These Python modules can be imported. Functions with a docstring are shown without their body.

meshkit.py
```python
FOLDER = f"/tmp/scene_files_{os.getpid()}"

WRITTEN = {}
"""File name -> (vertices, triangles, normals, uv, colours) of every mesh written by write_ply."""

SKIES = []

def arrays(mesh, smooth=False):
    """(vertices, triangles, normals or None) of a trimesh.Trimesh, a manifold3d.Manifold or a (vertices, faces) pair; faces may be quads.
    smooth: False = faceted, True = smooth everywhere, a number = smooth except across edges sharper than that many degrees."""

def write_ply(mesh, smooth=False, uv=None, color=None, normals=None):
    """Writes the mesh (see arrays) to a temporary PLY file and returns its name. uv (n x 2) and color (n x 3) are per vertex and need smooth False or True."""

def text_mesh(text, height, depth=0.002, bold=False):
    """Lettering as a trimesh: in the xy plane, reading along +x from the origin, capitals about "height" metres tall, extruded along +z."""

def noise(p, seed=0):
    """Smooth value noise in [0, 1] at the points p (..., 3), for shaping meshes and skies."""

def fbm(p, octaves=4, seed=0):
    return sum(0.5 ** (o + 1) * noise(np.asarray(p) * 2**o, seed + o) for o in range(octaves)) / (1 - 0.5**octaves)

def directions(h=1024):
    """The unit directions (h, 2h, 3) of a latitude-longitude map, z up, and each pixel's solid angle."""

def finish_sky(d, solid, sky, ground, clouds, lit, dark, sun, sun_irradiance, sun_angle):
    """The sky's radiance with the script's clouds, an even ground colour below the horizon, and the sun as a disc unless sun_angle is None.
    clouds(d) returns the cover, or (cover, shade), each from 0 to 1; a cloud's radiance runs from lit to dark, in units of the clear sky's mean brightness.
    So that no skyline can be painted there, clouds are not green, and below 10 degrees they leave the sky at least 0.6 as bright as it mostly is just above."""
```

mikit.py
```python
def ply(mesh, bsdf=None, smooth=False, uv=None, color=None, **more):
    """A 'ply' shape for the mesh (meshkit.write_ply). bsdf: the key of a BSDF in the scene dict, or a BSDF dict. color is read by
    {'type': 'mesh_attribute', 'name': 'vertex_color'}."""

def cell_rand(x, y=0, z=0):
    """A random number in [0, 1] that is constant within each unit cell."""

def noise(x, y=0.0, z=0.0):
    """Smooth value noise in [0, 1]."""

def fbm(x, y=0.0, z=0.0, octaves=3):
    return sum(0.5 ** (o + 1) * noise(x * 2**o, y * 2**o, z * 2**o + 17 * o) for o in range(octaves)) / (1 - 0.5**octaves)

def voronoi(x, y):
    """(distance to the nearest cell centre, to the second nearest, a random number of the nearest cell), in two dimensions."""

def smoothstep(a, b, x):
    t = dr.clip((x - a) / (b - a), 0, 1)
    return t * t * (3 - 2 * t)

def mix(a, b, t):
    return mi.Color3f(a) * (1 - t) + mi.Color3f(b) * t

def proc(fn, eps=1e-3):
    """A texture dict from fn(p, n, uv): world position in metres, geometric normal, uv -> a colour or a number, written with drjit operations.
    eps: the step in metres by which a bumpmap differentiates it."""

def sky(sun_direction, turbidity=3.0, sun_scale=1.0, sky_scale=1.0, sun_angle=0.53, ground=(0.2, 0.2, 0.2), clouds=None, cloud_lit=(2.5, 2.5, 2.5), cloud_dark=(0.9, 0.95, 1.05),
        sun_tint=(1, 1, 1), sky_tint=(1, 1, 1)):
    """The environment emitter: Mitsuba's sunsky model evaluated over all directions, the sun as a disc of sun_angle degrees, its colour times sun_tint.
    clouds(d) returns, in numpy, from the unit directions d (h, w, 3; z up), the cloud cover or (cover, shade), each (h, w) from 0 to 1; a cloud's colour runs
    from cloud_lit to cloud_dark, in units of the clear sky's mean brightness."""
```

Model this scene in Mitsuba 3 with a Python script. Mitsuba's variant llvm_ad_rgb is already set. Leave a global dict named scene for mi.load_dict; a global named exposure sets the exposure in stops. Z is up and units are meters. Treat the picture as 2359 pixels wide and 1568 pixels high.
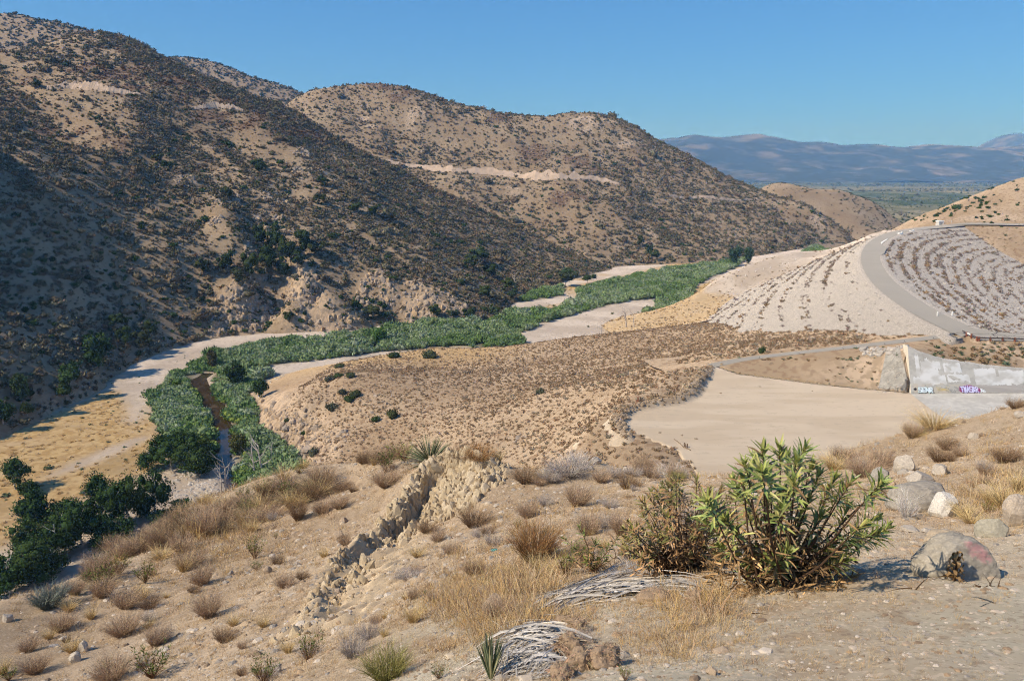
import math, random
import numpy as np
import drjit as dr
import mitsuba as mi
import trimesh
import mikit, meshkit
from mikit import proc, noise as dnoise, fbm as dfbm, voronoi as dvor, smoothstep as dss, mix as dmix, cell_rand
from scipy.interpolate import RBFInterpolator
from scipy.ndimage import gaussian_filter, map_coordinates
from shapely.geometry import Polygon, Point, LineString
from shapely import contains_xy, prepare

T = mi.ScalarTransform4f
random.seed(7)
R = np.random.default_rng(11)
scene, labels = {}, {}

# ------------------------------------------------------------------ camera, sky, exposure
PITCH = math.radians(12.1)
EYE = np.array([0.0, 0.0, 100.0])
CP, SP = math.cos(PITCH), math.sin(PITCH)
scene['camera'] = {'type': 'perspective', 'fov': 66.67, 'fov_axis': 'x', 'near_clip': 0.1, 'far_clip': 90000.0,
                   'to_world': T().look_at(origin=EYE.tolist(), target=[0, CP, 100 - SP], up=[0, 0, 1]),
                   'medium': {'type': 'ref', 'id': 'air'}}
SUN = np.array([-1.0, -0.50, 0.97])
scene['sky'] = mikit.sky(SUN.tolist(), turbidity=3, sky_scale=0.80, sun_scale=1.04, sun_tint=(0.93, 1.0, 1.14), sky_tint=(0.43, 0.91, 1.38), ground=(0.25, 0.2, 0.15))
exposure = 1.88
# the air between here and the far mountains
scene['air'] = {'type': 'homogeneous', 'albedo': {'type': 'rgb', 'value': [0.90, 0.94, 0.98]},
                'sigma_t': {'type': 'rgb', 'value': [2.0e-5, 4.2e-5, 8.0e-5]}}

# ------------------------------------------------------------------ surveying helpers: photo pixel (2358 wide) -> place
def ray(u, v):
    a, b = (u - 1179.0) / 1792.0, (784.0 - v) / 1792.0
    return np.array([a, CP + b * SP, -SP + b * CP])
def W(u, v, Y):
    r = ray(u, v)
    return EYE + r * (Y / r[1])
def Wz(u, v, z):
    r = ray(u, v)
    return EYE + r * ((z - EYE[2]) / r[2])
def Wv(pts, z):
    return np.array([Wz(u, v, z)[:2] for u, v in pts])
def project(p):
    d = np.asarray(p, float) - EYE
    f = d[..., 1] * CP - d[..., 2] * SP
    up = d[..., 1] * SP + d[..., 2] * CP
    return 1179 + 1792 * d[..., 0] / f, 784 - 1792 * up / f, f

def key_for(name, store={}):
    n = store.get(name, 0)
    store[name] = n + 1
    return name if n == 0 else f'{name}_{n:03d}'
def tag(key, label=None, category=None, group=None, kind=None):
    d = labels.setdefault(key, {})
    for a, b in (('label', label), ('category', category), ('group', group), ('kind', kind)):
        if b:
            d[a] = b
def fb(x, y, s, octaves=4, seed=0):
    p = np.stack([np.asarray(x) / s, np.asarray(y) / s, np.full(np.shape(x), 0.37 + seed * 3.1)], -1)
    return meshkit.fbm(p, octaves, seed) - 0.5
def ridged(x, y, s, octaves=4, seed=0):
    out, amp = 0, 0.5
    for o in range(octaves):
        p = np.stack([np.asarray(x) / s * 2**o, np.asarray(y) / s * 2**o, np.full(np.shape(x), 5.3 + seed)], -1)
        out = out + amp * (1 - np.abs(2 * meshkit.noise(p, seed + o) - 1))
        amp *= 0.5
    return out - 0.55
def sm(a, b, x):
    t = np.clip((x - a) / (b - a), 0, 1)
    return t * t * (3 - 2 * t)
def inside(poly, x, y):
    p = Polygon(poly).buffer(0)
    prepare(p)
    return contains_xy(p, np.asarray(x, float), np.asarray(y, float))
def poly_mask(polys, xs, ys, soft):
    """soft mask of world polygons on a regular grid"""
    X, Yg = np.meshgrid(xs, ys)
    m = np.zeros(X.shape)
    for p in polys:
        m = np.maximum(m, inside(p, X.ravel(), Yg.ravel()).reshape(X.shape))
    return gaussian_filter(m.astype(float), soft)
# ------------------------------------------------------------------ materials of the ground
def bs(name, fn, rough=0.9, spec=0.15):
    scene[name] = {'type': 'twosided', 'b': {'type': 'principled', 'base_color': proc(fn), 'roughness': rough, 'specular': spec}}
def col_hill(p, n, uv):
    a = dfbm(p.x * 0.03, p.y * 0.03, p.z * 0.03, octaves=3)
    b = dfbm(p.x * 0.45, p.y * 0.45, p.z * 0.45, octaves=3)
    c = dmix((0.24, 0.175, 0.11), (0.34, 0.265, 0.175), dss(0.3, 0.7, a * 0.5 + b * 0.5))
    c = dmix(c, (0.17, 0.115, 0.07), dss(0.52, 0.72, b) * 0.65)
    rock = dmix((0.50, 0.38, 0.26), (0.30, 0.24, 0.18), dss(0.4, 0.65, dfbm(p.x * 0.7, p.y * 0.7, p.z * 0.25, octaves=3)))
    steep = dss(0.72, 0.5, n.z)
    c = dmix(c, rock, dr.maximum(dr.clip(uv.x, 0, 1), steep * 0.8))
    return dmix(c, (0.115, 0.072, 0.048), dr.clip(uv.y, 0, 1) * dss(0.25, 0.5, b) * 0.85)
bs('m_hill', col_hill)
def col_valley(p, n, uv):
    a = dfbm(p.x * 0.05, p.y * 0.05, 0, octaves=3)
    b = dfbm(p.x * 0.6, p.y * 0.6, 0, octaves=3)
    sand = dmix((0.40, 0.335, 0.265), (0.50, 0.43, 0.35), dss(0.35, 0.65, a))
    sand = dmix(sand, (0.33, 0.27, 0.2), dss(0.56, 0.7, b) * 0.5)
    gold = dmix((0.36, 0.235, 0.10), (0.46, 0.33, 0.16), dss(0.3, 0.7, b))
    gold = dmix(gold, (0.30, 0.21, 0.10), dss(0.55, 0.72, a) * 0.6)
    c = dmix(sand, gold, dr.clip(uv.x, 0, 1))
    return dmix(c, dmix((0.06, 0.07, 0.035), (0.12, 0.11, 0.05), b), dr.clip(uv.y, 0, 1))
bs('m_valley', col_valley)
def col_terrace(p, n, uv):
    a = dfbm(p.x * 0.04, p.y * 0.04, 0, octaves=3)
    b = dfbm(p.x * 0.8, p.y * 0.8, p.z * 0.5, octaves=3)
    c = dmix((0.32, 0.235, 0.15), (0.39, 0.295, 0.195), dss(0.35, 0.65, a))
    c = dmix(c, (0.23, 0.15, 0.09), dss(0.5, 0.68, b) * 0.7)
    c = dmix(c, dmix((0.44, 0.29, 0.11), (0.50, 0.34, 0.15), b), dr.clip(uv.x, 0, 1))
    rock = dmix((0.48, 0.37, 0.26), (0.33, 0.25, 0.17), dss(0.42, 0.62, dfbm(p.x * 0.8, p.y * 0.8, p.z * 0.4, octaves=3)))
    return dmix(c, rock, dr.maximum(dss(0.8, 0.6, n.z), dr.clip(uv.y, 0, 1)))
bs('m_terrace', col_terrace)
def col_fore(p, n, uv):
    a = dfbm(p.x * 0.35, p.y * 0.35, p.z * 0.3, octaves=3)
    b = dfbm(p.x * 5, p.y * 5, p.z * 5, octaves=3)
    d = dfbm(p.x * 40, p.y * 40, p.z * 40, octaves=2)
    c = dmix((0.30, 0.222, 0.142), (0.385, 0.30, 0.205), dss(0.3, 0.7, a))
    grey = dmix((0.32, 0.285, 0.21), (0.40, 0.355, 0.265), b)
    c = dmix(c, grey, dr.clip(uv.x, 0, 1))
    c = dmix(c, (0.24, 0.16, 0.09), dss(0.5, 0.75, b) * 0.5)
    c = dmix(c, (0.50, 0.41, 0.30), dss(0.62, 0.74, d) * 0.55)
    c = dmix(c, (0.17, 0.125, 0.085), dss(0.42, 0.28, d) * 0.45)
    bank = dmix((0.48, 0.38, 0.25), (0.38, 0.29, 0.185), b)
    return dmix(c, bank, dr.maximum(dr.clip(uv.y, 0, 1), dss(0.7, 0.45, n.z)))
bs('m_fore', col_fore)
def col_pad(p, n, uv):
    a = dfbm(p.x * 0.06 + 0.3 * p.y * 0.05, p.y * 0.25, 0, octaves=3)
    b = dfbm(p.x * 0.5, p.y * 2.0, p.z, octaves=3)
    c = dmix((0.47, 0.38, 0.27), (0.52, 0.43, 0.315), dss(0.35, 0.65, a))
    c = dmix(c, (0.40, 0.33, 0.24), dss(0.58, 0.7, b) * 0.5)
    d = dfbm(p.x * 1.3, p.y * 1.3, p.z * 1.3, octaves=3)
    return dmix(c, dmix((0.27, 0.20, 0.13), (0.40, 0.31, 0.215), d), dr.clip(uv.x, 0, 1))
bs('m_pad', col_pad)
def col_riprap(p, n, uv):
    f, s, r = dvor(p.x * 2.0 + p.z, p.y * 2.0 - p.z * 0.9)
    a = dfbm(p.x * 0.05, p.y * 0.05, 0, octaves=2)
    c = dmix((0.30, 0.265, 0.22), (0.46, 0.41, 0.35), r)
    c = dmix(c, (0.42, 0.38, 0.325), a * 0.5)
    return c * (0.72 + 0.28 * dss(0.0, 0.22, s - f))
bs('m_riprap', col_riprap)
def col_asphalt(p, n, uv):
    a = dfbm(p.x * 0.1, p.y * 0.1, 0, octaves=3)
    b = dfbm(p.x * 6, p.y * 6, 0, octaves=2)
    return dmix((0.255, 0.235, 0.20), (0.32, 0.295, 0.25), 0.5 * a + 0.5 * b)
bs('m_asphalt', col_asphalt, 0.85)
def col_concrete(p, n, uv):
    a = dfbm(p.x * 0.25, p.y * 0.25, p.z * 0.6, octaves=3)
    b = dfbm(p.x * 1.5, p.y * 1.5, p.z * 1.5, octaves=3)
    c = dmix((0.40, 0.385, 0.345), (0.50, 0.485, 0.44), dss(0.35, 0.65, 0.6 * a + 0.4 * b))
    return c
bs('m_concrete', col_concrete, 0.8)
def col_far(p, n, uv):
    a = dfbm(p.x * 0.0006, p.y * 0.0006, p.z * 0.001, octaves=4)
    b = dfbm(p.x * 0.004, p.y * 0.004, p.z * 0.006, octaves=3)
    c = dmix((0.03, 0.038, 0.026), (0.17, 0.135, 0.085), dss(0.40, 0.66, 0.45 * a + 0.55 * b))
    return dmix(c, (0.20, 0.15, 0.105), dr.clip(uv.x, 0, 1) * dss(0.35, 0.6, b))
bs('m_far', col_far)
def col_plain(p, n, uv):
    a = dfbm(p.x * 0.0015, p.y * 0.0006, 0, octaves=4)
    b = dfbm(p.x * 0.02, p.y * 0.008, 0, octaves=3)
    c = dmix((0.21, 0.17, 0.10), (0.29, 0.235, 0.15), dss(0.35, 0.6, b))
    dark = dmix((0.045, 0.062, 0.028), (0.11, 0.11, 0.06), dss(0.4, 0.65, b))
    return dmix(c, dark, dr.clip(dss(0.36, 0.46, a) * uv.x * 1.3 + uv.y, 0, 1))
bs('m_plain', col_plain)

# ------------------------------------------------------------------ height fields
HF = {}
class Field:
    """a height field on a (possibly uneven) rectangular grid"""
    def __init__(s, name, xs, ys, Z):
        s.name, s.xs, s.ys, s.Z = name, np.asarray(xs), np.asarray(ys), Z
        HF[name] = s
    def __call__(s, x, y):
        x, y = np.asarray(x, float), np.asarray(y, float)
        i = np.clip(np.searchsorted(s.xs, x) - 1, 0, len(s.xs) - 2)
        j = np.clip(np.searchsorted(s.ys, y) - 1, 0, len(s.ys) - 2)
        fx = (x - s.xs[i]) / (s.xs[i + 1] - s.xs[i])
        fy = (y - s.ys[j]) / (s.ys[j + 1] - s.ys[j])
        ok = (fx >= 0) & (fx <= 1) & (fy >= 0) & (fy <= 1)
        z = (s.Z[j, i] * (1 - fx) + s.Z[j, i + 1] * fx) * (1 - fy) + (s.Z[j + 1, i] * (1 - fx) + s.Z[j + 1, i + 1] * fx) * fy
        return np.where(ok, z, -1e4)
def H(x, y, skip=()):
    z = np.full(np.shape(x), -1e4)
    for k, f in HF.items():
        if k not in skip:
            z = np.maximum(z, f(x, y))
    return z
def which(x, y):
    names = list(HF)
    return np.array(names, object)[np.argmax(np.stack([HF[k](x, y) for k in names]), 0)]
def surface(ctrl, xs, ys, step, blur, kernel='linear', smoothing=0.0, extra=()):
    """smooth surface through surveyed points (u, v, Y), evaluated on the grid xs, ys"""
    P = np.array([W(*c) for c in ctrl] + [list(e) for e in extra], float)
    x0, y0 = xs[0] - 4 * step, ys[0] - 4 * step
    cx = np.arange(x0, xs[-1] + 5 * step, step)
    cy = np.arange(y0, ys[-1] + 5 * step, step)
    X, Y = np.meshgrid(cx, cy)
    f = RBFInterpolator(P[:, :2], P[:, 2], kernel=kernel, smoothing=smoothing, degree=1)
    Z = f(np.stack([X.ravel(), Y.ravel()], 1)).reshape(X.shape)
    if blur:
        Z = gaussian_filter(Z, blur / step)
    GX, GY = np.meshgrid((np.asarray(xs) - x0) / step, (np.asarray(ys) - y0) / step)
    return map_coordinates(Z, [GY, GX], order=3, mode='nearest')
def behind(ctrl, dY, dz):
    out = []
    for u, v, Y in ctrl:
        p = W(u, v, Y)
        out.append((p[0] * (Y + dY) / Y, Y + dY, p[2] - dz))
    return out
YS = np.geomspace(1.2, 12000, 3000)
def cast(u, v, only=None, skip=(), ymin=0):
    """where the line of sight through a photo pixel first meets the ground"""
    r = ray(u, v)
    P = EYE + r[None] * (YS / r[1])[:, None]
    h = HF[only](P[:, 0], P[:, 1]) if only else H(P[:, 0], P[:, 1], skip)
    below = (P[:, 2] < h) & (YS > ymin)
    if not below.any():
        return None
    i = int(np.argmax(below))
    p = P[0]
    if i:
        a, b = P[i - 1], P[i]
        for _ in range(2):
            Q = a + (b - a) * np.linspace(0, 1, 12)[:, None]
            hq = HF[only](Q[:, 0], Q[:, 1]) if only else H(Q[:, 0], Q[:, 1], skip)
            k = max(1, int(np.argmax(Q[:, 2] < hq))) if (Q[:, 2] < hq).any() else 11
            a, b = Q[k - 1], Q[k]
        p = b
    return np.array([p[0], p[1], float(HF[only](p[0], p[1]) if only else H(p[0], p[1], skip))])
def nearest_pass(u, v, only):
    r = ray(u, v)
    P = EYE + r[None] * (YS / r[1])[:, None]
    gap = P[:, 2] - HF[only](P[:, 0], P[:, 1])
    return (u, v, float(YS[np.argmax(gap < 0)] if (gap < 0).any() else YS[np.argmin(gap)]))
def grid_mesh(f, keep=None, uv=None, uvscale=None):
    nx, ny = len(f.xs), len(f.ys)
    X, Y = np.meshgrid(f.xs, f.ys)
    V = np.stack([X, Y, f.Z], -1).reshape(-1, 3)
    q = (np.arange(ny - 1)[:, None] * nx + np.arange(nx - 1)[None]).ravel()
    F = np.stack([q, q + 1, q + nx + 1, q + nx], 1)
    if keep is not None:
        k = keep.ravel()
        F = F[k[F].any(1)]
    Fd = np.vstack([F[:, [0, 1, 2]], F[:, [0, 2, 3]]])
    used = np.unique(Fd)
    re = np.full(len(V), -1)
    re[used] = np.arange(len(used))
    return (V[used], re[Fd]), (None if uv is None else np.stack([u.ravel() for u in uv], 1)[used])
def spaced(a, b, near, far, c, grow):
    """coordinates from a to b, spaced 'near' at c and widening away from it"""
    def run(d):
        out, t = [], 0.0
        while t < d:
            t += min(far, near + grow * t)
            out.append(t)
        return np.array(out)
    return np.concatenate([c - run(c - a)[::-1], [c], c + run(b - c)])

# ---- valley floor (river bed), the ground sheet
vx = np.concatenate([np.arange(-760, 420, 2.2)])
vy = np.concatenate([np.arange(90, 620, 2.2), np.arange(620, 1500, 5.0)])
X, Y = np.meshgrid(vx, vy)
Z = 0.9 * fb(X, Y, 40, 3, 1) + 0.35 * fb(X, Y, 6, 3, 2)
willow_px = [
    [(1150,738),(1180,722),(1300,712),(1340,690),(1330,668),(1420,645),(1500,628),(1620,612),(1710,600),(1690,615),(1620,645),(1590,668),(1540,682),(1450,692),(1350,714),(1260,740),(1180,754),(1150,748)],
    [(1190,690),(1210,678),(1300,660),(1290,682),(1200,694)],
    [(1440,766),(1475,734),(1520,700),(1590,668),(1592,692),(1540,728),(1500,756)],
    [(520,838),(490,818),(570,800),(700,785),(850,770),(960,754),(985,740),(1120,742),(1235,750),(1185,770),(1197,794),(1120,800),(1040,797),(960,802),(870,808),(760,825),(620,842),(560,850)],
    [(490,818),(470,838),(420,855),(380,880),(350,910),(358,935),(372,990),(420,1030),(440,1080),(490,1050),(488,990),(468,930),(448,890),(446,866),(490,852),(520,838)],
    [(520,848),(600,842),(625,870),(585,885),(575,920),(605,960),(625,1000),(700,1020),(690,1090),(620,1125),(560,1145),(545,1100),(543,1010),(525,960),(508,915),(492,866)],
    [(1840,590),(1880,565),(1960,545),(2040,530),(2060,540),(1980,560),(1900,585)],
]
willow = [Wv(p, 0) for p in willow_px]
creek_line = Wv([(480,858),(456,872),(468,905),(496,935),(500,965),(518,1005),(514,1035),(512,1062),(528,1095),(545,1125),(590,1150)], 0)
creek_w = [2.6, 3.2, 3.4, 3.9, 4.0, 3.6, 2.9, 2.1, 2.1, 2.3, 2.8]
creek_poly = []
L = LineString(creek_line)
side = [[], []]
for i, (p, w) in enumerate(zip(creek_line, creek_w)):
    a, b = creek_line[max(i - 1, 0)], creek_line[min(i + 1, len(creek_line) - 1)]
    d = (b - a) / np.linalg.norm(b - a)
    nrm = np.array([-d[1], d[0]])
    side[0].append(p + nrm * w); side[1].append(p - nrm * w)
creek = np.array(side[0] + side[1][::-1])
sand = [Wv(p, 0) for p in [
    [(985,735),(960,754),(850,770),(700,787),(570,802),(490,818),(420,855),(370,890),(345,935),(330,930),(310,915),(270,885),(285,860),(340,820),(500,772),(620,757),(750,745),(900,737)],
    [(1160,772),(1240,745),(1360,715),(1450,692),(1530,685),(1500,715),(1445,765),(1340,772),(1200,796)],
    [(1155,715),(1190,695),(1290,682),(1330,690),(1180,715)],
    [(330,1110),(450,1085),(540,1150),(420,1250),(200,1330),(60,1420),(0,1400),(150,1300),(300,1200)],
    [(100,1095),(200,1050),(330,1000),(345,1010),(220,1065),(110,1105)],
    [(560,850),(750,830),(900,812),(1000,803),(1190,800),(900,822),(700,845),(640,870),(590,925),(570,910)],
    [(280,890),(330,930),(320,985),(300,980),(290,930)],
]]
valley_gold = [Wv(p, 0) for p in [
    [(-200,1060),(60,985),(260,895),(320,935),(320,985),(345,925),(372,990),(420,1035),(360,1080),(250,1120),(60,1240),(-200,1350)],
    [(1250,670),(1420,640),(1560,605),(1660,595),(1680,602),(1500,625),(1350,668)],
    [(1530,740),(1560,705),(1600,665),(1660,640),(1640,735)],
]]
mg = poly_mask(valley_gold, vx, vy, 1.2)
ms = poly_mask(sand, vx, vy, 1.0)
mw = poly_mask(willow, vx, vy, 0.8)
edge = 10 * fb(X, Y, 14, 3, 5)
far_y = sm(580, 640, Y)
gold_m = np.clip(np.clip(mg + 0.55 * sm(0.05, 0.25, fb(X, Y, 30, 3, 8)) * (1 - ms), 0, 1), 0, 1) * (1 - 0.9 * ms)
gold_m = np.clip(gold_m + 0.8 * fb(X, Y, 7, 3, 12) * gold_m, 0, 1)
mc = poly_mask([creek], vx, vy, 0.6)
Z -= 1.5 * mc
Z = np.where(mw > 0.3, Z + 0.1, Z)
valley_f = Field('valley', vx, vy, Z)
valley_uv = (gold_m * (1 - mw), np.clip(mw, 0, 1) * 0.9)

# ---- left spur with its gullies
A_sky = [(245,82,1080),(300,105,1060),(350,125,1040),(390,150,1030),(420,165,1020),(500,200,1000),(560,225,980),(650,258,950),(700,275,930),(770,320,915),(850,360,905),(900,385,900),(980,430,890),(1050,460,885),(1100,490,880),(1150,511,875),(1200,532,870),(1250,556,868),(1300,580,866),(1350,600,868)]
A_pts = A_sky + [
    (0,150,1000),(100,110,1050),(180,90,1080),(-150,100,1000),
    # brown crest of the middle hill and the slope under it
    (20,215,820),(110,195,800),(200,172,860),(290,142,930),(150,235,760),(250,230,780),(350,215,820),(200,290,700),(300,320,680),(120,310,690),(250,260,735),
    # drainage on the far left and the near left slope
    (30,190,830),(65,230,780),(85,270,730),(95,300,690),(120,335,655),(160,362,620),
    (-150,255,560),(0,288,560),(60,300,575),(110,318,585),(190,345,592),(270,352,598),(-150,450,460),(0,400,480),(0,500,440),(100,450,480),(150,500,480),(300,450,560),(300,550,510),(400,600,505),(450,680,490),(200,650,450),(100,650,415),(350,700,470),(-150,650,390),(0,700,385),
    # gully between the middle hill and the rocky spur
    (420,268,800),(395,290,760),(370,312,725),(350,350,685),(390,400,645),(450,450,615),(510,480,590),(560,520,570),(600,560,560),(628,610,552),(632,680,522),(622,748,495),
    (340,395,655),(420,470,580),(470,530,560),(520,470,572),(545,530,545),(500,600,525),(560,655,500),(530,685,494),(490,690,497),(455,700,496),
    # rocky spur
    (400,325,745),(455,250,830),(560,258,850),(640,300,815),(700,350,770),(660,400,710),(650,460,655),(630,520,600),(520,330,770),(600,380,740),(520,400,690),(590,450,640),
    # crest between the lit face and the shaded face
    (790,420,730),(889,489,690),(976,570,640),(1046,640,592),(1100,700,552),
    (720,450,672),(760,520,632),(820,560,610),(700,560,572),(720,600,545),(745,632,512),(700,618,515),(680,650,508),(795,655,514),(850,615,560),(880,652,541),(950,648,552),(1000,672,541),(1050,690,545),(660,680,503),(840,690,533),
    # shaded face
    (850,420,790),(900,440,800),(980,500,765),(1050,560,735),(1120,620,690),(1180,670,640),(1150,560,790),(1220,610,770),(1250,640,720),(1000,470,810),(760,350,850),(1080,500,820),
]
A_base = [(1410,618),(1350,634),(1280,655),(1220,676),(1170,700),(1140,725),(1100,740),(1040,742),(980,740),(900,741),(800,747),(740,748),(700,750),(660,752),(590,758),(520,770),(450,783),(400,798),(340,822),(300,850),(265,885),(180,925),(100,965),(0,1010),(-120,1060),(-300,1130)]
A_foot = [tuple(Wz(u, v, 0.5)) for u, v in A_base]
A_skirt = []
c0 = np.array([-260, 700.0])
for p in A_foot:
    d = (np.array(p[:2]) - c0); d /= np.linalg.norm(d)
    A_skirt.append((p[0] + d[0] * 25, p[1] + d[1] * 25, -7))
    A_skirt.append((p[0] + d[0] * 90, p[1] + d[1] * 90, -28))
# the hill runs on to the left of the view, high enough to shade the foot of the slope
caster = []
sd_ = SUN[:2] / np.hypot(*SUN[:2]); st_ = SUN[2] / np.hypot(*SUN[:2])
for u, v, Yb in [(-40,350,500),(0,390,480),(100,470,478),(150,540,478),(200,600,470),(240,650,470),(320,720,462),(330,800,432),(215,862,396),(150,925,356),(110,990,320),(30,1040,295)]:
    p = W(u, v, Yb)
    for d in (190, 260):
        caster.append((p[0] + sd_[0] * d, p[1] + sd_[1] * d, p[2] + st_ * d * (1.04 if d < 200 else 0.97)))
ax = np.arange(-760, 150, 1.9)
ay = np.arange(150, 1150, 1.9)
Z = surface(A_pts, ax, ay, 5.0, 4.2, extra=A_foot + A_skirt + behind(A_sky, 120, 45) + behind(A_sky[:6], 300, 160) + caster)
X, Y = np.meshgrid(ax, ay)
rock_px = [(660,560,60),(640,460,40),(690,400,36),(700,350,22),(620,510,36),(520,460,36),(505,490,24),(740,690,70),(700,640,50),(800,700,40),(880,650,45),(850,690,36),(960,690,40),(1020,710,45),(1060,725,30),(620,720,36),(560,700,50),(590,740,30),(520,740,36),(430,420,24),(150,130,24),(580,610,36)]
Z = Z + 11.0 * ridged(X, Y, 95, 3, 3) * sm(6, 40, Z) + 3.6 * fb(X, Y, 24, 3, 4) * sm(1, 12, Z) + 0.5 * fb(X, Y, 5, 2, 6)
c_, l_ = X * 0.76 + Y * 0.65, X * 0.65 - Y * 0.76
Z = Z + 10.0 * ridged(c_, l_ / 4.0, 62, 3, 7) * sm(8, 45, Z) + 3.0 * ridged(c_, l_ / 3.5, 21, 2, 9) * sm(3, 25, Z)
A_f = Field('spur', ax, ay, Z)

# ---- hill behind it
B_sky = [(640,262,1400),(700,216,1420),(770,206,1420),(850,199,1420),(900,201,1410),(950,211,1400),(1000,222,1400),(1040,241,1390),(1100,252,1380),(1170,258,1370),(1220,263,1370),(1262,276,1360),(1300,263,1380),(1340,259,1380),(1400,268,1380),(1450,287,1370),(1500,322,1360),(1560,352,1350),(1640,386,1330),(1700,411,1310),(1745,442,1290)]
B_pts = B_sky + [
    (800,300,1240),(900,320,1230),(1000,330,1230),(1100,330,1240),(1200,340,1235),(1300,350,1230),(1400,350,1240),(1500,380,1240),(1600,410,1240),
    (880,368,1160),(1000,385,1155),(1100,397,1145),(1200,408,1130),(1290,402,1130),(1360,395,1130),(1430,418,1130),(1560,445,1150),(1690,458,1190),
    (1000,420,1080),(1120,420,1080),(1180,432,1075),(1140,460,1035),(1060,420,1095),(1250,440,1060),(1330,450,1040),(1420,480,1010),(1300,500,990),(1250,520,975),
    (1400,530,950),(1440,560,930),(1470,590,905),(1500,500,1040),(1560,540,1000),(1620,570,960),(1600,500,1080),(1700,520,1090),(1760,540,1070),(1800,500,1160),
    (1830,462,1210),(1860,470,1190),(1890,490,1180),(1925,504,1170),(1955,530,1170),(1780,455,1230),(1850,530,1130),(1900,540,1150),
    (1660,560,990),(1720,575,990),
]
B_base = [(1380,622),(1440,608),(1500,606),(1560,603),(1620,600),(1700,593),(1760,583),(1820,573),(1880,562),(1930,548),(1970,538)]
B_foot = [tuple(Wz(u, v, 1.5)) for u, v in B_base]
bx = np.arange(-560, 620, 4.0)
by = np.arange(780, 1700, 4.0)
Z = surface(B_pts, bx, by, 12.0, 11.0, extra=B_foot + [(p[0] + 6, p[1] - 40, -10) for p in B_foot] + [(p[0] + 14, p[1] - 130, -40) for p in B_foot] + behind(B_sky, 120, 40) + [(640, 1300, -20), (600, 1150, -25), (560,1000,-30),(700,1500,-10)] + [(-80, 800, -10), (-200,800,0), (-400,820,0)])
X, Y = np.meshgrid(bx, by)
Z = Z + 14.0 * ridged(X, Y, 120, 3, 31) * sm(8, 60, Z) + 3.0 * fb(X, Y, 30, 3, 34) * sm(2, 14, Z) + 0.8 * fb(X, Y, 9, 2, 36)
Z = Z + 9.0 * ridged(X + 0.3 * Y, Y / 3.5, 75, 3, 37) * sm(8, 50, Z)
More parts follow.
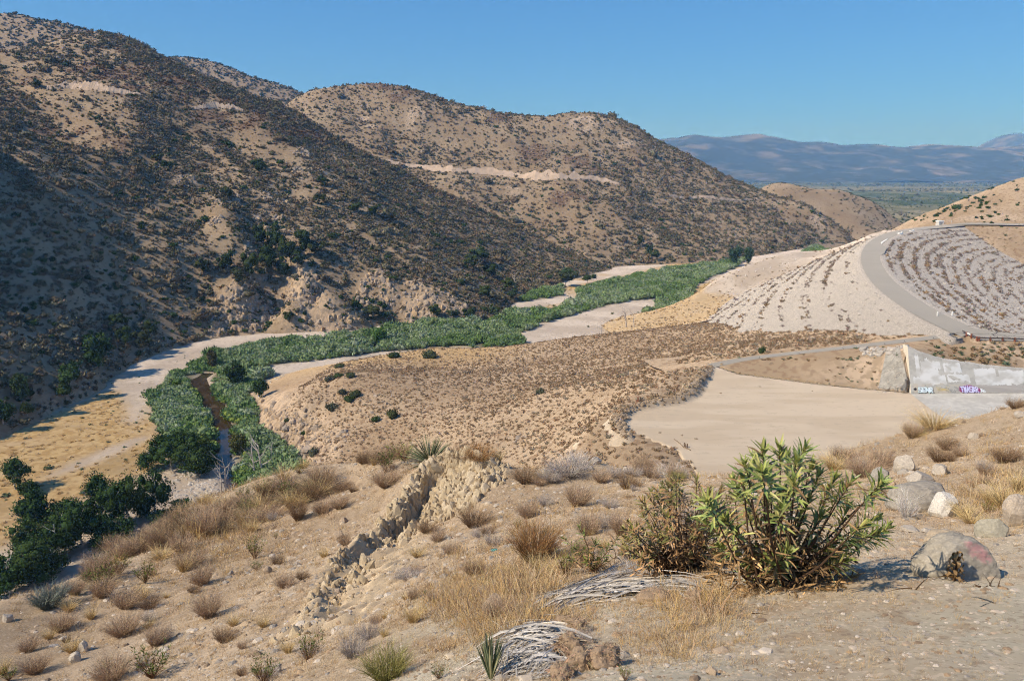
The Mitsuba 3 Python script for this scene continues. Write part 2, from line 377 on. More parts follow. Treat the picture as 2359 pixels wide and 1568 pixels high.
B_f = Field('hill', bx, by, Z)

# ---- tan knolls beyond the hill's end
E_sky = [(1700,470,1420),(1740,440,1430),(1765,424,1430),(1800,420,1420),(1835,426,1420),(1862,436,1410),(1895,438,1400),(1925,434,1400),(1960,447,1390),(2005,460,1380),(2035,482,1360),(2056,512,1330)]
E_pts = E_sky + [(1800,450,1350),(1850,460,1340),(1900,470,1320),(1950,480,1310),(2000,500,1290),(1960,510,1260),(2010,520,1270),(1900,520,1260),(2040,530,1290)]
ex = np.arange(360, 780, 5.0)
ey = np.arange(1180, 1640, 5.0)
Z = surface(E_pts, ex, ey, 12.0, 9.0, extra=behind(E_sky, 120, 45) + [(800, 1300, -30), (800, 1200, -30), (700,1170,-15), (560,1150,-5), (420,1180,-5)])
X, Y = np.meshgrid(ex, ey)
Z = Z + 4.0 * ridged(X, Y, 60, 3, 41) * sm(2, 20, Z) + 1.2 * fb(X, Y, 14, 3, 42)
E_f = Field('knoll', ex, ey, Z)

# ---- high ridges behind on the left
C_sky = [(300,140,2150),(390,133,2150),(430,134,2150),(465,137,2150),(500,146,2150),(530,156,2140),(570,176,2120),(600,187,2110),(640,194,2100),(670,206,2090),(700,222,2080),(760,250,2060)]
C_pts = C_sky + [(400,180,2000),(500,200,1980),(600,230,1960),(660,250,1940),(700,265,1930),(600,300,1800)]
cx = np.arange(-1100, -330, 7.0); cy = np.arange(1750, 2500, 7.0)
X, Y = np.meshgrid(cx, cy)
Z = surface(C_pts, cx, cy, 20.0, 14.0, extra=behind(C_sky, 200, 90))
Z = Z + 14 * ridged(X, Y, 150, 4, 51) + 3 * fb(X, Y, 20, 3, 52)
C_f = Field('far_ridge', cx, cy, Z)
D_sky = [(-200,30,1750),(-100,36,1750),(0,42,1750),(30,39,1750),(62,38,1745),(85,46,1740),(105,54,1735),(140,60,1730),(180,67,1720),(220,76,1710),(260,86,1700),(330,110,1680)]
D_pts = D_sky + [(0,90,1550),(100,95,1550),(200,105,1540),(-100,90,1550),(100,140,1400),(0,140,1400)]
dx_ = np.arange(-1500, -650, 6.0); dy_ = np.arange(1350, 2050, 6.0)
X, Y = np.meshgrid(dx_, dy_)
Z = surface(D_pts, dx_, dy_, 20.0, 14.0, extra=behind(D_sky, 200, 90))
Z = Z + 14 * ridged(X, Y, 140, 4, 61) + 3.5 * fb(X, Y, 22, 3, 62)
D_f = Field('peak', dx_, dy_, Z)

# ---- right abutment hill
H_sky = [(2500,380,640),(2358,404,650),(2300,425,655),(2250,445,660),(2200,465,660),(2150,482,665),(2100,503,668),(2060,524,670)]
H_pts = H_sky + [(2180,508,600),(2240,505,590),(2300,500,585),(2358,495,580),(2500,480,560),(2230,516,585),(2300,516,575),(2358,516,570),(2500,510,540),(2120,516,620),(2080,526,640),
    (2250,470,625),(2320,450,625),(2358,440,620)]
hx = np.arange(270, 640, 2.5); hy = np.arange(470, 900, 2.5)
Z = surface(H_pts, hx, hy, 8.0, 6.0, extra=behind(H_sky, 60, 26) + behind(H_sky, 160, 60) + [(270, 600, 35), (265, 700, 5), (300,560,48), (640, 480, 45), (500,470,22),(400,470,26)])
X, Y = np.meshgrid(hx, hy)
Z = Z + 2.5 * fb(X, Y, 30, 3, 71) * sm(64, 72, Z) + 0.5 * fb(X, Y, 6, 2, 72)
Hh_f = Field('abutment', hx, hy, Z)

# ---- dam: crest road, ruled rock faces either side
CREST = 62.0
crest_L = np.array([Wz(u, v, CREST)[:2] for u, v in [(2212,776),(2150,745),(2100,713),(2050,678),(2010,645),(1992,620),(1984,600),(1983,580),(1997,556),(2035,535),(2090,525),(2150,520),(2195,516)]])
crest_R = np.array([Wz(u, v, CREST)[:2] for u, v in [(2250,762),(2180,741),(2130,713),(2085,683),(2048,650),(2030,622),(2023,602),(2022,583),(2040,557),(2075,540),(2120,531),(2180,525),(2230,520)]])
def resample(P, n):
    d = np.concatenate([[0], np.cumsum(np.linalg.norm(np.diff(P, axis=0), axis=1))])
    t = np.linspace(0, d[-1], n)
    Q = np.stack([np.interp(t, d, P[:, k]) for k in range(P.shape[1])], 1)
    return Q
def smooth_line(P, n, s=4):
    Q = resample(P, n)
    pad = np.vstack([2 * Q[0] - Q[1:s * 4][::-1], Q, 2 * Q[-1] - Q[-s * 4:-1][::-1]])
    return gaussian_filter(pad, (s, 0))[s * 4 - 1:-(s * 4 - 1)]
cl = smooth_line(0.5 * (crest_L + crest_R), 160, 6)
ROADW = 5.2
tan_ = np.gradient(cl, axis=0); tan_ /= np.linalg.norm(tan_, axis=1, keepdims=True)
nl = np.stack([-tan_[:, 1], tan_[:, 0]], 1)           # towards the reservoir side (left)
from scipy.spatial import cKDTree
fine = resample(cl, 1200)
ft = np.gradient(fine, axis=0); ft /= np.linalg.norm(ft, axis=1, keepdims=True)
fn_ = np.stack([-ft[:, 1], ft[:, 0]], 1)
ctree = cKDTree(fine)
def crest_coords(x, y):
    d, i = ctree.query(np.stack([np.ravel(x), np.ravel(y)], 1))
    rel = np.stack([np.ravel(x), np.ravel(y)], 1) - fine[i]
    s = (rel * fn_[i]).sum(1)
    along = (rel * ft[i]).sum(1)
    over = np.where((i == 0) | (i == len(fine) - 1), np.abs(along), 0)
    return s.reshape(np.shape(x)), (i / (len(fine) - 1.0)).reshape(np.shape(x)), over.reshape(np.shape(x))
damx = np.arange(20, 640, 1.6); damy = np.arange(130, 680, 1.6)
X, Y = np.meshgrid(damx, damy)
S, Tt, O = crest_coords(X, Y)
lf = np.maximum(S - ROADW, 0); rf = np.maximum(-S - ROADW, 0)
Z = CREST - lf / np.interp(Tt, [0, .55, .7, .8, .87, 1], [1.75, 1.75, 2.0, 2.3, 2.7, 3.4]) - rf / 2.9 - 0.5 * np.maximum(O - 4, 0)
Z = Z + 0.3 * 0.6 * 0.4 * fb(X, Y, 3.0, 2, 81) * sm(0.5, 4, lf + rf) + 0.6 * fb(X, Y, 24, 2, 82) * sm(3, 15, lf + rf)
Z = np.where(lf + rf <= 0, CREST, Z)
dam_f = Field('dam', damx, damy, Z)

# ---- bench below the dam (toe road with white posts), between the dam and the river
toe = [nearest_pass(u, v, 'dam') for u, v in [(1640,738),(1680,690),(1740,660),(1800,634),(1860,604),(1920,580),(1960,563)]]
contact = [(u, v, nearest_pass(u, v, 'dam')[2] - 0.4) for u, v in [(1640,744),(1670,750),(1700,755),(1750,760),(1800,766),(1850,763),(1900,761),(1950,765),(2000,770),(2060,775),(2130,772),(2200,770)]]
bench_ctrl = toe + [(1525,742,487),(1560,712,520),(1600,682,560),(1590,740,470),(1637,652,545),(1684,646,535),(1740,629,535),(1801,612,540),(1850,592,550),(1660,631,560),(1725,606,560),(1806,580,565),(1843,575,570),(1923,573,570),(1983,552,585),(2015,540,620),(2060,528,655)]
tx_ = np.arange(60, 420, 2.0); ty_ = np.arange(420, 760, 2.0)
ed = [(1600,690,570),(1640,655,575),(1660,629,565),(1692,620,565),(1725,604,568),(1769,592,570),(1806,577,572),(1843,573,575),(1923,571,580),(1983,550,600),(2012,539,630),(2058,526,665)]
Z = surface(bench_ctrl, tx_, ty_, 7.0, 5.0, extra=behind(ed, 22, 12) + behind(ed, 60, 42) + behind(ed, 130, 85) + [(60, 560, -4), (60,700,-20)])
X, Y = np.meshgrid(tx_, ty_)
Z += 0.6 * fb(X, Y, 12, 3, 91)
Z = np.minimum(Z, 57 - 0.25 * np.maximum(Y - 610, 0))
Z = np.where(crest_coords(X, Y)[0] > 9, Z, -50)
bench_f = Field('bench', tx_, ty_, Z)

# ---- terrace between the river and the pad, with its cliffs
PADZ = 52.5
ter_ctrl = [(620,872,378),(700,850,388),(800,832,398),(900,815,405),(1000,802,412),(1190,795,414),(1260,785,418),(1330,775,424),(1500,759,436),(1600,747,440),
    *contact, *[(u, v + 12, Y - 12) for u, v, Y in contact[2:8]],
    (700,885,322),(640,905,333),(800,865,308),(1000,850,360),(1200,840,350),(1400,810,360),(1500,800,340),(1600,790,320),
    (640,918,316),(660,925,303),(700,930,287),(760,940,283),(800,950,277),(760,900,300),(850,900,290),(1000,900,284),(1150,890,285),(1300,870,285),(1450,850,260),
    (850,950,271),(860,975,267),(970,960,256),(1000,940,266),(1100,930,255),(1200,930,235),(1300,920,215),(1360,905,205),(1430,880,202),(1550,850,203),(1550,885,173),(1500,882,184),(1450,902,181),(1415,930,169),(1395,960,161),(1600,852,188),(1410,992,149),(1450,1012,140),(1490,1030,134),(1550,1055,123),
    (722,1000,271),(740,1030,263),(800,1020,256),(700,1032,266),(720,1070,255),
    (900,1040,240),(980,1000,240),(1080,990,222),(1180,1000,205),(1250,1000,193),(1350,975,176),(1195,1020,200),(1100,1040,200),(1300,1040,168),(1360,1020,158),(1000,1060,215),
    (1600,1090,115),(1700,1100,105),
    (1640,800,240),(1700,800,225),(1800,806,200),(1900,797,198),(2000,790,194),(1640,825,205),(1600,845,205)]
teru = [(600,965),(606,985),(622,1004),(640,1012),(680,1015),(694,1020)]
ter_foot = [tuple(Wz(u, v, 1.0)) for u, v in [(580,905),(590,930),(596,958),(608,985),(622,1006),(660,1016),(692,1019),(688,1050),(692,1090),(700,1130)]]
ter_skirt = [(p[0] - 14, p[1] + 2, -4) for p in ter_foot] + [(p[0] - 40, p[1], -10) for p in ter_foot]
top_edge = [(620,872,378),(800,832,398),(1000,802,412),(1190,795,414),(1330,775,424),(1500,759,436),(1600,747,446)]
gx = np.arange(-130, 135, 1.1); gy = np.arange(85, 500, 1.1)
Z = surface(ter_ctrl, gx, gy, 3.0, 2.2, extra=ter_foot + ter_skirt + behind(top_edge, 14, 4) + behind(top_edge, 50, 22) + [(-60,150,5),(-60,110,20),(0,110,45)])
X, Y = np.meshgrid(gx, gy)
Z = Z + 1.1 * ridged(X, Y, 30, 3, 101) * sm(0, 6, Z) + 0.35 * fb(X, Y, 5, 3, 102)
terrace_f = Field('terrace', gx, gy, Z)
# ---- pad, its road, cut bank, berm, channel (right of the terrace)
pad_px = [(1642,842),(1612,868),(1598,898),(1560,915),(1500,928),(1443,942),(1430,962),(1440,985),(1500,1012),(1560,1040),(1620,1110),(1720,1130),(1870,1130),(2000,1100),(2150,1050),(2358,1010),(2358,905),(2110,906),(2000,896),(1900,886),(1800,873),(1700,860)]
pad_poly = Wv(pad_px, PADZ)
road2_ctrl = [(2235,768,187.0),(2150,777,186.0),(2050,789,186.0),(1950,800,187.5),(1850,811,190.0),(1750,822,192.5),(1690,831,193.0)]
road2 = np.array([W(*c) for c in road2_ctrl])
road2 = np.vstack([road2, [Wz(1640, 842, PADZ + 0.05)]])
road2s = smooth_line(road2, 120, 4)
px_ = np.arange(10, 175, 0.7); py_ = np.arange(95, 235, 0.7)
X, Y = np.meshgrid(px_, py_)
pp = Polygon(pad_poly).buffer(0)
bnd = np.array(pp.exterior.segmentize(0.8).coords)
bt = cKDTree(bnd)
dist = bt.query(np.stack([X.ravel(), Y.ravel()], 1))[0].reshape(X.shape)
ins = inside(pad_poly, X.ravel(), Y.ravel()).reshape(X.shape)
sd = np.where(ins, -dist, dist)
r2t = cKDTree(road2s[:, :2])
rd, ri = r2t.query(np.stack([X.ravel(), Y.ravel()], 1))
rd, rz = rd.reshape(X.shape), road2s[ri, 2].reshape(X.shape)
Z = np.where(sd <= 0.6, PADZ + 0.05 * fb(X, Y, 4, 2, 111), -50.0)
# berm pushed up along the pad's west edge
berm_px = [(1636,836),(1622,850),(1604,872),(1588,898),(1555,912),(1500,922),(1450,930),(1432,945),(1422,962),(1432,982),(1445,995)]
berm_line = Wv(berm_px, PADZ + 1.2)
bl = resample(berm_line, 200)
bd_, bi_ = cKDTree(bl).query(np.stack([X.ravel(), Y.ravel()], 1))
bd_ = bd_.reshape(X.shape); bi_ = bi_.reshape(X.shape) / 199.0
hgt = np.interp(bi_, [0, .1, .3, .5, .7, .85, 1], [0.8, 1.5, 2.0, 1.7, 1.2, 1.4, 0.8]) * (1 + 0.5 * fb(X, Y, 3, 3, 113))
bermz = PADZ - 0.3 + hgt - 0.55 * np.maximum(bd_ - 0.6, 0) - np.where(sd > 0, 0.25, 0.45) * np.maximum(bd_ - 1.0, 0)
Z = np.maximum(Z, np.where(bd_ < 9, bermz + 0.45 * fb(X, Y, 1.6, 3, 114), -50))
pad_f = Field('pad', px_, py_, Z)


# the channel wall stands on the pad's level; its top leans back
wall_base_px = [(2098,906),(2140,906),(2200,906),(2280,905),(2360,905),(2440,905)]
wall_base = np.array([Wz(u, v, PADZ) for u, v in wall_base_px])
wall_top_px = [(2090,797),(2122,812),(2180,829),(2262,841),(2358,849),(2450,853)]
wall_top = np.array([W(u, v, b[1] + lean) for (u, v), b, lean in zip(wall_top_px, wall_base, [4.0, 3.4, 2.8, 2.4, 2.1, 2.0])])
bs_ctrl = [(1692,852,186.8),(1732,829,190.5),(1812,825,188),(1885,820,184),(1961,818,181),(2025,825,176.5),(2060,799,177),(2030,860,173),(1960,850,177),(1885,848,179),(1812,848,183),
    (2140,800,178),(2200,800,178.5),(2200,815,175),(2300,815,174),(2250,790,179),(2358,791,176.6),(2358,815,173.5),(2130,790,182)]
bs_extra = [tuple(Wz(u, v, PADZ)) for u, v in [(1642,842),(1692,853),(1772,867),(1853,879),(1933,887),(2025,895),(2075,903)]]
bs_extra += [(p[0], p[1] + 0.5, p[2] - 0.25) for p in wall_top]
bs_extra += [tuple(Wz(u, v, CREST - 0.05)) for u, v in [(2225,772),(2255,784),(2310,785),(2358,786),(2450,788),(2358,770),(2290,765),(2450,774)]]
n2 = np.gradient(road2s[:, :2], axis=0); n2 /= np.linalg.norm(n2, axis=1, keepdims=True); n2 = np.stack([n2[:, 1], -n2[:, 0]], 1)
if n2[60, 1] < 0: n2 = -n2
for i in range(0, 120, 9):
    p = road2s[i]
    for o, dz in ((-1.9, 0), (0, 0), (1.9, 0), (9, -1.6), (25, -6)):
        bs_extra.append((p[0] + n2[i, 0] * o, p[1] + n2[i, 1] * o, p[2] + dz))
kx = np.arange(40, 185, 0.6); ky = np.arange(155, 230, 0.6)
Z = surface(bs_ctrl, kx, ky, 1.2, 0.9, extra=bs_extra)
X, Y = np.meshgrid(kx, ky)
sdk = bt.query(np.stack([X.ravel(), Y.ravel()], 1))[0].reshape(X.shape)
insk = inside(pad_poly, X.ravel(), Y.ravel()).reshape(X.shape)
rdk, rik = r2t.query(np.stack([X.ravel(), Y.ravel()], 1)); rdk = rdk.reshape(X.shape); rzk = road2s[rik, 2].reshape(X.shape)
wl = np.interp(X, wall_top[:, 0], wall_top[:, 1])
front = (X > wall_top[0, 0] - 0.3) & (Y < wl + 0.15)
slope_k = np.clip(np.hypot(*np.gradient(Z, 0.6)), 0, 1.5)
Z = Z + np.where(rdk > 2.3, (0.5 * ridged(X, Y, 4.5, 3, 117) + 0.2 * fb(X, Y, 1.5, 2, 118)) * sm(0.15, 0.6, slope_k) + 0.12 * fb(X, Y, 3, 2, 119), 0)
Z = np.where(rdk < 2.1, rzk, Z)
Z = np.where(insk | front | (X < 48) & (Y < 190), -50, Z)
apron = Polygon([Wz(u, v, CREST)[:2] for u, v in [(2212,776),(2222,770),(2255,783),(2358,786),(2480,789),(2480,760),(2358,769),(2250,760),(2180,741)]]).buffer(0.3)
prepare(apron)
apm = contains_xy(apron, X.ravel(), Y.ravel()).reshape(X.shape)
Z = np.where(apm, CREST - 0.02, Z)
bankside_f = Field('bankside', kx, ky, Z)
bankside_f.Z = np.where((X > 113) & (Y > 186.5) & ~apm, -50, bankside_f.Z)
dX, dY = np.meshgrid(damx, damy)
dam_f.Z = np.where((dY < 178) | (dX > 108) & (dY < 184.5), -50, dam_f.Z)
# the terrace stops at the pad and at the road
X, Y = np.meshgrid(gx, gy)
dpad = bt.query(np.stack([X.ravel(), Y.ravel()], 1))[0].reshape(X.shape)
lowside = (Y < 186) & (X < 75)
blend = np.exp(-(dpad / 9.0) ** 2) * lowside
terrace_f.Z = terrace_f.Z * (1 - blend) + (PADZ + 0.1) * blend
lim = Polygon([tuple(p) for p in pad_poly]).union(Polygon([(49, 189), (60, 186), (110, 181), (140, 185), (140, 80), (60, 80)])).buffer(-0.2)
prepare(lim)
terrace_f.Z = np.where(contains_xy(lim, X.ravel(), Y.ravel()).reshape(X.shape), np.minimum(terrace_f.Z, PADZ - 0.25), terrace_f.Z)
terrace_f.Z = np.where((X > 46) & (Y < 235), np.minimum(terrace_f.Z, np.interp(X, road2s[::-1, 0], road2s[::-1, 2]) - 0.6), terrace_f.Z)

terrace_f.Z = np.where((X > 104) & (Y > 183), -50, terrace_f.Z)
# ---- foreground hillside under the photographer's feet
sil = [(-100,1430,13.5),(0,1382,15.5),(60,1368,17),(130,1340,19.5),(240,1292,24),(330,1234,28),(440,1178,30),(540,1150,31),(620,1105,31),(700,1083,30.5),(800,1062,29),(900,1048,27),(960,1042,25.5),(1040,1052,22),(1090,1062,20.8),(1150,1085,20.5),(1200,1100,22),(1250,1112,23),(1330,1078,22.5),(1370,1058,21.5),(1420,1082,20.5),(1500,1095,19.5),(1600,1105,18.5),(1700,1090,18),(1800,1075,18),(1900,1062,17.5),(2000,1030,17),(2080,1002,16.5),(2150,980,16),(2250,955,15.5),(2358,925,15),(2480,895,14.5)]
fore_ctrl = sil + [
    (0,1568,10.6),(-120,1568,10.5),(150,1568,10.2),(300,1568,9.3),(450,1568,8.2),(600,1568,6.9),(800,1568,5.2),(1000,1568,3.9),(1180,1568,3.1),(1400,1568,2.72),(1600,1568,2.6),(1800,1568,2.5),(2100,1568,2.45),(2358,1568,2.4),
    (100,1480,12.8),(250,1450,13.0),(400,1400,14.0),(300,1350,18.0),(450,1300,18.5),(400,1500,10.8),(600,1450,10.4),(550,1380,13.2),(600,1300,17.0),(550,1220,23.5),(700,1180,22.5),(650,1250,19.5),(750,1300,15.0),(700,1400,11.3),(760,1500,7.8),
    (800,1120,25.5),(800,1200,20.5),(900,1110,24.2),(960,1080,22.8),(860,1270,15.2),(900,1180,20.6),
    (1000,1180,18.9),(1080,1160,18.9),(1150,1150,18.6),(1050,1240,14.8),(950,1250,14.8),(1000,1330,10.2),(900,1350,10.6),(850,1450,7.6),(950,1450,6.3),(1000,1500,5.3),(1100,1400,6.7),(1100,1480,4.7),
    (1200,1300,8.9),(1200,1380,6.6),(1230,1240,11.4),(1200,1160,17.2),(1300,1150,17.0),(1300,1230,11.6),(1350,1320,7.7),(1300,1400,5.9),(1250,1470,4.3),
    (1400,1120,18.4),(1450,1180,13.4),(1500,1250,9.3),(1480,1340,6.4),(1420,1420,4.5),(1350,1480,3.75),(1500,1420,4.3),(1500,1500,3.3),(1600,1380,4.9),(1650,1320,6.0),(1650,1230,9.0),(1600,1160,13.5),(1700,1440,3.9),(1600,1480,3.45),
    (1780,1345,4.9),(1750,1250,7.6),(1850,1180,9.8),(1900,1120,13.0),(1950,1250,6.6),(1980,1350,4.5),(1900,1450,3.5),(2000,1180,8.7),(2050,1110,11.6),(2100,1060,13.4),(2180,1200,7.6),(2150,1120,10.6),(2230,1060,12.4),(2300,1000,13.6),(2358,980,13.8),(2358,1080,10.8),(2300,1150,8.9),(2358,1200,7.3),(2250,1260,5.9),(2150,1340,4.55),(2300,1340,4.4),(2358,1300,4.9),(2200,1450,3.4),(2358,1450,3.25),(2050,1500,2.95),(2300,1120,9.6)]
drop = []
for u, v, Yd in sil:
    p = W(u, v, Yd); s = (100 - p[2]) / math.hypot(p[0], p[1])     # slope of the sight line here
    for far_, k in ((6, 0.75), (14, 0.85), (30, 0.9)):
        f = (Yd + far_) / Yd
        drop.append((p[0] * f, p[1] * f, p[2] - far_ * (s + k * 0.55)))
home = [(0, 0, 98.35), (1.5, 0, 98.38), (-1.5, 0, 98.1), (0, -2, 98.6), (-4, -2, 97.0), (-8, 2, 94.2), (-14, 5, 91.0), (-20, 8, 86.0), (4, 0, 98.5), (8, 2, 98.6), (14, 8, 98.5), (-10, -6, 95.5), (6, -6, 99)]
fx_ = spaced(-46, 34, 0.035, 0.16, 0.6, 0.010)
fy_ = spaced(-4, 66, 0.035, 0.16, 3.0, 0.010)
Z = surface(fore_ctrl, fx_, fy_, 0.30, 0.34, extra=drop + home)
X, Y = np.meshgrid(fx_, fy_)
fore0 = Z
# broken bank: surveyed along its lip, the ground before it stands lower
lip_px = [(1188,1092,20.4),(1120,1066,20.8),(1060,1062,21.2),(1000,1080,21.4),(965,1110,20.8),(930,1150,19.6),(880,1200,18.0),(835,1250,16.4),(800,1290,15.2),(770,1330,13.8),(730,1400,11.4),(680,1460,9.6),(620,1500,8.9),(560,1545,8.4)]
lip = smooth_line(np.array([W(*c) for c in lip_px]), 400, 5)
lt = np.gradient(lip[:, :2], axis=0); lt /= np.linalg.norm(lt, axis=1, keepdims=True)
ln = np.stack([lt[:, 1], -lt[:, 0]], 1)
dL, iL = cKDTree(lip[:, :2]).query(np.stack([X.ravel(), Y.ravel()], 1))
rel = np.stack([X.ravel(), Y.ravel()], 1) - lip[iL, :2]
sL = (rel * ln[iL]).sum(1).reshape(X.shape)
endL = np.where((iL < 3) | (iL > 396), dL, 0).reshape(X.shape)
tL = (iL / 399.0).reshape(X.shape); dL = dL.reshape(X.shape)
if abs(ln[100] @ (np.array([0, -1.0]))) > 0 and ln[100] @ np.array([0.3, -1.0]) > 0: sgn = -1.0
else: sgn = 1.0
sL = sL * -sgn                                     # positive on the camera's side of the lip
crag = 0.30 * fb(X, Y, 0.55, 3, 121) + 0.22 * ridged(X, Y, 0.8, 2, 122)
hL = np.interp(tL, [0, .08, .2, .35, .5, .65, .8, 1], [0.0, 0.8, 1.05, 0.75, 0.5, 0.35, 0.3, 0.0])
cut = sm(-0.05, 0.42, sL + crag * 0.9) * np.exp(-np.maximum(sL, 0) / 2.2)
raise_ = 0.30 * np.exp(-np.maximum(-sL, 0) / 2.5) * (sL < 0) + 0.30 * np.exp(-np.maximum(sL, 0) / 4.5) * (sL >= 0)
Z = Z + hL * (raise_ * sm(4.5, 0, dL) - cut * sm(4.5, 1.5, dL))
bank_m = sm(0.02, 0.12, hL) * sm(-0.3, 0.0, sL) * sm(1.9, 0.8, sL) * sm(2.5, 1.2, dL)
Z = Z + bank_m * (0.30 * ridged(X, Y, 0.42, 3, 124) + 0.2 * fb(X, Y, 0.2, 2, 125))
# small relief
Z = Z + 0.26 * fb(X, Y, 2.2, 3, 131) + (0.11 * ridged(X, Y * 0.6, 0.8, 3, 133) + 0.09 * ridged(X + 0.8 * Y, (Y - 0.8 * X) * 0.25, 1.3, 3, 134)) * sm(4, 9, Y) + 0.05 * fb(X, Y, 0.22, 3, 132) + 0.014 * fb(X, Y, 0.08, 2, 136) * sm(8, 4, Y)
flat_px = [(1650,1568),(1700,1450),(1850,1380),(2000,1330),(2130,1260),(2250,1240),(2500,1300),(2500,1600),(1600,1600)]
greyz = np.array([W(u, v, Yd)[:2] for (u, v), Yd in zip(flat_px, [2.6, 3.8, 4.4, 4.6, 5.6, 5.8, 4.6, 2.0, 2.2])])
near_m = sm(9.5, 4.5, np.hypot(X - 0.5, Y)) * sm(-3.2, -0.2, X)
fore_f = Field('fore', fx_, fy_, Z)
fore_uv = (np.clip(near_m * (0.75 + 1.6 * fb(X, Y, 0.7, 3, 135)), 0, 1), np.clip(bank_m, 0, 1))

# ---- rock faces on the spur: push the surface into blocks where rock shows
X, Y = np.meshgrid(ax, ay)
rockm = np.zeros(X.shape)
rock_c = []
for u, v, r in rock_px:
    p = cast(u, v, only='spur')
    rr = r / 1792 * p[1] * 1.1
    rock_c.append((p, rr))
    d = np.hypot(X - p[0], (Y - p[1]) * 0.55)
    rockm = np.maximum(rockm, sm(rr, rr * 0.4, d))
rockm = rockm * sm(-0.12, 0.12, fb(X, Y, 16, 3, 141) + 0.06)
A_f.Z = A_f.Z + rockm * (5.0 * ridged(X, Y, 16, 4, 142) + 2.2 * fb(X, Y, 4.5, 2, 143))
def brush(px, only, X, Y, asp=0.5):
    m = np.zeros(X.shape)
    for u, v, r in px:
        p = cast(u, v, only=only)
        if p is None: continue
        rr = r / 1792 * p[1]
        m = np.maximum(m, sm(rr * 1.1, rr * 0.5, np.hypot(X - p[0], (Y - p[1]) * asp)))
    return m
rust_A = brush([(250,110,40),(300,125,40),(200,165,50),(270,175,50),(340,150,40),(330,190,40),(360,180,40),(400,190,35),(300,200,45),(480,262,40),(530,265,40),(580,275,40),(640,300,30),(690,300,50),(730,320,30),(430,220,30),(210,330,40),(250,345,45),(160,320,40),(100,305,30),(520,240,30),(460,200,30),(600,258,30),(30,225,30),(60,190,30)], 'spur', X, Y)
rust_A *= sm(-0.1, 0.1, fb(X, Y, 20, 3, 145) + 0.07)
spur_uv = (np.clip(rockm * 0.9, 0, 1), np.clip(rust_A, 0, 1))
X, Y = np.meshgrid(bx, by)
rust_B = brush([(870,205,40),(920,215,40),(1150,262,40),(1330,445,40),(1290,455,30),(1230,350,40),(1330,365,40),(1380,395,30),(1180,262,30)], 'hill', X, Y)
rust_B *= sm(-0.1, 0.1, fb(X, Y, 24, 3, 146) + 0.05)
rock_B = brush([(1340,280,40),(1400,300,40),(1100,470,25),(1180,440,20),(860,270,35),(960,270,30),(1440,570,30),(1500,540,20),(1880,500,25),(1450,350,40)], 'hill', X, Y) * sm(-0.02, 0.15, fb(X, Y, 20, 3, 147))
B_f.Z = B_f.Z + rock_B * (5 * ridged(X, Y, 18, 3, 148))
hill_uv = (rock_B * 0.9, np.clip(rust_B, 0, 1))

# ------------------------------------------------------------------ the ground's meshes
def visible_part(f, depth, names=None):
    X, Y = np.meshgrid(f.xs, f.ys)
    o = np.full(X.shape, -1e4)
    for k, g in HF.items():
        if k != f.name:
            o = np.maximum(o, g(X, Y))
    return f.Z > o - depth
def ground(key, f, mat, label, depth=2.0, uv=None, extra_keep=None, smooth=True):
    keep = visible_part(f, depth)
    if extra_keep is not None:
        keep &= extra_keep
    if uv is None:
        uv = (np.zeros(f.Z.shape), np.zeros(f.Z.shape))
    m, t = grid_mesh(f, keep, uv)
    scene[key] = mikit.ply(m, mat, smooth=smooth, uv=t)
    tag(key, label, key.replace('_', ' ').split()[-1], kind='structure')
ground('riverbed', valley_f, 'm_valley', 'sandy river bed with golden grass flats winding down the valley', 3, valley_uv)
ground('hillside', A_f, 'm_hill', 'steep brown hillside with gullies and rock faces left of the river', 3, spur_uv)
ground('second_hill', B_f, 'm_hill', 'brush covered hill with a pale road cut behind the left hillside', 5, hill_uv)
ground('tan_knolls', E_f, 'm_hill', 'bare tan knolls past the end of the brushy hill', 5)
ground('rear_ridge', C_f, 'm_hill', 'dark ridge showing behind the dip in the left skyline', 8)
ground('highest_peak', D_f, 'm_hill', 'dark green rocky peak at the top left of the skyline', 8)
HX, HY = np.meshgrid(hx, hy)
cutp = [cast(u, v, only='abutment') for u, v in [(2170,512),(2215,499),(2280,493),(2357,491),(2357,511),(2240,511)]]
cutm = poly_mask([[c[:2] for c in cutp if c is not None]], hx, hy, 0.8)
ground('abutment_hill', Hh_f, 'm_terrace', 'dry grass hill at the right end of the dam road', 3, (0 * HX, 0.8 * cutm))
BX, BY = np.meshgrid(tx_, ty_)
bench_gold = 0.7 * sm(0.1, 0.5, sm(25, 13, bench_f.Z) + 0.9 * fb(BX, BY, 16, 3, 92) - 0.1)
ground('dam_bench', bench_f, 'm_valley', 'tan bench along the foot of the rock dam', 2, (bench_gold, bench_gold * 0))
TX, TY = np.meshgrid(gx, gy)
cliff = [cast(u, v, only='terrace') for u, v in [(588,895),(640,905),(720,930),(800,985),(790,1040),(745,1080),(690,1088),(688,1050),(690,1020),(640,1012),(606,985)]]
cliffm = poly_mask([[c[:2] for c in cliff if c is not None]], gx, gy, 2.5)
terrace_f.Z = terrace_f.Z + cliffm * (3.2 * ridged(TX, TY, 9, 4, 105) + 1.2 * fb(TX, TY, 2.5, 2, 106)) * sm(0, 4, terrace_f.Z)
ground('terrace', terrace_f, 'm_terrace', 'flat tan terrace of dry scrub above the creek with a rocky edge', 2, (0.5 * sm(330, 400, TY) * sm(20, -20, TX), np.clip(cliffm * 0.9, 0, 1)))
X, Y = np.meshgrid(px_, py_)
ground('roadside_bank', bankside_f, 'm_terrace', 'orange cut bank and sandy earth between the pad and the upper road', 1.0, (0 * bankside_f.Z, 0.9 * sm(0.28, 0.6, np.where(bankside_f.Z < 0, 0, slope_k))))
pm = sm(0.15, 0.6, pad_f.Z - PADZ) * sm(-0.3, 0.1, fb(X, Y, 3, 3, 116) + 0.1)
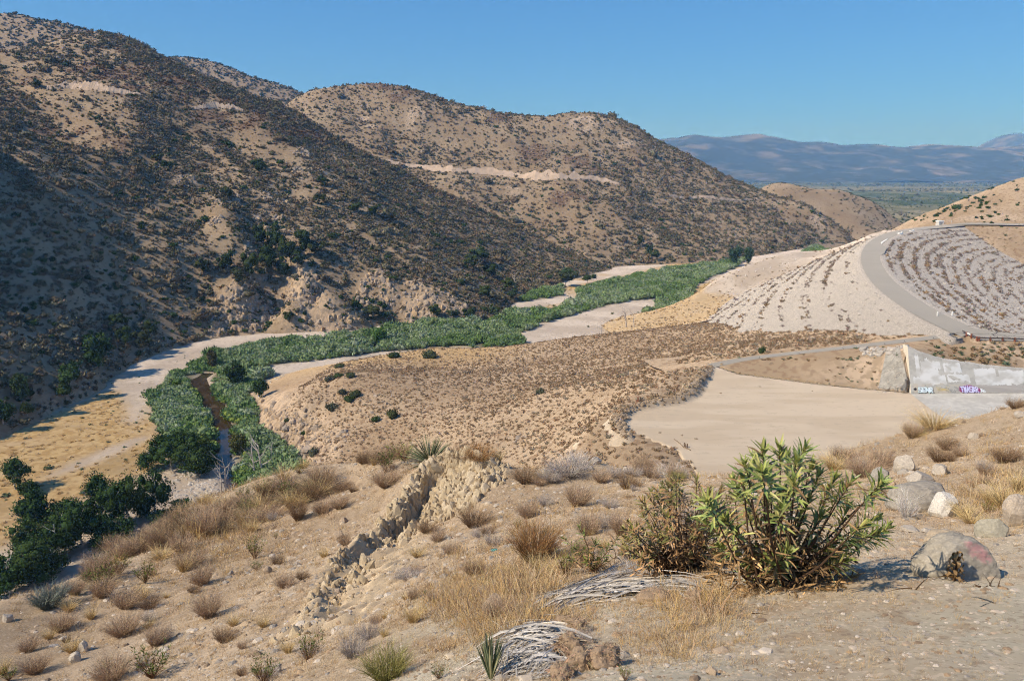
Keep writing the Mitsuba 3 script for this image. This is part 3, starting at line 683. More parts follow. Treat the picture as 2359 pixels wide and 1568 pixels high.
ground('graded_pad', pad_f, 'm_pad', 'bare graded dirt pad with a berm round its left edge', 1.0, (pm, pm * 0))
ground('foreground_hillside', fore_f, 'm_fore', 'steep dirt hillside with a broken bank in the foreground', 3, fore_uv)
keep = visible_part(dam_f, 2.0)
m, t = grid_mesh(dam_f, keep, (np.zeros(dam_f.Z.shape),) * 2)
scene['rock_dam__rock_face'] = mikit.ply(m, 'm_riprap', smooth=True, uv=t)
tag('rock_dam', 'curved rock fill dam with a paved road along its crest', 'dam')

# ---- far plain and mountains
PL = 8.0
def plain_strip():
    xs = np.concatenate([np.arange(-6000, 14000, 160.0)])
    ys = np.geomspace(1480, 12600, 110)
    X, Y = np.meshgrid(xs, ys)
    Zp = PL + 10 * fb(X, Y, 900, 3, 151) + 3 * fb(X, Y, 200, 2, 152) - 14 * sm(2200, 1450, Y)
    f = Field('plain', xs, ys, Zp)
    g = np.clip(1.0 - 0.55 * sm(2600, 2000, Y), 0, 1)
    return f, (g, 0.0 * g + 0.75 * sm(2500, 4600, Y))
plain_f, plain_uv = plain_strip()
m, t = grid_mesh(plain_f, None, plain_uv)
scene['valley_plain'] = mikit.ply(m, 'm_plain', smooth=True, uv=t)
tag('valley_plain', 'flat far valley plain dotted with trees below the mountains', 'plain', kind='structure')
def range_(key, sky, base_v, Yd, seed, label, rough, xr, foot=(), tanp=()):
    xs = np.arange(xr[0], xr[1], rough); ys = np.arange(Yd - 5200 * Yd / 16000, Yd + 1500, rough)
    P = [(u, v, Yd) for u, v in sky] + [(u, base_v, ys[0] + 200) for u, v in sky[::2]] + list(foot)
    Z = surface(P, xs, ys, rough * 1.5, rough * 1.3, extra=behind([(u, v, Yd) for u, v in sky], 1400, 500))
    X, Y = np.meshgrid(xs, ys)
    k = Yd / 16000
    top = np.maximum.accumulate(Z[::-1], 0)[::-1].max(0, keepdims=True)
    Z = Z + (520 * k * ridged(X, Y, 2600 * k, 5, seed) - 130 * k) * sm(20, 300 * k, Z) * (0.05 + 0.95 * sm(0.95, 0.45, Z / top)) + 90 * k * fb(X, Y, 600 * k, 4, seed + 7) + 16 * fb(X, Y, 200 * k, 2, seed + 5)
    sx_, sz_ = np.array([W(u, v, Yd) for u, v in sky])[:, [0, 2]].T
    zr = 100 + (np.interp(X, sx_, sz_) - 100) * 1.0 + 70 * k * fb(X, 0 * X + 3.3, 420 * k, 4, seed + 9) * 2
    lim_ = 100 + (zr - 100) * np.clip(1 - 0.62 * (Yd - Y) / (3600 * k) + 0.30 * ridged(X, Y, 1500 * k, 4, seed + 11) * sm(0, 1300 * k, Yd - Y), 0, 1)
    Z = np.where(Y < Yd, np.minimum(Z, lim_), np.minimum(Z, zr))
    f = Field(key, xs, ys, Z)
    tm = np.zeros(X.shape)
    for u, v, r in tanp:
        p = cast(u, v, only=key)
        if p is not None:
            tm = np.maximum(tm, sm(r / 1792 * p[1] * 1.2, r / 1792 * p[1] * 0.3, np.hypot(X - p[0], (Y - p[1]) * 0.25)))
    m, t = grid_mesh(f, None, (tm, tm * 0))
    scene[key] = mikit.ply(m, 'm_far', smooth=True, uv=t)
    tag(key, label, 'mountains', kind='structure')
range_('mountains', [(1300,330),(1400,328),(1510,321),(1560,318),(1595,310),(1640,317),(1700,313),(1750,310),(1800,321),(1850,328),(1890,325),(1930,335),(1990,331),(2040,345),(2100,336),(2150,334),(2230,346),(2290,341),(2358,333),(2450,328),(2600,330)], 417, 12000, 161, 'blue chaparral mountains along the right horizon', 48.0, (600, 11500),
       foot=[(1860,387,9500),(1940,396,9300),(2120,386,9600),(2060,382,9800),(1800,390,9300),(2220,392,9600)], tanp=[(1950,398,14),(2150,398,16)])
range_('distant_peak', [(2000,420),(2100,405),(2180,372),(2240,346),(2270,325),(2295,314),(2315,306),(2335,305),(2358,310),(2400,318),(2480,330),(2600,345)], 424, 17000, 171, 'pale distant peak behind the blue mountains at far right', 110.0, (7500, 15000))
scene['haze'] = {'type': 'cube', 'to_world': T().translate([4000, 8800, 530]).scale([13000, 10500, 600]), 'bsdf': {'type': 'null'}, 'interior': {'type': 'ref', 'id': 'air'}}
tag('haze', 'faint blue air in front of the far mountains', 'haze', kind='stuff')
# ------------------------------------------------------------------ plant and rock kit
scene['m_leaf'] = {'type': 'twosided', 'b': {'type': 'diffuse', 'reflectance': {'type': 'mesh_attribute', 'name': 'vertex_color'}}}
scene['m_gloss'] = {'type': 'twosided', 'b': {'type': 'principled', 'base_color': {'type': 'mesh_attribute', 'name': 'vertex_color'}, 'roughness': 0.38, 'specular': 0.5}}
class MB:
    """collects coloured triangles of ONE mesh"""
    def __init__(s): s.V, s.F, s.C, s.n = [], [], [], 0
    def add(s, V, F, C):
        V = np.asarray(V, float).reshape(-1, 3); C = np.broadcast_to(np.asarray(C, float), V.shape)
        s.V.append(V); s.F.append(np.asarray(F, int) + s.n); s.C.append(C); s.n += len(V)
        return s
    def get(s): return np.vstack(s.V), np.vstack(s.F), np.vstack(s.C)
    def ply(s, mat='m_leaf', smooth=False, M=None):
        V, F, C = s.get()
        d = mikit.ply((V, F), mat, smooth=smooth, color=C)
        if M is not None: d['to_world'] = M
        return d
def unit(v): return v / (np.linalg.norm(v, axis=-1, keepdims=True) + 1e-12)
def rand_dir(n, rng): return unit(rng.normal(size=(n, 3)))
def diamonds(mb, P, A, L, Wd, col, rng, fold=0.0):
    """one leaf per row: base P, direction A, length L, width Wd"""
    n = len(P)
    S = unit(np.cross(A, rand_dir(n, rng)))
    N = np.cross(A, S)
    L, Wd = np.broadcast_to(L, n)[:, None], np.broadcast_to(Wd, n)[:, None]
    V = np.stack([P, P + A * L * 0.45 - S * Wd / 2 + N * fold * Wd, P + A * L, P + A * L * 0.45 + S * Wd / 2 + N * fold * Wd], 1).reshape(-1, 3)
    i = np.arange(n)[:, None] * 4
    F = np.vstack([i + [0, 1, 2], i + [0, 2, 3]])
    mb.add(V, F, np.repeat(np.broadcast_to(col, (n, 3)), 4, 0))
def blades(mb, P, A, L, Wd, bend, col, rng, seg=3, tipcol=None):
    """grass blades and thin twigs: base P, direction A, drooping by bend"""
    n = len(P)
    L, Wd, bend = [np.broadcast_to(q, n)[:, None] for q in (L, Wd, bend)]
    S = unit(np.cross(A, rand_dir(n, rng)))
    out = unit(A * [1, 1, 0] + rand_dir(n, rng) * 0.3)
    col = np.broadcast_to(col, (n, 3)); tc = col if tipcol is None else np.broadcast_to(tipcol, (n, 3))
    rows, cols = [], []
    for k in range(seg + 1):
        t = k / seg
        c = P + A * L * t + (out * 0.7 - np.array([0, 0, 1.0])) * (bend * L * t * t)
        w = Wd * (1 - 0.85 * t) / 2
        rows += [c - S * w, c + S * w]
        cols += [col * (1 - t) + tc * t] * 2
    V = np.stack(rows, 1).reshape(-1, 3); C = np.stack(cols, 1).reshape(-1, 3)
    m = 2 * (seg + 1)
    i = np.arange(n)[:, None] * m
    F = np.vstack([np.vstack([i + [2 * k, 2 * k + 1, 2 * k + 3], i + [2 * k, 2 * k + 3, 2 * k + 2]]) for k in range(seg)])
    mb.add(V, F, C)
def tube(mb, P, r, col, sides=5):
    """a tapering limb along the points P"""
    P = np.asarray(P, float); r = np.broadcast_to(r, len(P))
    d = unit(np.gradient(P, axis=0))
    a = unit(np.cross(d, [0.31, 0.2, 0.93] if abs(d[0] @ [0.31, 0.2, 0.93]) < 0.95 else [1, 0, 0])); b = np.cross(d, a)
    th = np.arange(sides) * 2 * np.pi / sides
    V = (P[:, None] + r[:, None, None] * (a[:, None] * np.cos(th)[None, :, None] + b[:, None] * np.sin(th)[None, :, None])).reshape(-1, 3)
    F = []
    for k in range(len(P) - 1):
        for j in range(sides):
            p, q = k * sides + j, k * sides + (j + 1) % sides
            F += [[p, q, q + sides], [p, q + sides, p + sides]]
    mb.add(V, F, col)
ICO = {k: trimesh.creation.icosphere(subdivisions=k) for k in (0, 1, 2, 3)}
def lump(mb, c, r, col, seed, sub=1, rough=0.3):
    m = ICO[sub]
    V = np.array(m.vertices)
    k = 1 + rough * 2 * (meshkit.fbm(V * 1.7 + seed * 3.3, 3, seed) - 0.5)
    mb.add(V * k[:, None] * np.asarray(r) + np.asarray(c), m.faces, col)
def vary(col, n, rng, amt=0.25, hue=0.1):
    c = np.asarray(col) * np.exp(rng.normal(0, amt, (n, 1))) * np.exp(rng.normal(0, hue, (n, 3)))
    return c
def shrub_mesh(seed, col, n=46, rx=1.0, rz=0.8, leaf=0.42, core=0.72, amt=0.3, lobes=5, sub=1, hue=0.08):
    """rounded woody shrub: a few lobes closely set with leaf sprays"""
    rng = np.random.default_rng(seed)
    mb = MB()
    cs = [(0, 0, rz * 0.45, 0.75)] + [(math.cos(a) * rx * 0.5, math.sin(a) * rx * 0.5, rz * rng.uniform(0.25, 0.65), rng.uniform(0.4, 0.62)) for a in rng.uniform(0, 6.28, lobes)]
    w = np.array([c[3] ** 2 for c in cs]); w /= w.sum()
    for x, y, z, r in cs[:1] if sub == 0 else cs:
        if core: lump(mb, (x, y, z * 0.9), np.array([rx, rx, rz]) * r * core, np.asarray(col) * 0.9, seed + int(z * 100), 0 if sub == 0 else (1 if r == 0.75 else 0), 0.35)
    k = rng.choice(len(cs), n, p=w)
    d = rand_dir(n, rng); d[:, 2] = np.abs(d[:, 2]) * 0.9 - 0.15; d = unit(d)
    C = np.array(cs)
    P = C[k, :3] + d * np.array([rx, rx, rz]) * (C[k, 3] * rng.uniform(0.6, 0.98, n))[:, None]
    P[:, 2] = np.maximum(P[:, 2], 0.03)
    A = unit(d + 0.9 * rand_dir(n, rng) + [0, 0, 0.35])
    diamonds(mb, P - A * leaf * 0.3, A, leaf * rng.uniform(0.7, 1.3, n), leaf * 0.6, vary(col, n, rng, amt, hue), rng)
    return mb
def group_of(name, mbs, mat='m_leaf'):
    out = []
    for i, mb in enumerate(mbs):
        g = f'{name}_kind_{i}'
        scene[g] = {'type': 'shapegroup', 'body': mb.ply(mat)}
        out.append(g)
    return out
def Mx(p, rot, s, tilt=None):
    m = T().translate([float(q) for q in p])
    if tilt is not None: m = m @ T().rotate([tilt[0], tilt[1], 0], tilt[2])
    s = [float(q) for q in np.broadcast_to(s, 3)]
    return m @ T().rotate([0, 0, 1], float(rot)) @ T().scale(s)
def inst(key, group, M):
    scene[key] = {'type': 'instance', 'g': {'type': 'ref', 'id': group}, 'to_world': M}
def seen(P):
    """whether the points P can be seen from the camera, past the ground"""
    P = np.asarray(P, float)
    ok = np.ones(len(P), bool)
    u, v, f = project(P)
    ok &= (f > 0.5) & (u > 0) & (u < 2358) & (v > 0) & (v < 1568)
    for t in np.concatenate([np.linspace(0.012, 0.1, 14), np.linspace(0.13, 0.97, 46)]):
        Q = EYE + (P - EYE) * t
        h = H(Q[ok, 0], Q[ok, 1])
        idx = np.where(ok)[0]
        ok[idx[Q[ok, 2] < h - 0.05]] = False
    return ok
def plant_many(single, label, category, group, mass, mass_label, kinds, P, size, rng, most=300, flat=None, sink=0.06, mass_cat=None, aspect=(0.85, 1.15), cheap=None):
    """the plants that show largest as things of their own, the rest as one mass"""
    P, size = np.asarray(P), np.asarray(size)
    u, v, f = project(P)
    order = np.argsort(-size / np.maximum(f, 1))
    cand = order[:most * 4]
    vis = seen(P[cand] + np.stack([0 * size[cand], 0 * size[cand], size[cand] * 0.8], 1))
    front = set(cand[vis][:most].tolist())
    n = 0
    for i in range(len(P)):
        s = size[i] * np.array([1, rng.uniform(*aspect), (flat if flat else 1) * rng.uniform(0.85, 1.2)])
        M = Mx(P[i] - [0, 0, sink * size[i]], rng.uniform(0, 360), s)
        g = kinds[rng.integers(len(kinds))] if (i in front or not cheap) else cheap[rng.integers(len(cheap))]
        if i in front:
            k = key_for(single); inst(k, g, M); tag(k, label if isinstance(label, str) else label(i), category, group)
        else:
            n += 1; inst(f'{mass}__{n:05d}', g, M)
    if n: tag(mass, mass_label, mass_cat or category, kind='stuff')
def slope_of(f, X, Y, e=4.0):
    return (f(X + e, Y) - f(X - e, Y)) / (2 * e), (f(X, Y + e) - f(X, Y - e)) / (2 * e)
def in_view(x, y, z, m=120):
    u, v, f = project(np.stack([x, y, z], 1))
    return (f > 1) & (u > -m) & (u < 2358 + m) & (v < 1568 + m) & (v > -m)
def on_top(x, y, name, tol=0.4):
    h = HF[name](x, y)
    return h > H(x, y, skip=(name,)) - tol, h
# ------------------------------------------------------------------ brush on the hills
GREY = (0.155, 0.135, 0.086); SAGE = (0.185, 0.172, 0.112); GREEN = (0.055, 0.088, 0.03); RUST = (0.125, 0.07, 0.038); DRY = (0.24, 0.16, 0.09); OAK = (0.04, 0.062, 0.022)
k_grey = group_of('grey_shrub', [shrub_mesh(200 + i, c, n=42, lobes=4) for i, c in enumerate([GREY, SAGE, (0.13, 0.118, 0.07), (0.185, 0.145, 0.095)])])
k_green = group_of('green_shrub', [shrub_mesh(220 + i, c, n=60, lobes=5, leaf=0.36) for i, c in enumerate([GREEN, (0.05, 0.085, 0.028), (0.032, 0.055, 0.02)])])
k_rust = group_of('rust_shrub', [shrub_mesh(240 + i, c, n=34, lobes=3, rz=0.6) for i, c in enumerate([RUST, (0.10, 0.062, 0.038), (0.15, 0.085, 0.045)])])
k_far = group_of('far_shrub', [shrub_mesh(260 + i, c, n=16, lobes=0, sub=0, leaf=0.55) for i, c in enumerate([GREY, (0.05, 0.07, 0.03), (0.10, 0.075, 0.045), (0.075, 0.08, 0.05)])])
k_dry = group_of('dry_shrub', [shrub_mesh(280 + i, c, n=26, lobes=2, rz=0.6, sub=0, leaf=0.5) for i, c in enumerate([DRY, (0.19, 0.125, 0.07), (0.27, 0.19, 0.11), (0.2, 0.16, 0.1)])])

def cheap(name, seed, cols, **kw): return group_of(name, [shrub_mesh(seed + i, c, n=22, lobes=3, sub=0, leaf=0.55, core=0.8, **kw) for i, c in enumerate(cols)])
c_grey = cheap('grey_far', 1400, [GREY, SAGE, (0.125, 0.118, 0.07), (0.185, 0.145, 0.095)])
c_green = cheap('green_far', 1410, [GREEN, (0.065, 0.10, 0.036), (0.045, 0.07, 0.026)])
c_rust = cheap('rust_far', 1420, [RUST, (0.10, 0.062, 0.038), (0.15, 0.085, 0.045)], rz=0.6)
def fit(field, n, rng, box, name, dens, tol=0.5):
    x = rng.uniform(box[0], box[1], n); y = rng.uniform(box[2], box[3], n)
    ok, z = on_top(x, y, name, tol)
    ok &= in_view(x, y, z) & (z > 0.4)
    x, y, z = x[ok], y[ok], z[ok]
    sx, sy = slope_of(field, x, y, 5)
    keep = rng.uniform(size=len(x)) < dens(x, y, z, sx, sy)
    return np.stack([x, y, z], 1)[keep]
def gridval(M, f, x, y):
    i = np.clip(np.searchsorted(f.xs, x), 0, len(f.xs) - 1); j = np.clip(np.searchsorted(f.ys, y), 0, len(f.ys) - 1)
    return M[j, i]
def hill_label(what):
    def f(i):
        u, v, _ = project(P[i])
        if P[i][1] > 850 and u > 640: return what + (' on the second hill above its pale road cut' if v < 400 else ' on the second hill below its pale road cut' if u < 1500 else ' on the right end of the second hill')
        if u < 330 and v > 400: return what + ' in or beside the shade at the far left'
        if v < 300: return what + ' high on the left hillside'
        if v > 600: return what + ' low on the left hillside by the river bed'
        return what + (' on the left half of the left hillside' if u < 560 else ' by the rocky ridge of the left hillside' if u < 820 else ' on the shaded right flank of the left hillside')
    return f
# curvature finds the gullies, where the green shrubs stand
curvA = gaussian_filter(A_f.Z, 14 / 1.9) - gaussian_filter(A_f.Z, 3 / 1.9)
curvB = gaussian_filter(B_f.Z, 22 / 4.0) - gaussian_filter(B_f.Z, 5 / 4.0)
rng = np.random.default_rng(31)
def right_face(sx, sy): return sm(-0.12, 0.3, -sx - 0.25 * sy)
box_A = (-640, 140, 240, 1080)
def dens_grey(f, curv, rust, rock, s):
    def d(x, y, z, sx, sy):
        patch = 0.5 + 1.6 * fb(x, y, 45, 3, 301 + s)
        q = ((0.16 if s == 0 else 0.42) + 0.66 * right_face(sx, sy)) * np.clip(patch + 0.25, 0, 1.4) + 0.25 * sm(0.3, 2.0, gridval(curv, f, x, y)) + 0.38 * right_face(sx, sy) ** 2
        return np.clip(q, 0, 1) * (1 - 0.75 * gridval(rust, f, x, y)) * (1 - 0.4 * gridval(rock, f, x, y))
    return d
def dens_green(f, curv, rust, s):
    def d(x, y, z, sx, sy):
        patch = sm(0.02, 0.2, fb(x, y, 38, 3, 311 + s))
        return np.clip(0.14 * patch + 0.05 + 0.5 * sm(0.5, 2.4, gridval(curv, f, x, y)) + 0.10 * sm(120, 20, z), 0, 1) * (1 - gridval(rust, f, x, y))
    return d
PA = fit(A_f, 105000, rng, box_A, 'spur', dens_grey(A_f, curvA, rust_A, rockm, 0))
PB = fit(B_f, 62000, rng, (-480, 600, 800, 1560), 'hill', dens_grey(B_f, curvB, rust_B, rock_B, 1), 1.0)
P = np.vstack([PA, PB]); sz = rng.lognormal(-0.02, 0.48, len(P)) * np.where(P[:, 1] > 850, 1.65, 1.3)
plant_many('grey_shrub', hill_label('grey green sagebrush shrub'), 'shrub', 'grey shrubs on the hillsides', 'hillside_brush', 'grey green brush scattered over the hillsides', k_grey, P, sz, rng, cheap=c_grey)
PA = fit(A_f, 40000, rng, box_A, 'spur', dens_green(A_f, curvA, rust_A, 0))
PB = fit(B_f, 22000, rng, (-480, 600, 800, 1560), 'hill', dens_green(B_f, curvB, rust_B, 1), 1.0)
P = np.vstack([PA, PB]); sz = rng.lognormal(0.2, 0.38, len(P)) * np.where(P[:, 1] > 850, 1.35, 1.25)
plant_many('green_shrub', hill_label('dark green rounded shrub'), 'shrub', 'green shrubs on the hillsides', 'green_brush', 'dark green brush in the hillside gullies', k_green, P, sz, rng, cheap=c_green)
PA = fit(A_f, 42000, rng, box_A, 'spur', lambda x, y, z, sx, sy: 0.9 * gridval(rust_A, A_f, x, y) + 0.05)
PB = fit(B_f, 20000, rng, (-480, 600, 800, 1560), 'hill', lambda x, y, z, sx, sy: 0.8 * gridval(rust_B, B_f, x, y) + 0.06, 1.0)
P = np.vstack([PA, PB]); sz = rng.lognormal(0.0, 0.25, len(P)) * np.where(P[:, 1] > 850, 1.5, 1.2)
plant_many('rust_shrub', hill_label('low rust brown shrub'), 'shrub', 'rust brown shrubs on the crests', 'rust_brush', 'rust brown brush matting the hill crests', k_rust, P, sz, rng, cheap=c_rust)
# dry tufts between the shrubs
PA = fit(A_f, 26000, rng, box_A, 'spur', lambda x, y, z, sx, sy: 0.42 * (1 - gridval(rockm, A_f, x, y)))
plant_many('dry_tuft', 'small dry brown tuft on the hillside', 'shrub', 'dry tufts on the hillside', 'hillside_tufts', 'small dry brown tufts between the shrubs of the hillside', k_dry, PA, rng.lognormal(-0.35, 0.3, len(PA)), rng, most=0)
# far ridges, knolls, abutment
def far_mass(key, label, f, name, n, box, dens, size, kinds, tol=3.0):
    P = fit(f, n, rng, box, name, dens, tol)
    for i, p in enumerate(P):
        inst(f'{key}__{i:05d}', kinds[rng.integers(len(kinds))], Mx(p - [0, 0, 0.2], rng.uniform(0, 360), size * rng.lognormal(0, 0.3) * np.array([1, 1, 0.85])))
    tag(key, label, 'brush', kind='stuff')
far_mass('ridge_brush', 'dark brush covering the rear ridge', C_f, 'far_ridge', 5200, (-1100, -330, 1780, 2250), lambda x, y, z, sx, sy: 0.85 + 0 * x, 4.0, k_far)
far_mass('peak_brush', 'dark brush covering the highest peak', D_f, 'peak', 5200, (-1500, -650, 1360, 1900), lambda x, y, z, sx, sy: 0.9 + 0 * x, 3.6, k_far)
far_mass('knoll_brush', 'scattered dark brush on the tan knolls', E_f, 'knoll', 2600, (360, 780, 1180, 1500), lambda x, y, z, sx, sy: 0.16 + 0.8 * right_face(sx, sy), 2.0, k_far, 1.0)
P = fit(Hh_f, 4200, rng, (280, 640, 480, 760), 'abutment', lambda x, y, z, sx, sy: (z > 62) * (0.16 + 0.75 * sm(-0.02, 0.15, fb(x, y, 26, 2, 321))), 0.5)
plant_many('abutment_shrub', 'dark green shrub on the dry grass hill above the far end of the dam', 'shrub', 'shrubs on the right hill', 'abutment_brush', 'dark shrubs on the right hill', k_green, P, rng.lognormal(0.25, 0.3, len(P)), rng, most=120)

# oaks and big shrubs: photo base pixel -> ground; crown height in photo pixels
def leafy_crown(mb, c, r, n, leaf, col, rng, lobes=9, amt=0.28, core=0.66, hue=0.07, up=0.25):
    c, r = np.asarray(c, float), np.asarray(r, float)
    L = [(c, 0.72)] + [(c + rand_dir(1, rng)[0] * r * rng.uniform(0.45, 0.78), rng.uniform(0.26, 0.55)) for _ in range(lobes)]
    w = np.array([q[1] ** 2 for q in L]); w /= w.sum()
    for q, s in L:
        if core: lump(mb, q, r * s * core, np.asarray(col) * 0.9, int(rng.integers(1e6)), 1, 0.4)
    k = rng.choice(len(L), n, p=w)
    d = rand_dir(n, rng)
    Q = np.array([q[0] for q in L]); S = np.array([q[1] for q in L])
    P = Q[k] + d * r * (S[k] * rng.uniform(0.55, 1.0, n))[:, None]
    tint = rng.normal(0, 0.2, len(L))[k]
    A = unit(d * 0.6 + rand_dir(n, rng) + [0, 0, up])
    diamonds(mb, P - A * leaf * 0.3, A, leaf * rng.uniform(0.7, 1.35, n), leaf * 0.6, vary(col, n, rng, amt, hue) * np.exp(tint)[:, None], rng)
def make_tree(name, p, h, w, seed, col, label, category, group, trunk=0.25, bark=(0.32, 0.28, 0.23), n=700, leaf=None, stems=1, lobes=10, crown_z=0.6, lean=0.1, core=0.6, squat=1.0, amt=0.28):
    """trunk with limbs and a crown of leaf sprays, h metres high and w wide"""
    rng = np.random.default_rng(seed)
    k = key_for(name)
    leaf = leaf or 0.055 * h + 0.12
    tb, cb = MB(), MB()
    for s in range(stems):
        a = rng.uniform(0, 6.28); off = (0.12 * w if stems > 1 else 0)
        base = np.array([math.cos(a) * off, math.sin(a) * off, -0.3])
        top = np.array([math.cos(a) * (off * 2.2 + lean * h * 0.5), math.sin(a) * (off * 2.2 + lean * h * 0.5), h * rng.uniform(0.72, 0.9)])
        t = np.linspace(0, 1, 6)[:, None]
        path = base + (top - base) * t + rng.normal(0, 0.02 * h, (6, 3)) * t * (1 - t) * 4
        r0 = 0.022 * h + 0.03
        tube(tb, path, np.linspace(r0, r0 * 0.25, 6), np.asarray(bark) * rng.uniform(0.85, 1.1), 6)
        for b in range(5):
            q = path[2 + b % 3] * 1.0
            d = unit(np.array([rng.normal(), rng.normal(), 0.7]))
            tube(tb, [q, q + d * h * 0.14 + [0, 0, 0.02 * h], q + d * h * 0.26 + [0, 0, h * 0.07]], [r0 * 0.5, r0 * 0.3, r0 * 0.1], bark, 4)
        cz = h * (1 - (1 - trunk) / 2)
        leafy_crown(cb, (top[0] * 0.7, top[1] * 0.7, cz), np.array([w / 2, w / 2, h * (1 - trunk) / 2 * squat]), n // stems, leaf, col, rng, lobes=lobes, core=core, amt=amt)
    M = Mx(p, 0, 1)
    scene[k + '__trunk'] = tb.ply(M=M)
    scene[k + '__crown'] = cb.ply(M=M)
    tag(k, label, category, group)
    return k
def size_at(p, px):
    return px / 1792 * math.hypot(p[1], p[0] * 0) / (CP)
def oak(u, v, hpx, wpx, label, seed, col=OAK, name='oak_tree', group='oaks on the hillside', **kw):
    p = cast(u, v)
    if p is None: return
    h, w = size_at(p, hpx) * 1.05, size_at(p, wpx)
    make_tree(name, p, h, w, seed, col, label, 'tree', group, trunk=0.12, n=520, lobes=8, **kw)
oaks = [(640,594,76,58),(668,604,60,56),(702,590,58,62),(728,592,44,50),(612,630,66,58),(576,644,62,52),(525,630,48,50),(462,632,40,52),(600,570,52,46),(655,640,46,44),(690,620,40,46),(548,655,44,40),(1102,606,40,58),(1085,618,34,40),(1130,640,30,48),(1303,660,36,62),(1352,654,26,44),(1170,668,30,40),
        (600,400,26,36),(523,460,34,34),(592,388,24,36),(516,455,26,30),(390,395,26,40),(365,375,22,36),(88,206,22,26),(1000,735,40,42),(1085,738,34,44),(860,735,34,56),(890,738,26,40),(1140,730,24,40),(665,742,26,40),(1040,735,26,36),(745,430,26,34),(820,490,26,40),(860,500,24,36),(735,470,26,34),(770,560,24,36),(1120,690,34,50),(1180,690,26,40),(330,800,50,60),(290,805,56,52),(350,775,40,44),(270,760,40,50),(1478,570,30,24),(1495,590,28,24),(1510,600,26,30)]
for i, (u, v, hp, wp) in enumerate(oaks):
    where = 'in the ravine at the middle of the hillside' if 440 < u < 740 and v > 560 else ('at the foot of the hill beside the river bed' if v > 640 else 'standing alone on the slope')
    if u < 380 and v > 740: where = 'in the shade at the foot of the left slope'
    oak(u, v, hp, wp, f'dark green oak {where}', 500 + i, col=[OAK, (0.05, 0.07, 0.025), (0.035, 0.055, 0.022), (0.055, 0.068, 0.03)][i % 4])

# rock outcrops: angular blocks half sunk in the slope
def rock_mesh(seed, col, sub=1, rough=0.35, flat=0.8, cuts=7):
    """an angular boulder: a lumpy ball with a few planes cut off it"""
    rng = np.random.default_rng(seed)
    m = ICO[sub]; V = np.array(m.vertices)
    V = V * (1 + rough * 1.4 * (meshkit.fbm(V * 1.3 + seed * 1.7, 3, seed)[:, None] - 0.5))
    for _ in range(cuts):
        d = rand_dir(1, rng)[0]; lim = rng.uniform(0.5, 0.82)
        t = V @ d
        V = V - np.maximum(t - lim, 0)[:, None] * d * 0.96
    V[:, 2] *= flat
    C = np.asarray(col) * (0.9 + 0.35 * (meshkit.fbm(V * 3 + seed, 2, seed)[:, None] - 0.5))
    return MB().add(V, m.faces, C)
k_crag = group_of('crag', [rock_mesh(600 + i, c, 1, 0.5, 1.0) for i, c in enumerate([(0.46, 0.35, 0.24), (0.38, 0.31, 0.24), (0.50, 0.37, 0.23), (0.34, 0.29, 0.24), (0.44, 0.36, 0.28)])])
P, sz = [], []
for p, rr in rock_c:
    m = int(70 + rr * 6)
    a, d = rng.uniform(0, 6.28, m), rr * np.sqrt(rng.uniform(0, 1, m))
    x, y = p[0] + d * np.cos(a), p[1] + d * np.sin(a) * 1.5
    ok, z = on_top(x, y, 'spur', 0.2)
    ok &= (gridval(rockm, A_f, x, y) > 0.25) & (z > 0.5)
    P.append(np.stack([x, y, z], 1)[ok]); sz.append(rng.lognormal(0.0, 0.38, int(ok.sum())))
P, sz = np.vstack(P), np.concatenate(sz)
plant_many('crag', lambda i: 'weathered tan rock ' + ('on the rocky ridge of the hillside' if project(P[i])[1] < 590 else 'of the cliffs at the foot of the hillside' if project(P[i])[0] > 620 else 'at the shaded left end of the hillside cliffs'), 'rock', 'crags on the hillside', 'hillside_rocks', 'broken tan rock on the hillside cliffs', k_crag, P, sz, rng, most=150, sink=0.3, aspect=(0.7, 1.5), flat=1.35)
xb = fit(B_f, 2600, rng, (-400, 600, 850, 1450), 'hill', lambda x, y, z, sx, sy: gridval(rock_B, B_f, x, y) * 0.8 + 0.10, 1.0)
for i, p in enumerate(xb): inst(f'second_hill_rocks__{i:05d}', k_crag[rng.integers(5)], Mx(p - [0, 0, 0.5], rng.uniform(0, 360), rng.lognormal(0.35, 0.4) * np.array([1, 1.2, 0.8])))
tag('second_hill_rocks', 'pale rocks breaking through the brush of the second hill', 'rocks', kind='stuff')

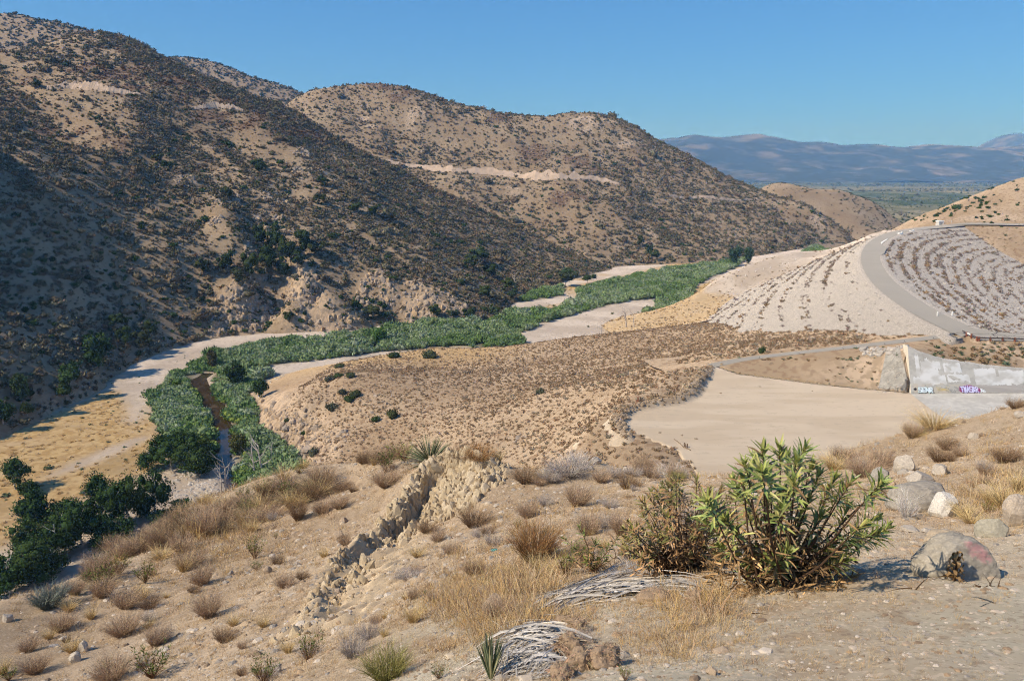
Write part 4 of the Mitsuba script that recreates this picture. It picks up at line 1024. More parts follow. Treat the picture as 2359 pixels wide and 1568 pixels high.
# road cuts: pale ribbed faces where the old road was dug into the slopes
def road_cut(px, hts, only, label, seed, jg=1.3):
    k = key_for('road_cut')
    rng = np.random.default_rng(seed)
    pts = [cast(u, v, only=only) for u, v in px]
    hm = [h / 1792 * p[1] for h, p in zip(hts, pts)]
    Q = resample(np.array(pts), 150); hh = np.interp(np.linspace(0, 1, 150), np.linspace(0, 1, len(hm)), hm)
    f = HF[only]
    d = np.gradient(Q[:, :2], axis=0); d /= np.linalg.norm(d, axis=1, keepdims=True); nrm = np.stack([d[:, 1], -d[:, 0]], 1)
    nrm *= np.sign((nrm * (EYE[:2] - Q[:, :2])).sum(1))[:, None]
    jag = np.clip(0.65 + jg * (meshkit.fbm(np.stack([np.arange(150) * 0.22, np.zeros(150), np.full(150, seed)], 1), 3, seed) - 0.3), 0.25, 1.5)
    V, rows = [], 6
    for r in range(rows):
        t = r / (rows - 1)
        rib = 1.3 * (meshkit.fbm(np.stack([np.arange(150) * 0.5, np.full(150, t * 0.8), np.full(150, seed + 3)], 1), 3, seed + 1) - 0.5)
        back = hh * jag * t * 0.75
        xy = Q[:, :2] - nrm * (back - rib * (1 if 0 < r < rows - 1 else 0.3) - 0.8)[:, None]
        z = np.maximum(f(xy[:, 0], xy[:, 1]) + 0.5 * (1 - t), f(Q[:, 0], Q[:, 1]) + hh * jag * t * 0.95)
        if r == 0: z = f(xy[:, 0], xy[:, 1]) - 0.8
        if r == rows - 1:
            z = f(xy[:, 0], xy[:, 1]) + 0.35
        V.append(np.stack([xy[:, 0], xy[:, 1], z], 1))
    V = np.array(V).reshape(-1, 3)
    i = np.arange(149)
    F = np.vstack([np.stack([r * 150 + i, r * 150 + i + 1, (r + 1) * 150 + i + 1, (r + 1) * 150 + i], 1) for r in range(rows - 1)])
    F = np.vstack([F[:, [0, 1, 2]], F[:, [0, 2, 3]]])
    C = np.array((0.58, 0.455, 0.345)) * (0.85 + 0.5 * (meshkit.fbm(V * 0.25, 3, seed)[:, None] - 0.5))
    scene[k] = mikit.ply((V, F), 'm_leaf', smooth=25 if False else False, color=C)
    tag(k, label, 'road cut', kind='structure')
road_cut([(108,208),(160,204),(200,208),(250,214),(300,219),(325,222)], [14,24,32,26,18,8], 'spur', 'pale cut of the old road high on the left hillside', 71, 0.7)
road_cut([(440,254),(470,252),(500,250),(530,251),(560,256)], [9,18,22,18,6], 'spur', 'short pale road cut near the crest of the left hillside', 72, 0.7)
road_cut([(885,378),(960,387),(1040,396),(1120,402),(1190,408),(1230,416),(1290,414),(1340,414),(1380,420),(1425,426)], [14,14,16,18,20,16,26,26,20,8], 'hill', 'long pale road cut across the middle of the second hill', 73)
road_cut([(1540,452),(1600,458),(1660,462),(1700,464),(1745,460)], [6,8,10,7,5], 'hill', 'low pale road cut at the right end of the second hill', 74)
# ------------------------------------------------------------------ creek, thickets, meadow
rng = np.random.default_rng(41)
scene['m_water'] = {'type': 'plastic', 'diffuse_reflectance': {'type': 'rgb', 'value': [0.045, 0.028, 0.012]}, 'int_ior': 1.33}
tri = trimesh.creation.triangulate_polygon(Polygon(creek).buffer(0.8), engine='earcut')
cv = np.column_stack([tri[0], np.full(len(tri[0]), -0.45)])
scene['creek'] = mikit.ply((cv, tri[1]), 'm_water')
tag('creek', 'narrow still creek between the willow banks', 'creek', kind='structure')

def willow_mesh(seed, col, n=64):
    r = np.random.default_rng(seed); mb = MB()
    for _ in range(3):
        a, d = r.uniform(0, 6.28), r.uniform(0, 0.5)
        lump(mb, (math.cos(a) * d, math.sin(a) * d, 0.62), (0.45, 0.45, 0.62), np.asarray(col) * 0.85, int(r.integers(1e6)), 0, 0.4)
    a = r.uniform(0, 6.28, n); d = np.sqrt(r.uniform(0, 1, n)) * 0.95
    z = 1.28 * (1 - 0.55 * d ** 2) * r.uniform(0.35, 1.0, n)
    P = np.stack([np.cos(a) * d, np.sin(a) * d, z], 1)
    A = unit(np.stack([np.cos(a) * 0.45, np.sin(a) * 0.45, np.full(n, 0.85)], 1) + 0.55 * rand_dir(n, r))
    diamonds(mb, P - A * 0.2, A, 0.55 * r.uniform(0.7, 1.3, n), 0.18, vary(col, n, r, 0.28, 0.07), r)
    return mb
W1, W2, W3 = (0.225, 0.30, 0.14), (0.14, 0.225, 0.072), (0.24, 0.31, 0.07)
k_will = group_of('willow', [willow_mesh(700 + i, c) for i, c in enumerate([W1, W1, (0.15, 0.225, 0.10), W2, W2, W3, (0.28, 0.345, 0.225)])])
wp, wk = [], []
for poly in willow:
    P_ = Polygon(poly).buffer(0)
    x0, y0, x1, y1 = P_.bounds
    n = int(P_.envelope.area / (2.0 if y0 < 420 else 3.4))
    x, y = rng.uniform(x0, x1, n), rng.uniform(y0, y1, n)
    # uneven edges: clumps thin out towards the rim
    rim = P_.buffer(1.5)
    prepare(rim)
    ok = contains_xy(rim, x, y) & ~contains_xy(Polygon(creek).buffer(-0.2), x, y)
    core_ = P_.buffer(-2.5); prepare(core_)
    ok &= contains_xy(core_, x, y) | (fb(x, y, 5, 2, 401) > -0.03)
    ok &= fb(x, y, 11, 2, 402) > -0.16
    x, y = x[ok], y[ok]
    wp.append(np.stack([x, y, HF['valley'](x, y)], 1))
wp = np.vstack(wp)
hz = H(wp[:, 0], wp[:, 1], skip=('valley',))
wp = wp[hz < wp[:, 2] + 0.3]
dc = np.array([q for q in cKDTree(resample(creek_line, 200)).query(wp[:, :2])[0]])
tone = fb(wp[:, 0], wp[:, 1], 24, 3, 403)
for i, p in enumerate(wp):
    near = dc[i] < 9 + 3 * rng.normal()
    k = (5 if rng.uniform() < 0.3 else 3) if near else (int(rng.choice([0, 1, 2, 6])) if tone[i] > -0.05 else int(rng.choice([3, 4, 2, 2])))
    hgt = rng.uniform(1.3, 2.1) * (1.25 if p[1] > 420 else 1.0) * (0.5 + 2.6 * max(0, 0.25 + fb(np.array([p[0]]), np.array([p[1]]), 9, 2, 404)[0]))
    if near: hgt *= 0.75
    inst(f'willow_thicket__{i:05d}', k_will[k], Mx(p, rng.uniform(0, 360), [hgt * 1.15, hgt * 1.15, hgt]))
tag('willow_thicket', 'dense grey green willow thicket lining the creek', 'thicket', kind='stuff')

# golden grass of the flats and its grey green weeds
def tuft_mesh(seed, col, n=40, h=0.5, spread=0.5, w=0.10, tip=None, bend=0.35, seg=2, lean=0.75, amt=0.2):
    r = np.random.default_rng(seed); mb = MB()
    a = r.uniform(0, 6.28, n); d = np.sqrt(r.uniform(0, 1, n)) * spread
    P = np.stack([np.cos(a) * d, np.sin(a) * d, np.full(n, -0.03)], 1)
    A = unit(np.stack([np.cos(a) * d * lean / spread, np.sin(a) * d * lean / spread, np.ones(n)], 1) + 0.35 * rand_dir(n, r))
    c = vary(col, n, r, amt, 0.05)
    blades(mb, P, A, h * r.uniform(0.55, 1.1, n), w, bend * r.uniform(0.3, 1.2, n), c, r, seg, None if tip is None else vary(tip, n, r, amt, 0.05))
    return mb
k_gold = group_of('gold_grass', [shrub_mesh(720 + i, c, n=30, lobes=1, rz=0.55, sub=0, leaf=0.45, core=0.6, amt=0.18, hue=0.04) for i, c in enumerate([(0.43, 0.285, 0.12), (0.50, 0.36, 0.18), (0.37, 0.24, 0.10), (0.46, 0.34, 0.19)])])
k_weed = group_of('weed', [shrub_mesh(730 + i, c, n=30, lobes=2, rz=0.6, sub=0, leaf=0.45) for i, c in enumerate([(0.12, 0.16, 0.10), (0.09, 0.125, 0.065), (0.17, 0.17, 0.10)])])
n = 30000
x, y = rng.uniform(-330, 330, n), rng.uniform(120, 760, n) ** 1.0
g = gridval(valley_uv[0], valley_f, x, y); s_ = gridval(ms, valley_f, x, y)
z = HF['valley'](x, y)
ok = (H(x, y, skip=('valley',)) < z + 0.1) & in_view(x, y, z) & (rng.uniform(size=n) < sm(0.25, 0.7, g) * 0.95) & (gridval(mw, valley_f, x, y) < 0.3)
P = np.stack([x, y, z], 1)[ok]
for i, p in enumerate(P):
    inst(f'meadow_grass__{i:05d}', k_gold[rng.integers(4)], Mx(p - [0, 0, 0.08], rng.uniform(0, 360), rng.uniform(0.5, 1.05) * np.array([1, 1, 0.75]) * (1.3 if p[1] > 400 else 1)))
tag('meadow_grass', 'golden dry grass covering the river flats', 'grass', kind='stuff')
n = 17000
x, y = rng.uniform(-330, 330, n), rng.uniform(120, 700, n)
z = HF['valley'](x, y)
patch = sm(-0.02, 0.12, fb(x, y, 17, 3, 411))
ok = (H(x, y, skip=('valley',)) < z + 0.1) & in_view(x, y, z) & (rng.uniform(size=n) < patch * 0.55 + 0.03) & (gridval(mw, valley_f, x, y) < 0.25) & (gridval(mc, valley_f, x, y) < 0.1)
ok &= rng.uniform(size=n) < np.where(gridval(ms, valley_f, x, y) > 0.5, 0.22, 1.0)
P = np.stack([x, y, z], 1)[ok]
plant_many('river_weed', 'low grey green weed clump on the sandy river flats', 'weed', 'weed clumps on the river flats', 'river_weeds', 'low grey green weeds on the river flats', k_weed, P, rng.lognormal(-0.2, 0.35, len(P)), rng, most=200)
# drift stones by the water, lower left
k_stone = group_of('river_stone', [rock_mesh(740 + i, c, 0, 0.3, 0.7, 3) for i, c in enumerate([(0.55, 0.5, 0.44), (0.45, 0.42, 0.38), (0.62, 0.57, 0.5)])])
zones = [(430, 1105, 60, 40, 260), (10, 1410, 60, 40, 240), (470, 1130, 50, 25, 160), (210, 1290, 60, 30, 60), (590, 900, 22, 30, 120), (640, 880, 40, 12, 80), (600, 770, 300, 14, 120)]
i = 0
for u, v, du, dv, m in zones:
    for _ in range(m):
        p = Wz(u + rng.normal() * du * 0.6, v + rng.normal() * dv * 0.6, 0.0); p[2] = float(H(p[0], p[1]))
        if p[2] < 3: inst(f'river_stones__{i:05d}', k_stone[rng.integers(3)], Mx(p, rng.uniform(0, 360), rng.lognormal(-1.15, 0.5) * np.array([1, 1.2, 0.8]))); i += 1
tag('river_stones', 'pale stones strewn on the sand by the creek', 'stones', kind='stuff')

# ------------------------------------------------------------------ trees on the valley floor
ALD = (0.042, 0.075, 0.024)
trees = [(36,1127,72,46,1),(62,1138,32,40,0),(76,1220,98,62,1),(104,1224,92,52,1),(143,1216,72,62,0),(172,1218,84,62,0),(199,1252,112,82,1),(150,1262,102,84,0),(239,1208,122,58,1),(281,1212,118,64,1),(302,1216,132,62,1),(359,1186,124,68,1),(330,1192,62,52,0),(60,1268,72,62,0),(96,1292,78,72,0),(140,1282,92,82,0),(62,1342,112,112,0),(22,1372,104,104,0),(92,1334,84,92,0),(122,1322,74,62,0),(240,1255,70,70,0),(280,1245,64,60,0),(210,1215,60,60,0),
         (380,1070,72,62,1),(406,1080,78,62,1),(438,1098,78,68,1),(470,1092,52,62,0),(350,1078,52,52,0),(460,1062,62,62,1),(428,1047,62,62,0),(395,1050,52,56,0),(382,1215,46,62,0)]
for i, (u, v, hp, wp_, st) in enumerate(trees):
    p = Wz(u, v, 0.2); p[2] = float(H(p[0], p[1]))
    h, w = size_at(p, hp) * 1.12, size_at(p, wp_) * 0.95
    lab = 'slender green tree with pale trunk in the grove at lower left' if st else 'bushy dark green tree in the grove at lower left'
    lab = lab.replace('in the grove at lower left', 'at the left edge of the lower left grove' if u < 62 else 'at the back of the lower left grove' if v < 1195 else 'at the right end of the lower left grove' if u > 235 else 'at the front of the lower left grove' if v > 1290 else 'in the middle of the lower left grove')
    if v < 1110 and u > 340: lab = 'dark green tree on the left bank of the creek' + (' with a pale trunk' if st else '')
    if i == 0: lab = 'lone slender tree with a white trunk at the left edge of the golden meadow'
    if i == 16: lab = 'large rounded dark green tree just above the foreground slope at lower left'
    make_tree('alder_tree', p, h, w * 1.45, 800 + i, [ALD, (0.05, 0.08, 0.025), (0.036, 0.066, 0.022)][i % 3], lab, 'tree', 'trees of the creek grove', trunk=0.12 if st else 0.0, bark=(0.55, 0.52, 0.47), n=1700, leaf=0.62, lobes=17, core=0.42, amt=0.34, stems=1 + (i % 3 == 0) * st)
extra_trees = [(231,868,78,80,'big round dark green tree at the edge of the shaded slope'),(158,891,54,56,'compact round green tree between the big tree and the meadow'),(144,912,28,52,'low spreading green bush at the top of the golden meadow'),(49,919,64,46,'slim tree standing in the shade at the left edge'),(10,996,62,52,'dark tree at the far left edge beside the meadow'),(63,957,32,32,'small bright bush at the border of the shade on the left'),(200,800,32,44,'small dark tree half hidden above the big round tree'),
               (493,846,42,28,'brownish tree rising from the upper end of the creek thicket'),(545,892,58,50,'dark tree in the thicket on the right bank of the creek'),(880,796,40,46,'bright green rounded willow standing out of the middle thicket'),(553,1046,50,46,'olive green tree beside the narrow blue part of the creek'),(1690,612,44,34,'tall dark tree at the river end of the dam bench'),(1722,608,36,30,'dark tree beside the tall one at the end of the dam bench'),(418,1190,50,84,'bright green rounded bush just above the foreground slope'),(600,925,46,44,'dark tree under the rocky edge of the terrace'),(1310,640,18,40,'round bush at the far edge of the upstream thicket')]
for i, (u, v, hp, wp_, lab) in enumerate(extra_trees):
    p = Wz(u, v, 0.2); p[2] = float(H(p[0], p[1]))
    if p[2] > 6: p = cast(u, v)
    h, w = size_at(p, hp) * 1.1, size_at(p, wp_)
    c = [ALD, (0.05, 0.09, 0.03), (0.06, 0.09, 0.03), (0.06, 0.09, 0.035), ALD, (0.07, 0.10, 0.035), ALD, (0.10, 0.095, 0.045), ALD, (0.07, 0.14, 0.03), (0.11, 0.115, 0.035), (0.04, 0.075, 0.03), (0.04, 0.07, 0.03), (0.075, 0.14, 0.03), ALD, (0.06, 0.10, 0.04)][i]
    make_tree('riverside_tree', p, h, w, 860 + i, c, lab, 'tree', None, trunk=0.05, bark=(0.4, 0.36, 0.3), n=1000, leaf=0.07 * h + 0.2, lobes=11, core=0.55)

rt = np.random.default_rng(47)
cand = wp[rt.permutation(len(wp))[:60]]
for i, p in enumerate(cand[:44]):
    h = rt.uniform(3.6, 6.5) * (1.15 if p[1] > 420 else 0.9)
    make_tree('tall_willow', p, h, h * rt.uniform(0.75, 1.25), 1600 + i, [(0.16, 0.24, 0.08), (0.11, 0.18, 0.055), (0.20, 0.26, 0.12)][i % 3], 'taller green willow rising out of the thicket ' + ('along the upstream bend' if p[1] > 520 else 'in the middle of the valley' if p[1] > 400 else 'beside the narrow creek'), 'tree', 'taller willows in the thicket', trunk=0.0, n=420, leaf=0.6, lobes=9, core=0.55)
def dead_tree(u, v, hp, seed, label, lean=0.1):
    p = Wz(u, v, 0.1) if v > 900 else Wz(u, v, 1.0); p[2] = float(H(p[0], p[1]))
    h = size_at(p, hp) * 1.12
    r = np.random.default_rng(seed); tb, bb = MB(), MB()
    col = np.array((0.52, 0.47, 0.42)) * r.uniform(0.75, 1.05)
    t = np.linspace(0, 1, 7)[:, None]
    path = np.array([0, 0, -0.2]) + t * np.array([r.normal() * lean * h, r.normal() * lean * h, h]) + r.normal(0, 0.02 * h, (7, 3)) * t
    tube(tb, path, np.linspace(0.03 * h + 0.03, 0.02, 7), col, 5)
    for b in range(7):
        q = path[2 + b % 4]; d = unit(np.array([r.normal(), r.normal(), 0.9])); L = h * r.uniform(0.2, 0.45)
        q1 = q + d * L * 0.5; q2 = q + d * L + [0, 0, L * 0.2]
        tube(bb, [q, q1, q2], [0.012 * h + 0.02, 0.009 * h + 0.012, 0.012], col, 4)
        for _ in range(2):
            d2 = unit(d + 0.7 * rand_dir(1, r)[0]); tube(bb, [q1, q1 + d2 * L * 0.4, q1 + d2 * L * 0.6 + [0, 0, 0.1 * L]], [0.02, 0.015, 0.008], col, 3)
    k = key_for('dead_tree')
    scene[k + '__trunk'] = tb.ply(M=Mx(p, 0, 1)); scene[k + '__branches'] = bb.ply(M=Mx(p, 0, 1))
    tag(k, label, 'dead tree', 'bare dead trees')
for i, (u, v, hp, lab) in enumerate([(589,1104,78,'pale forked dead tree right of the creek below the terrace cliff'),(606,1100,90,'tallest bare dead trunk right of the creek'),(626,1066,44,'leaning bare branch under the terrace cliff'),(510,1134,68,'bare brown dead tree at the near end of the creek'),(522,1132,88,'tall bare snag standing over the near end of the creek'),(539,1142,36,'short twisted dead snag nearest the foreground slope'),(490,1156,30,'thin bare stem left of the dead trees by the creek'),(1442,766,48,'bare grey dead tree at the right end of the sand bar'),(1384,766,28,'small bare dead bush on the sand bar'),(1183,676,36,'pale leafless tree at the foot of the shaded spur'),(420,1085,60,'white bare trunk among the trees on the left creek bank'),(1460,770,34,'second grey dead tree beside the right end of the sand bar')]):
    dead_tree(u, v, hp, 900 + i, lab)

# ------------------------------------------------------------------ terrace scrub
n = 66000
x, y = rng.uniform(-90, 135, n), rng.uniform(95, 480, n)
ok, z = on_top(x, y, 'terrace', 0.15)
patch = fb(x, y, 9, 3, 421)
goldt = sm(340, 400, y) * sm(40, -10, x)
ok &= in_view(x, y, z) & (z > 1) & (rng.uniform(size=n) < np.clip(0.62 + 1.6 * patch, 0.05, 1) * (1 - 0.6 * goldt))
k_scrub = group_of('scrub', [shrub_mesh(1500 + i, c, n=22, lobes=2, rz=0.6, sub=0, leaf=0.5) for i, c in enumerate([(0.28, 0.20, 0.125), (0.33, 0.245, 0.16), (0.24, 0.17, 0.10), (0.28, 0.24, 0.17), (0.31, 0.205, 0.125)])])
trail = LineString(Wv([(1190,845),(1270,838),(1330,842),(1400,858)], 18)).buffer(1.2); prepare(trail)
P = np.stack([x, y, z], 1)[ok]
plant_many('scrub_tuft', lambda i: 'low dry brown scrub tuft ' + ('beside the dirt pad on the terrace' if P[i][0] > 8 and P[i][1] < 200 else 'on the near slope of the terrace' if P[i][1] < 230 else 'on the middle of the flat terrace' if P[i][1] < 300 else 'on the far half of the terrace'), 'scrub', 'dry scrub tufts on the terrace', 'terrace_scrub', 'low dry brown scrub covering the terrace', k_scrub, P, rng.lognormal(-0.78, 0.35, len(P)), rng, most=300)
for i, (u, v, hp, wp_) in enumerate([(991,824,26,42),(910,823,18,36),(759,877,18,28),(808,868,18,28),(778,869,14,28),(787,907,18,26),(818,913,24,32),(804,924,20,32),(764,944,26,34),(904,962,30,34),(866,969,18,26),(1243,906,18,28),(782,846,14,28),(1754,812,20,20),(720,1050,30,30),(660,970,12,18),(700,1000,14,16)]):
    p = cast(u, v); h, w = size_at(p, hp), size_at(p, wp_)
    k = key_for('terrace_bush'); mb = shrub_mesh(930 + i, [(0.07, 0.085, 0.04), (0.05, 0.075, 0.03), (0.09, 0.095, 0.06)][i % 3], n=150, lobes=6, leaf=0.22)
    scene[k] = mb.ply(M=Mx(p - [0, 0, 0.1], 37 * i, [w / 2, w / 2, h / 1.15]))
    tag(k, 'dark olive bush ' + ['in front of the creek thicket, largest on the terrace', 'at the far rim of the terrace beside the largest bush', 'on the golden end of the terrace', 'on the golden end of the terrace', 'on the golden end of the terrace', 'above the rocky edge of the terrace', 'above the rocky edge of the terrace', 'above the rocky edge of the terrace', 'at the rocky edge of the terrace', 'upright at the head of the terrace cliff', 'small, at the head of the terrace cliff', 'alone in the middle of the brown terrace', 'on the golden end of the terrace', 'green, beside the road to the pad', 'on the terrace cliff face', 'small, on the terrace cliff face', 'small, on the terrace cliff face'][i], 'bush', 'dark bushes on the terrace')
n = 9000
x, y = rng.uniform(60, 330, n), rng.uniform(425, 680, n)
ok, z = on_top(x, y, 'bench', 0.1)
ok &= in_view(x, y, z) & (rng.uniform(size=n) < np.clip(0.25 + 1.8 * fb(x, y, 14, 3, 425) + 0.25 * sm(24, 12, z), 0.02, 1))
for i, p in enumerate(np.stack([x, y, z], 1)[ok]):
    inst(f'bench_tufts__{i:05d}', (k_gold if rng.uniform() < .5 and p[2] < 24 else k_scrub)[rng.integers(4)], Mx(p, rng.uniform(0, 360), rng.lognormal(-0.5, 0.35)))
tag('bench_tufts', 'dry tufts on the bench below the dam', 'tufts', kind='stuff')
# rocks at the terrace's broken edge
P, sz = [], []
for u, v, r_, m in [(640,1005,40,50),(700,1040,36,70),(700,980,50,80),(760,1010,50,60),(650,960,40,80),(620,945,20,50),(820,935,60,12),(780,920,40,10),(880,950,30,8),(1195,1015,20,14)]:
    for _ in range(m):
        p = cast(u + rng.normal() * r_ * 0.5, v + rng.normal() * r_ * 0.4, only='terrace')
        if p is not None and p[2] > 0.3: P.append(p); sz.append(rng.lognormal(-0.45, 0.45))
plant_many('terrace_rock', lambda i: 'pale tan rock of the broken cliff at the left end of the terrace' + (', upper part' if project(P[i])[1] < 985 else ', lower part'), 'rock', 'rocks of the terrace cliff', 'terrace_rocks', 'pale rocks of the terrace cliff', k_crag, P, sz, rng, most=100, sink=0.2, aspect=(0.7, 1.3))

# ------------------------------------------------------------------ far plain: trees and fields
n = 9000
y = 1650 * (9800 / 1650) ** rng.uniform(0, 1, n); x = rng.uniform(0.17, 0.72, n) * y
z = plain_f(x, y)
dn = sm(-0.06, 0.08, fb(x / 2.2, y, 420, 3, 431)) * 0.9 + 0.06
ok = rng.uniform(size=n) < dn
P = np.stack([x, y, z], 1)[ok]
for i, p in enumerate(P):
    s = rng.lognormal(0.7, 0.35) * (1.0 if p[1] < 3000 else 1.9 if p[1] < 6000 else 2.8)
    inst(f'plain_trees__{i:05d}', k_far[[1, 3, 1, 0][rng.integers(4)]], Mx(p - [0, 0, 0.3], rng.uniform(0, 360), [s * 1.3, s * 1.3, s]))
tag('plain_trees', 'dark trees dotted over the far valley plain', 'trees', kind='stuff')
# ------------------------------------------------------------------ roads and the dam's fittings
rng = np.random.default_rng(51)
def flat_mat(name, c, rough=0.7, metal=0.0):
    scene[name] = {'type': 'twosided', 'b': {'type': 'principled', 'base_color': {'type': 'rgb', 'value': list(c)}, 'roughness': rough, 'metallic': metal, 'specular': 0.3}}
    return name
flat_mat('m_white', (0.80, 0.79, 0.75)); flat_mat('m_rust', (0.26, 0.085, 0.045), 0.8); flat_mat('m_steel', (0.45, 0.44, 0.42), 0.45, 0.7); flat_mat('m_tar', (0.05, 0.045, 0.04)); flat_mat('m_cement', (0.62, 0.60, 0.55)); flat_mat('m_wood', (0.17, 0.11, 0.07), 0.85)
flat_mat('m_rail', (0.13, 0.11, 0.10), 0.6, 0.3); flat_mat('m_teal', (0.05, 0.32, 0.32), 0.3)
def strip(P, wl, wr, lift):
    """a ribbon along P: wl to its left, wr to its right"""
    P = np.asarray(P, float); d = np.gradient(P[:, :2], axis=0); d /= np.linalg.norm(d, axis=1, keepdims=True)
    nn = np.stack([-d[:, 1], d[:, 0]], 1)
    A = np.column_stack([P[:, :2] + nn * np.broadcast_to(wl, len(P))[:, None], P[:, 2] + lift]); B = np.column_stack([P[:, :2] - nn * np.broadcast_to(wr, len(P))[:, None], P[:, 2] + lift])
    V = np.stack([A, B], 1).reshape(-1, 3); i = np.arange(len(P) - 1) * 2
    return V, np.vstack([np.stack([i, i + 1, i + 3], 1), np.stack([i, i + 3, i + 2], 1)])
cl3 = np.column_stack([cl, np.full(len(cl), CREST)])
wR = np.interp(np.linspace(0, 1, len(cl)), [0, .40, .43, .50, .53, 1], [4.0, 4.0, 6.2, 6.8, 4.0, 4.0])
wL = np.interp(np.linspace(0, 1, len(cl)), [0, .8, .88, 1], [4.0, 4.0, 6.5, 8.0])
wR = np.where(np.linspace(0, 1, len(cl)) > .8, wL, wR)
RV, RF = strip(cl3, wL, wR, 0.12)
# the road swings right on to the wide apron at its near end
ap = np.array([Wz(u, v, CREST)[:2] for u, v in [(2214,776),(2226,771),(2255,783),(2300,785),(2358,786),(2480,789),(2480,772),(2358,769),(2290,764),(2245,757),(2190,743),(2172,755)]])
tri = trimesh.creation.triangulate_polygon(Polygon(ap).buffer(0), engine='earcut')
mbr = MB().add(RV, RF, (1, 1, 1)).add(np.column_stack([tri[0], np.full(len(tri[0]), CREST + 0.036)]), tri[1], (1, 1, 1))
V, F, _ = mbr.get()
scene['crest_road'] = mikit.ply((V, F), 'm_asphalt')
tag('crest_road', 'grey paved road curving along the crest of the dam', 'road', kind='structure')
tar = MB()
for px in [[(2185,744),(2215,748),(2250,752),(2285,757),(2330,768)], [(2226,764),(2270,768),(2320,773),(2358,777)], [(2240,756),(2246,762),(2262,768)], [(2290,758),(2297,765),(2285,771),(2300,778),(2312,784)], [(2190,757),(2230,758)], [(2310,773),(2330,780),(2345,785)]]:
    P = np.array([Wz(u, v, CREST + 0.045) for u, v in px])
    P = resample(P, 30); P[1:-1, :2] += rng.normal(0, 0.12, (28, 2))
    V, F = strip(P, 0.13, 0.13, 0)
    tar.add(V, F, (0, 0, 0))
V, F, _ = tar.get()
scene['crest_road__crack'] = mikit.ply((V, F), 'm_tar')
tag('crest_road__crack', 'dark sealed cracks in the paving', kind='stuff')
V, F = strip(np.vstack([road2s, [road2s[-1] + (road2s[-1] - road2s[-6]) * 0.4]]), 1.75, 1.75, 0.05)
scene['pad_road'] = mikit.ply((V, F), 'm_asphalt')
tag('pad_road', 'narrow paved road running from the dam down to the pad', 'road', kind='structure')
crk = MB()
for i in (18, 31, 40, 58, 77, 95):
    p = road2s[i]; P = np.array([p + [dx * 0.5 + 0.25 * math.sin(dx * 3), -1.7 + (dx + 1) * 1.7, 0.058] for dx in np.linspace(-1, 1, 9)])
    V, F = strip(P, 0.05, 0.05, 0); crk.add(V, F, (0, 0, 0))
V, F, _ = crk.get(); scene['pad_road__crack'] = mikit.ply((V, F), 'm_tar'); tag('pad_road__crack', kind='stuff')
# kerb stones and small white blocks on the crest
def box_at(p, size, rot, bevel=0.04):
    m = trimesh.creation.box(size)
    m = m.convex_hull
    m.apply_transform(trimesh.transformations.rotation_matrix(rot, [0, 0, 1])); m.apply_translation(np.asarray(p) + [0, 0, size[2] / 2])
    return m
def whichz(u, v): return cast(u, v)
for j, (u, v, lab) in enumerate([(1637,650,'first white marker post at the river end of the line below the dam'),(1684,644,'second white marker post from the river end of the line below the dam'),(1717,636,'third white marker post from the river end of the line'),(1740,627,'fourth white marker post along the foot of the dam'),(1757,622,'fifth white marker post along the foot of the dam'),(1773,618,'sixth white marker post along the foot of the dam'),(1801,610,'seventh white marker post along the foot of the dam'),(1816,606,'eighth white marker post along the foot of the dam'),(1832,600,'ninth white marker post along the foot of the dam'),(1877,577,'farthest white marker post, alone on the bench below the dam'),(2158,728,'white marker post on the left verge of the crest road near its wide end'),(2192,727,'white marker post on the right verge of the crest road near its wide end'),(2172,517,'white post left of the kiosk road end'),(2190,513,'white post nearest the leaning pole'),(2154,520,'white post farthest left at the far end of the crest road')]):
    p = whichz(u, v)
    if p is None: continue
    hgt = 1.25 if v > 560 else 1.5
    k = key_for('marker_post')
    post = trimesh.creation.cylinder(radius=0.19, height=hgt, sections=10); post.apply_translation([0, 0, hgt / 2 - 0.1])
    capm = trimesh.creation.cone(radius=0.20, height=0.16, sections=10); capm.apply_translation([0, 0, hgt - 0.10])
    M = Mx(p, 0, 1)
    scene[k + '__shaft'] = {**mikit.ply(post, 'm_white', smooth=40), 'to_world': M}
    scene[k + '__cap'] = {**mikit.ply(capm, 'm_white'), 'to_world': M}
    tag(k, lab, 'post', 'white marker posts')
for j, (u, v, sz_, lab) in enumerate([(2073,540,(3.2,1.6,1.0),'white concrete block on the right edge of the crest road bend'),(2099,533,(3.4,1.2,0.5),'low pale slab beside the far stretch of the crest road')]):
    p = whichz(u, v); k = key_for('concrete_block')
    m = trimesh.util.concatenate([box_at(p, sz_, 0.4), box_at(p + [0.9, 0, sz_[2]], (0.7, 0.7, 0.7), 0.4)])
    scene[k] = mikit.ply(m, 'm_white'); tag(k, lab, 'concrete block')
P = np.array([Wz(u, v, CREST - 0.1) for u, v in [(2029,563),(2030,560),(2034,557),(2039,554),(2043,552)]])
V, F = strip(resample(P, 20), 0.3, 0.3, 0.35)
Vb = V.copy(); Vb[:, 2] -= 0.6
nV = len(V)
side = []
for i in range(19):
    for o in (0, 1):
        a, b = 2 * i + o, 2 * i + 2 + o; side += [[a, b, b + nV], [a, b + nV, a + nV]]
scene['kerb'] = mikit.ply((np.vstack([V, Vb]), np.vstack([F, np.array(side)])), 'm_white'); tag('kerb', 'short pale kerb on the inside of the crest road bend', 'kerb')
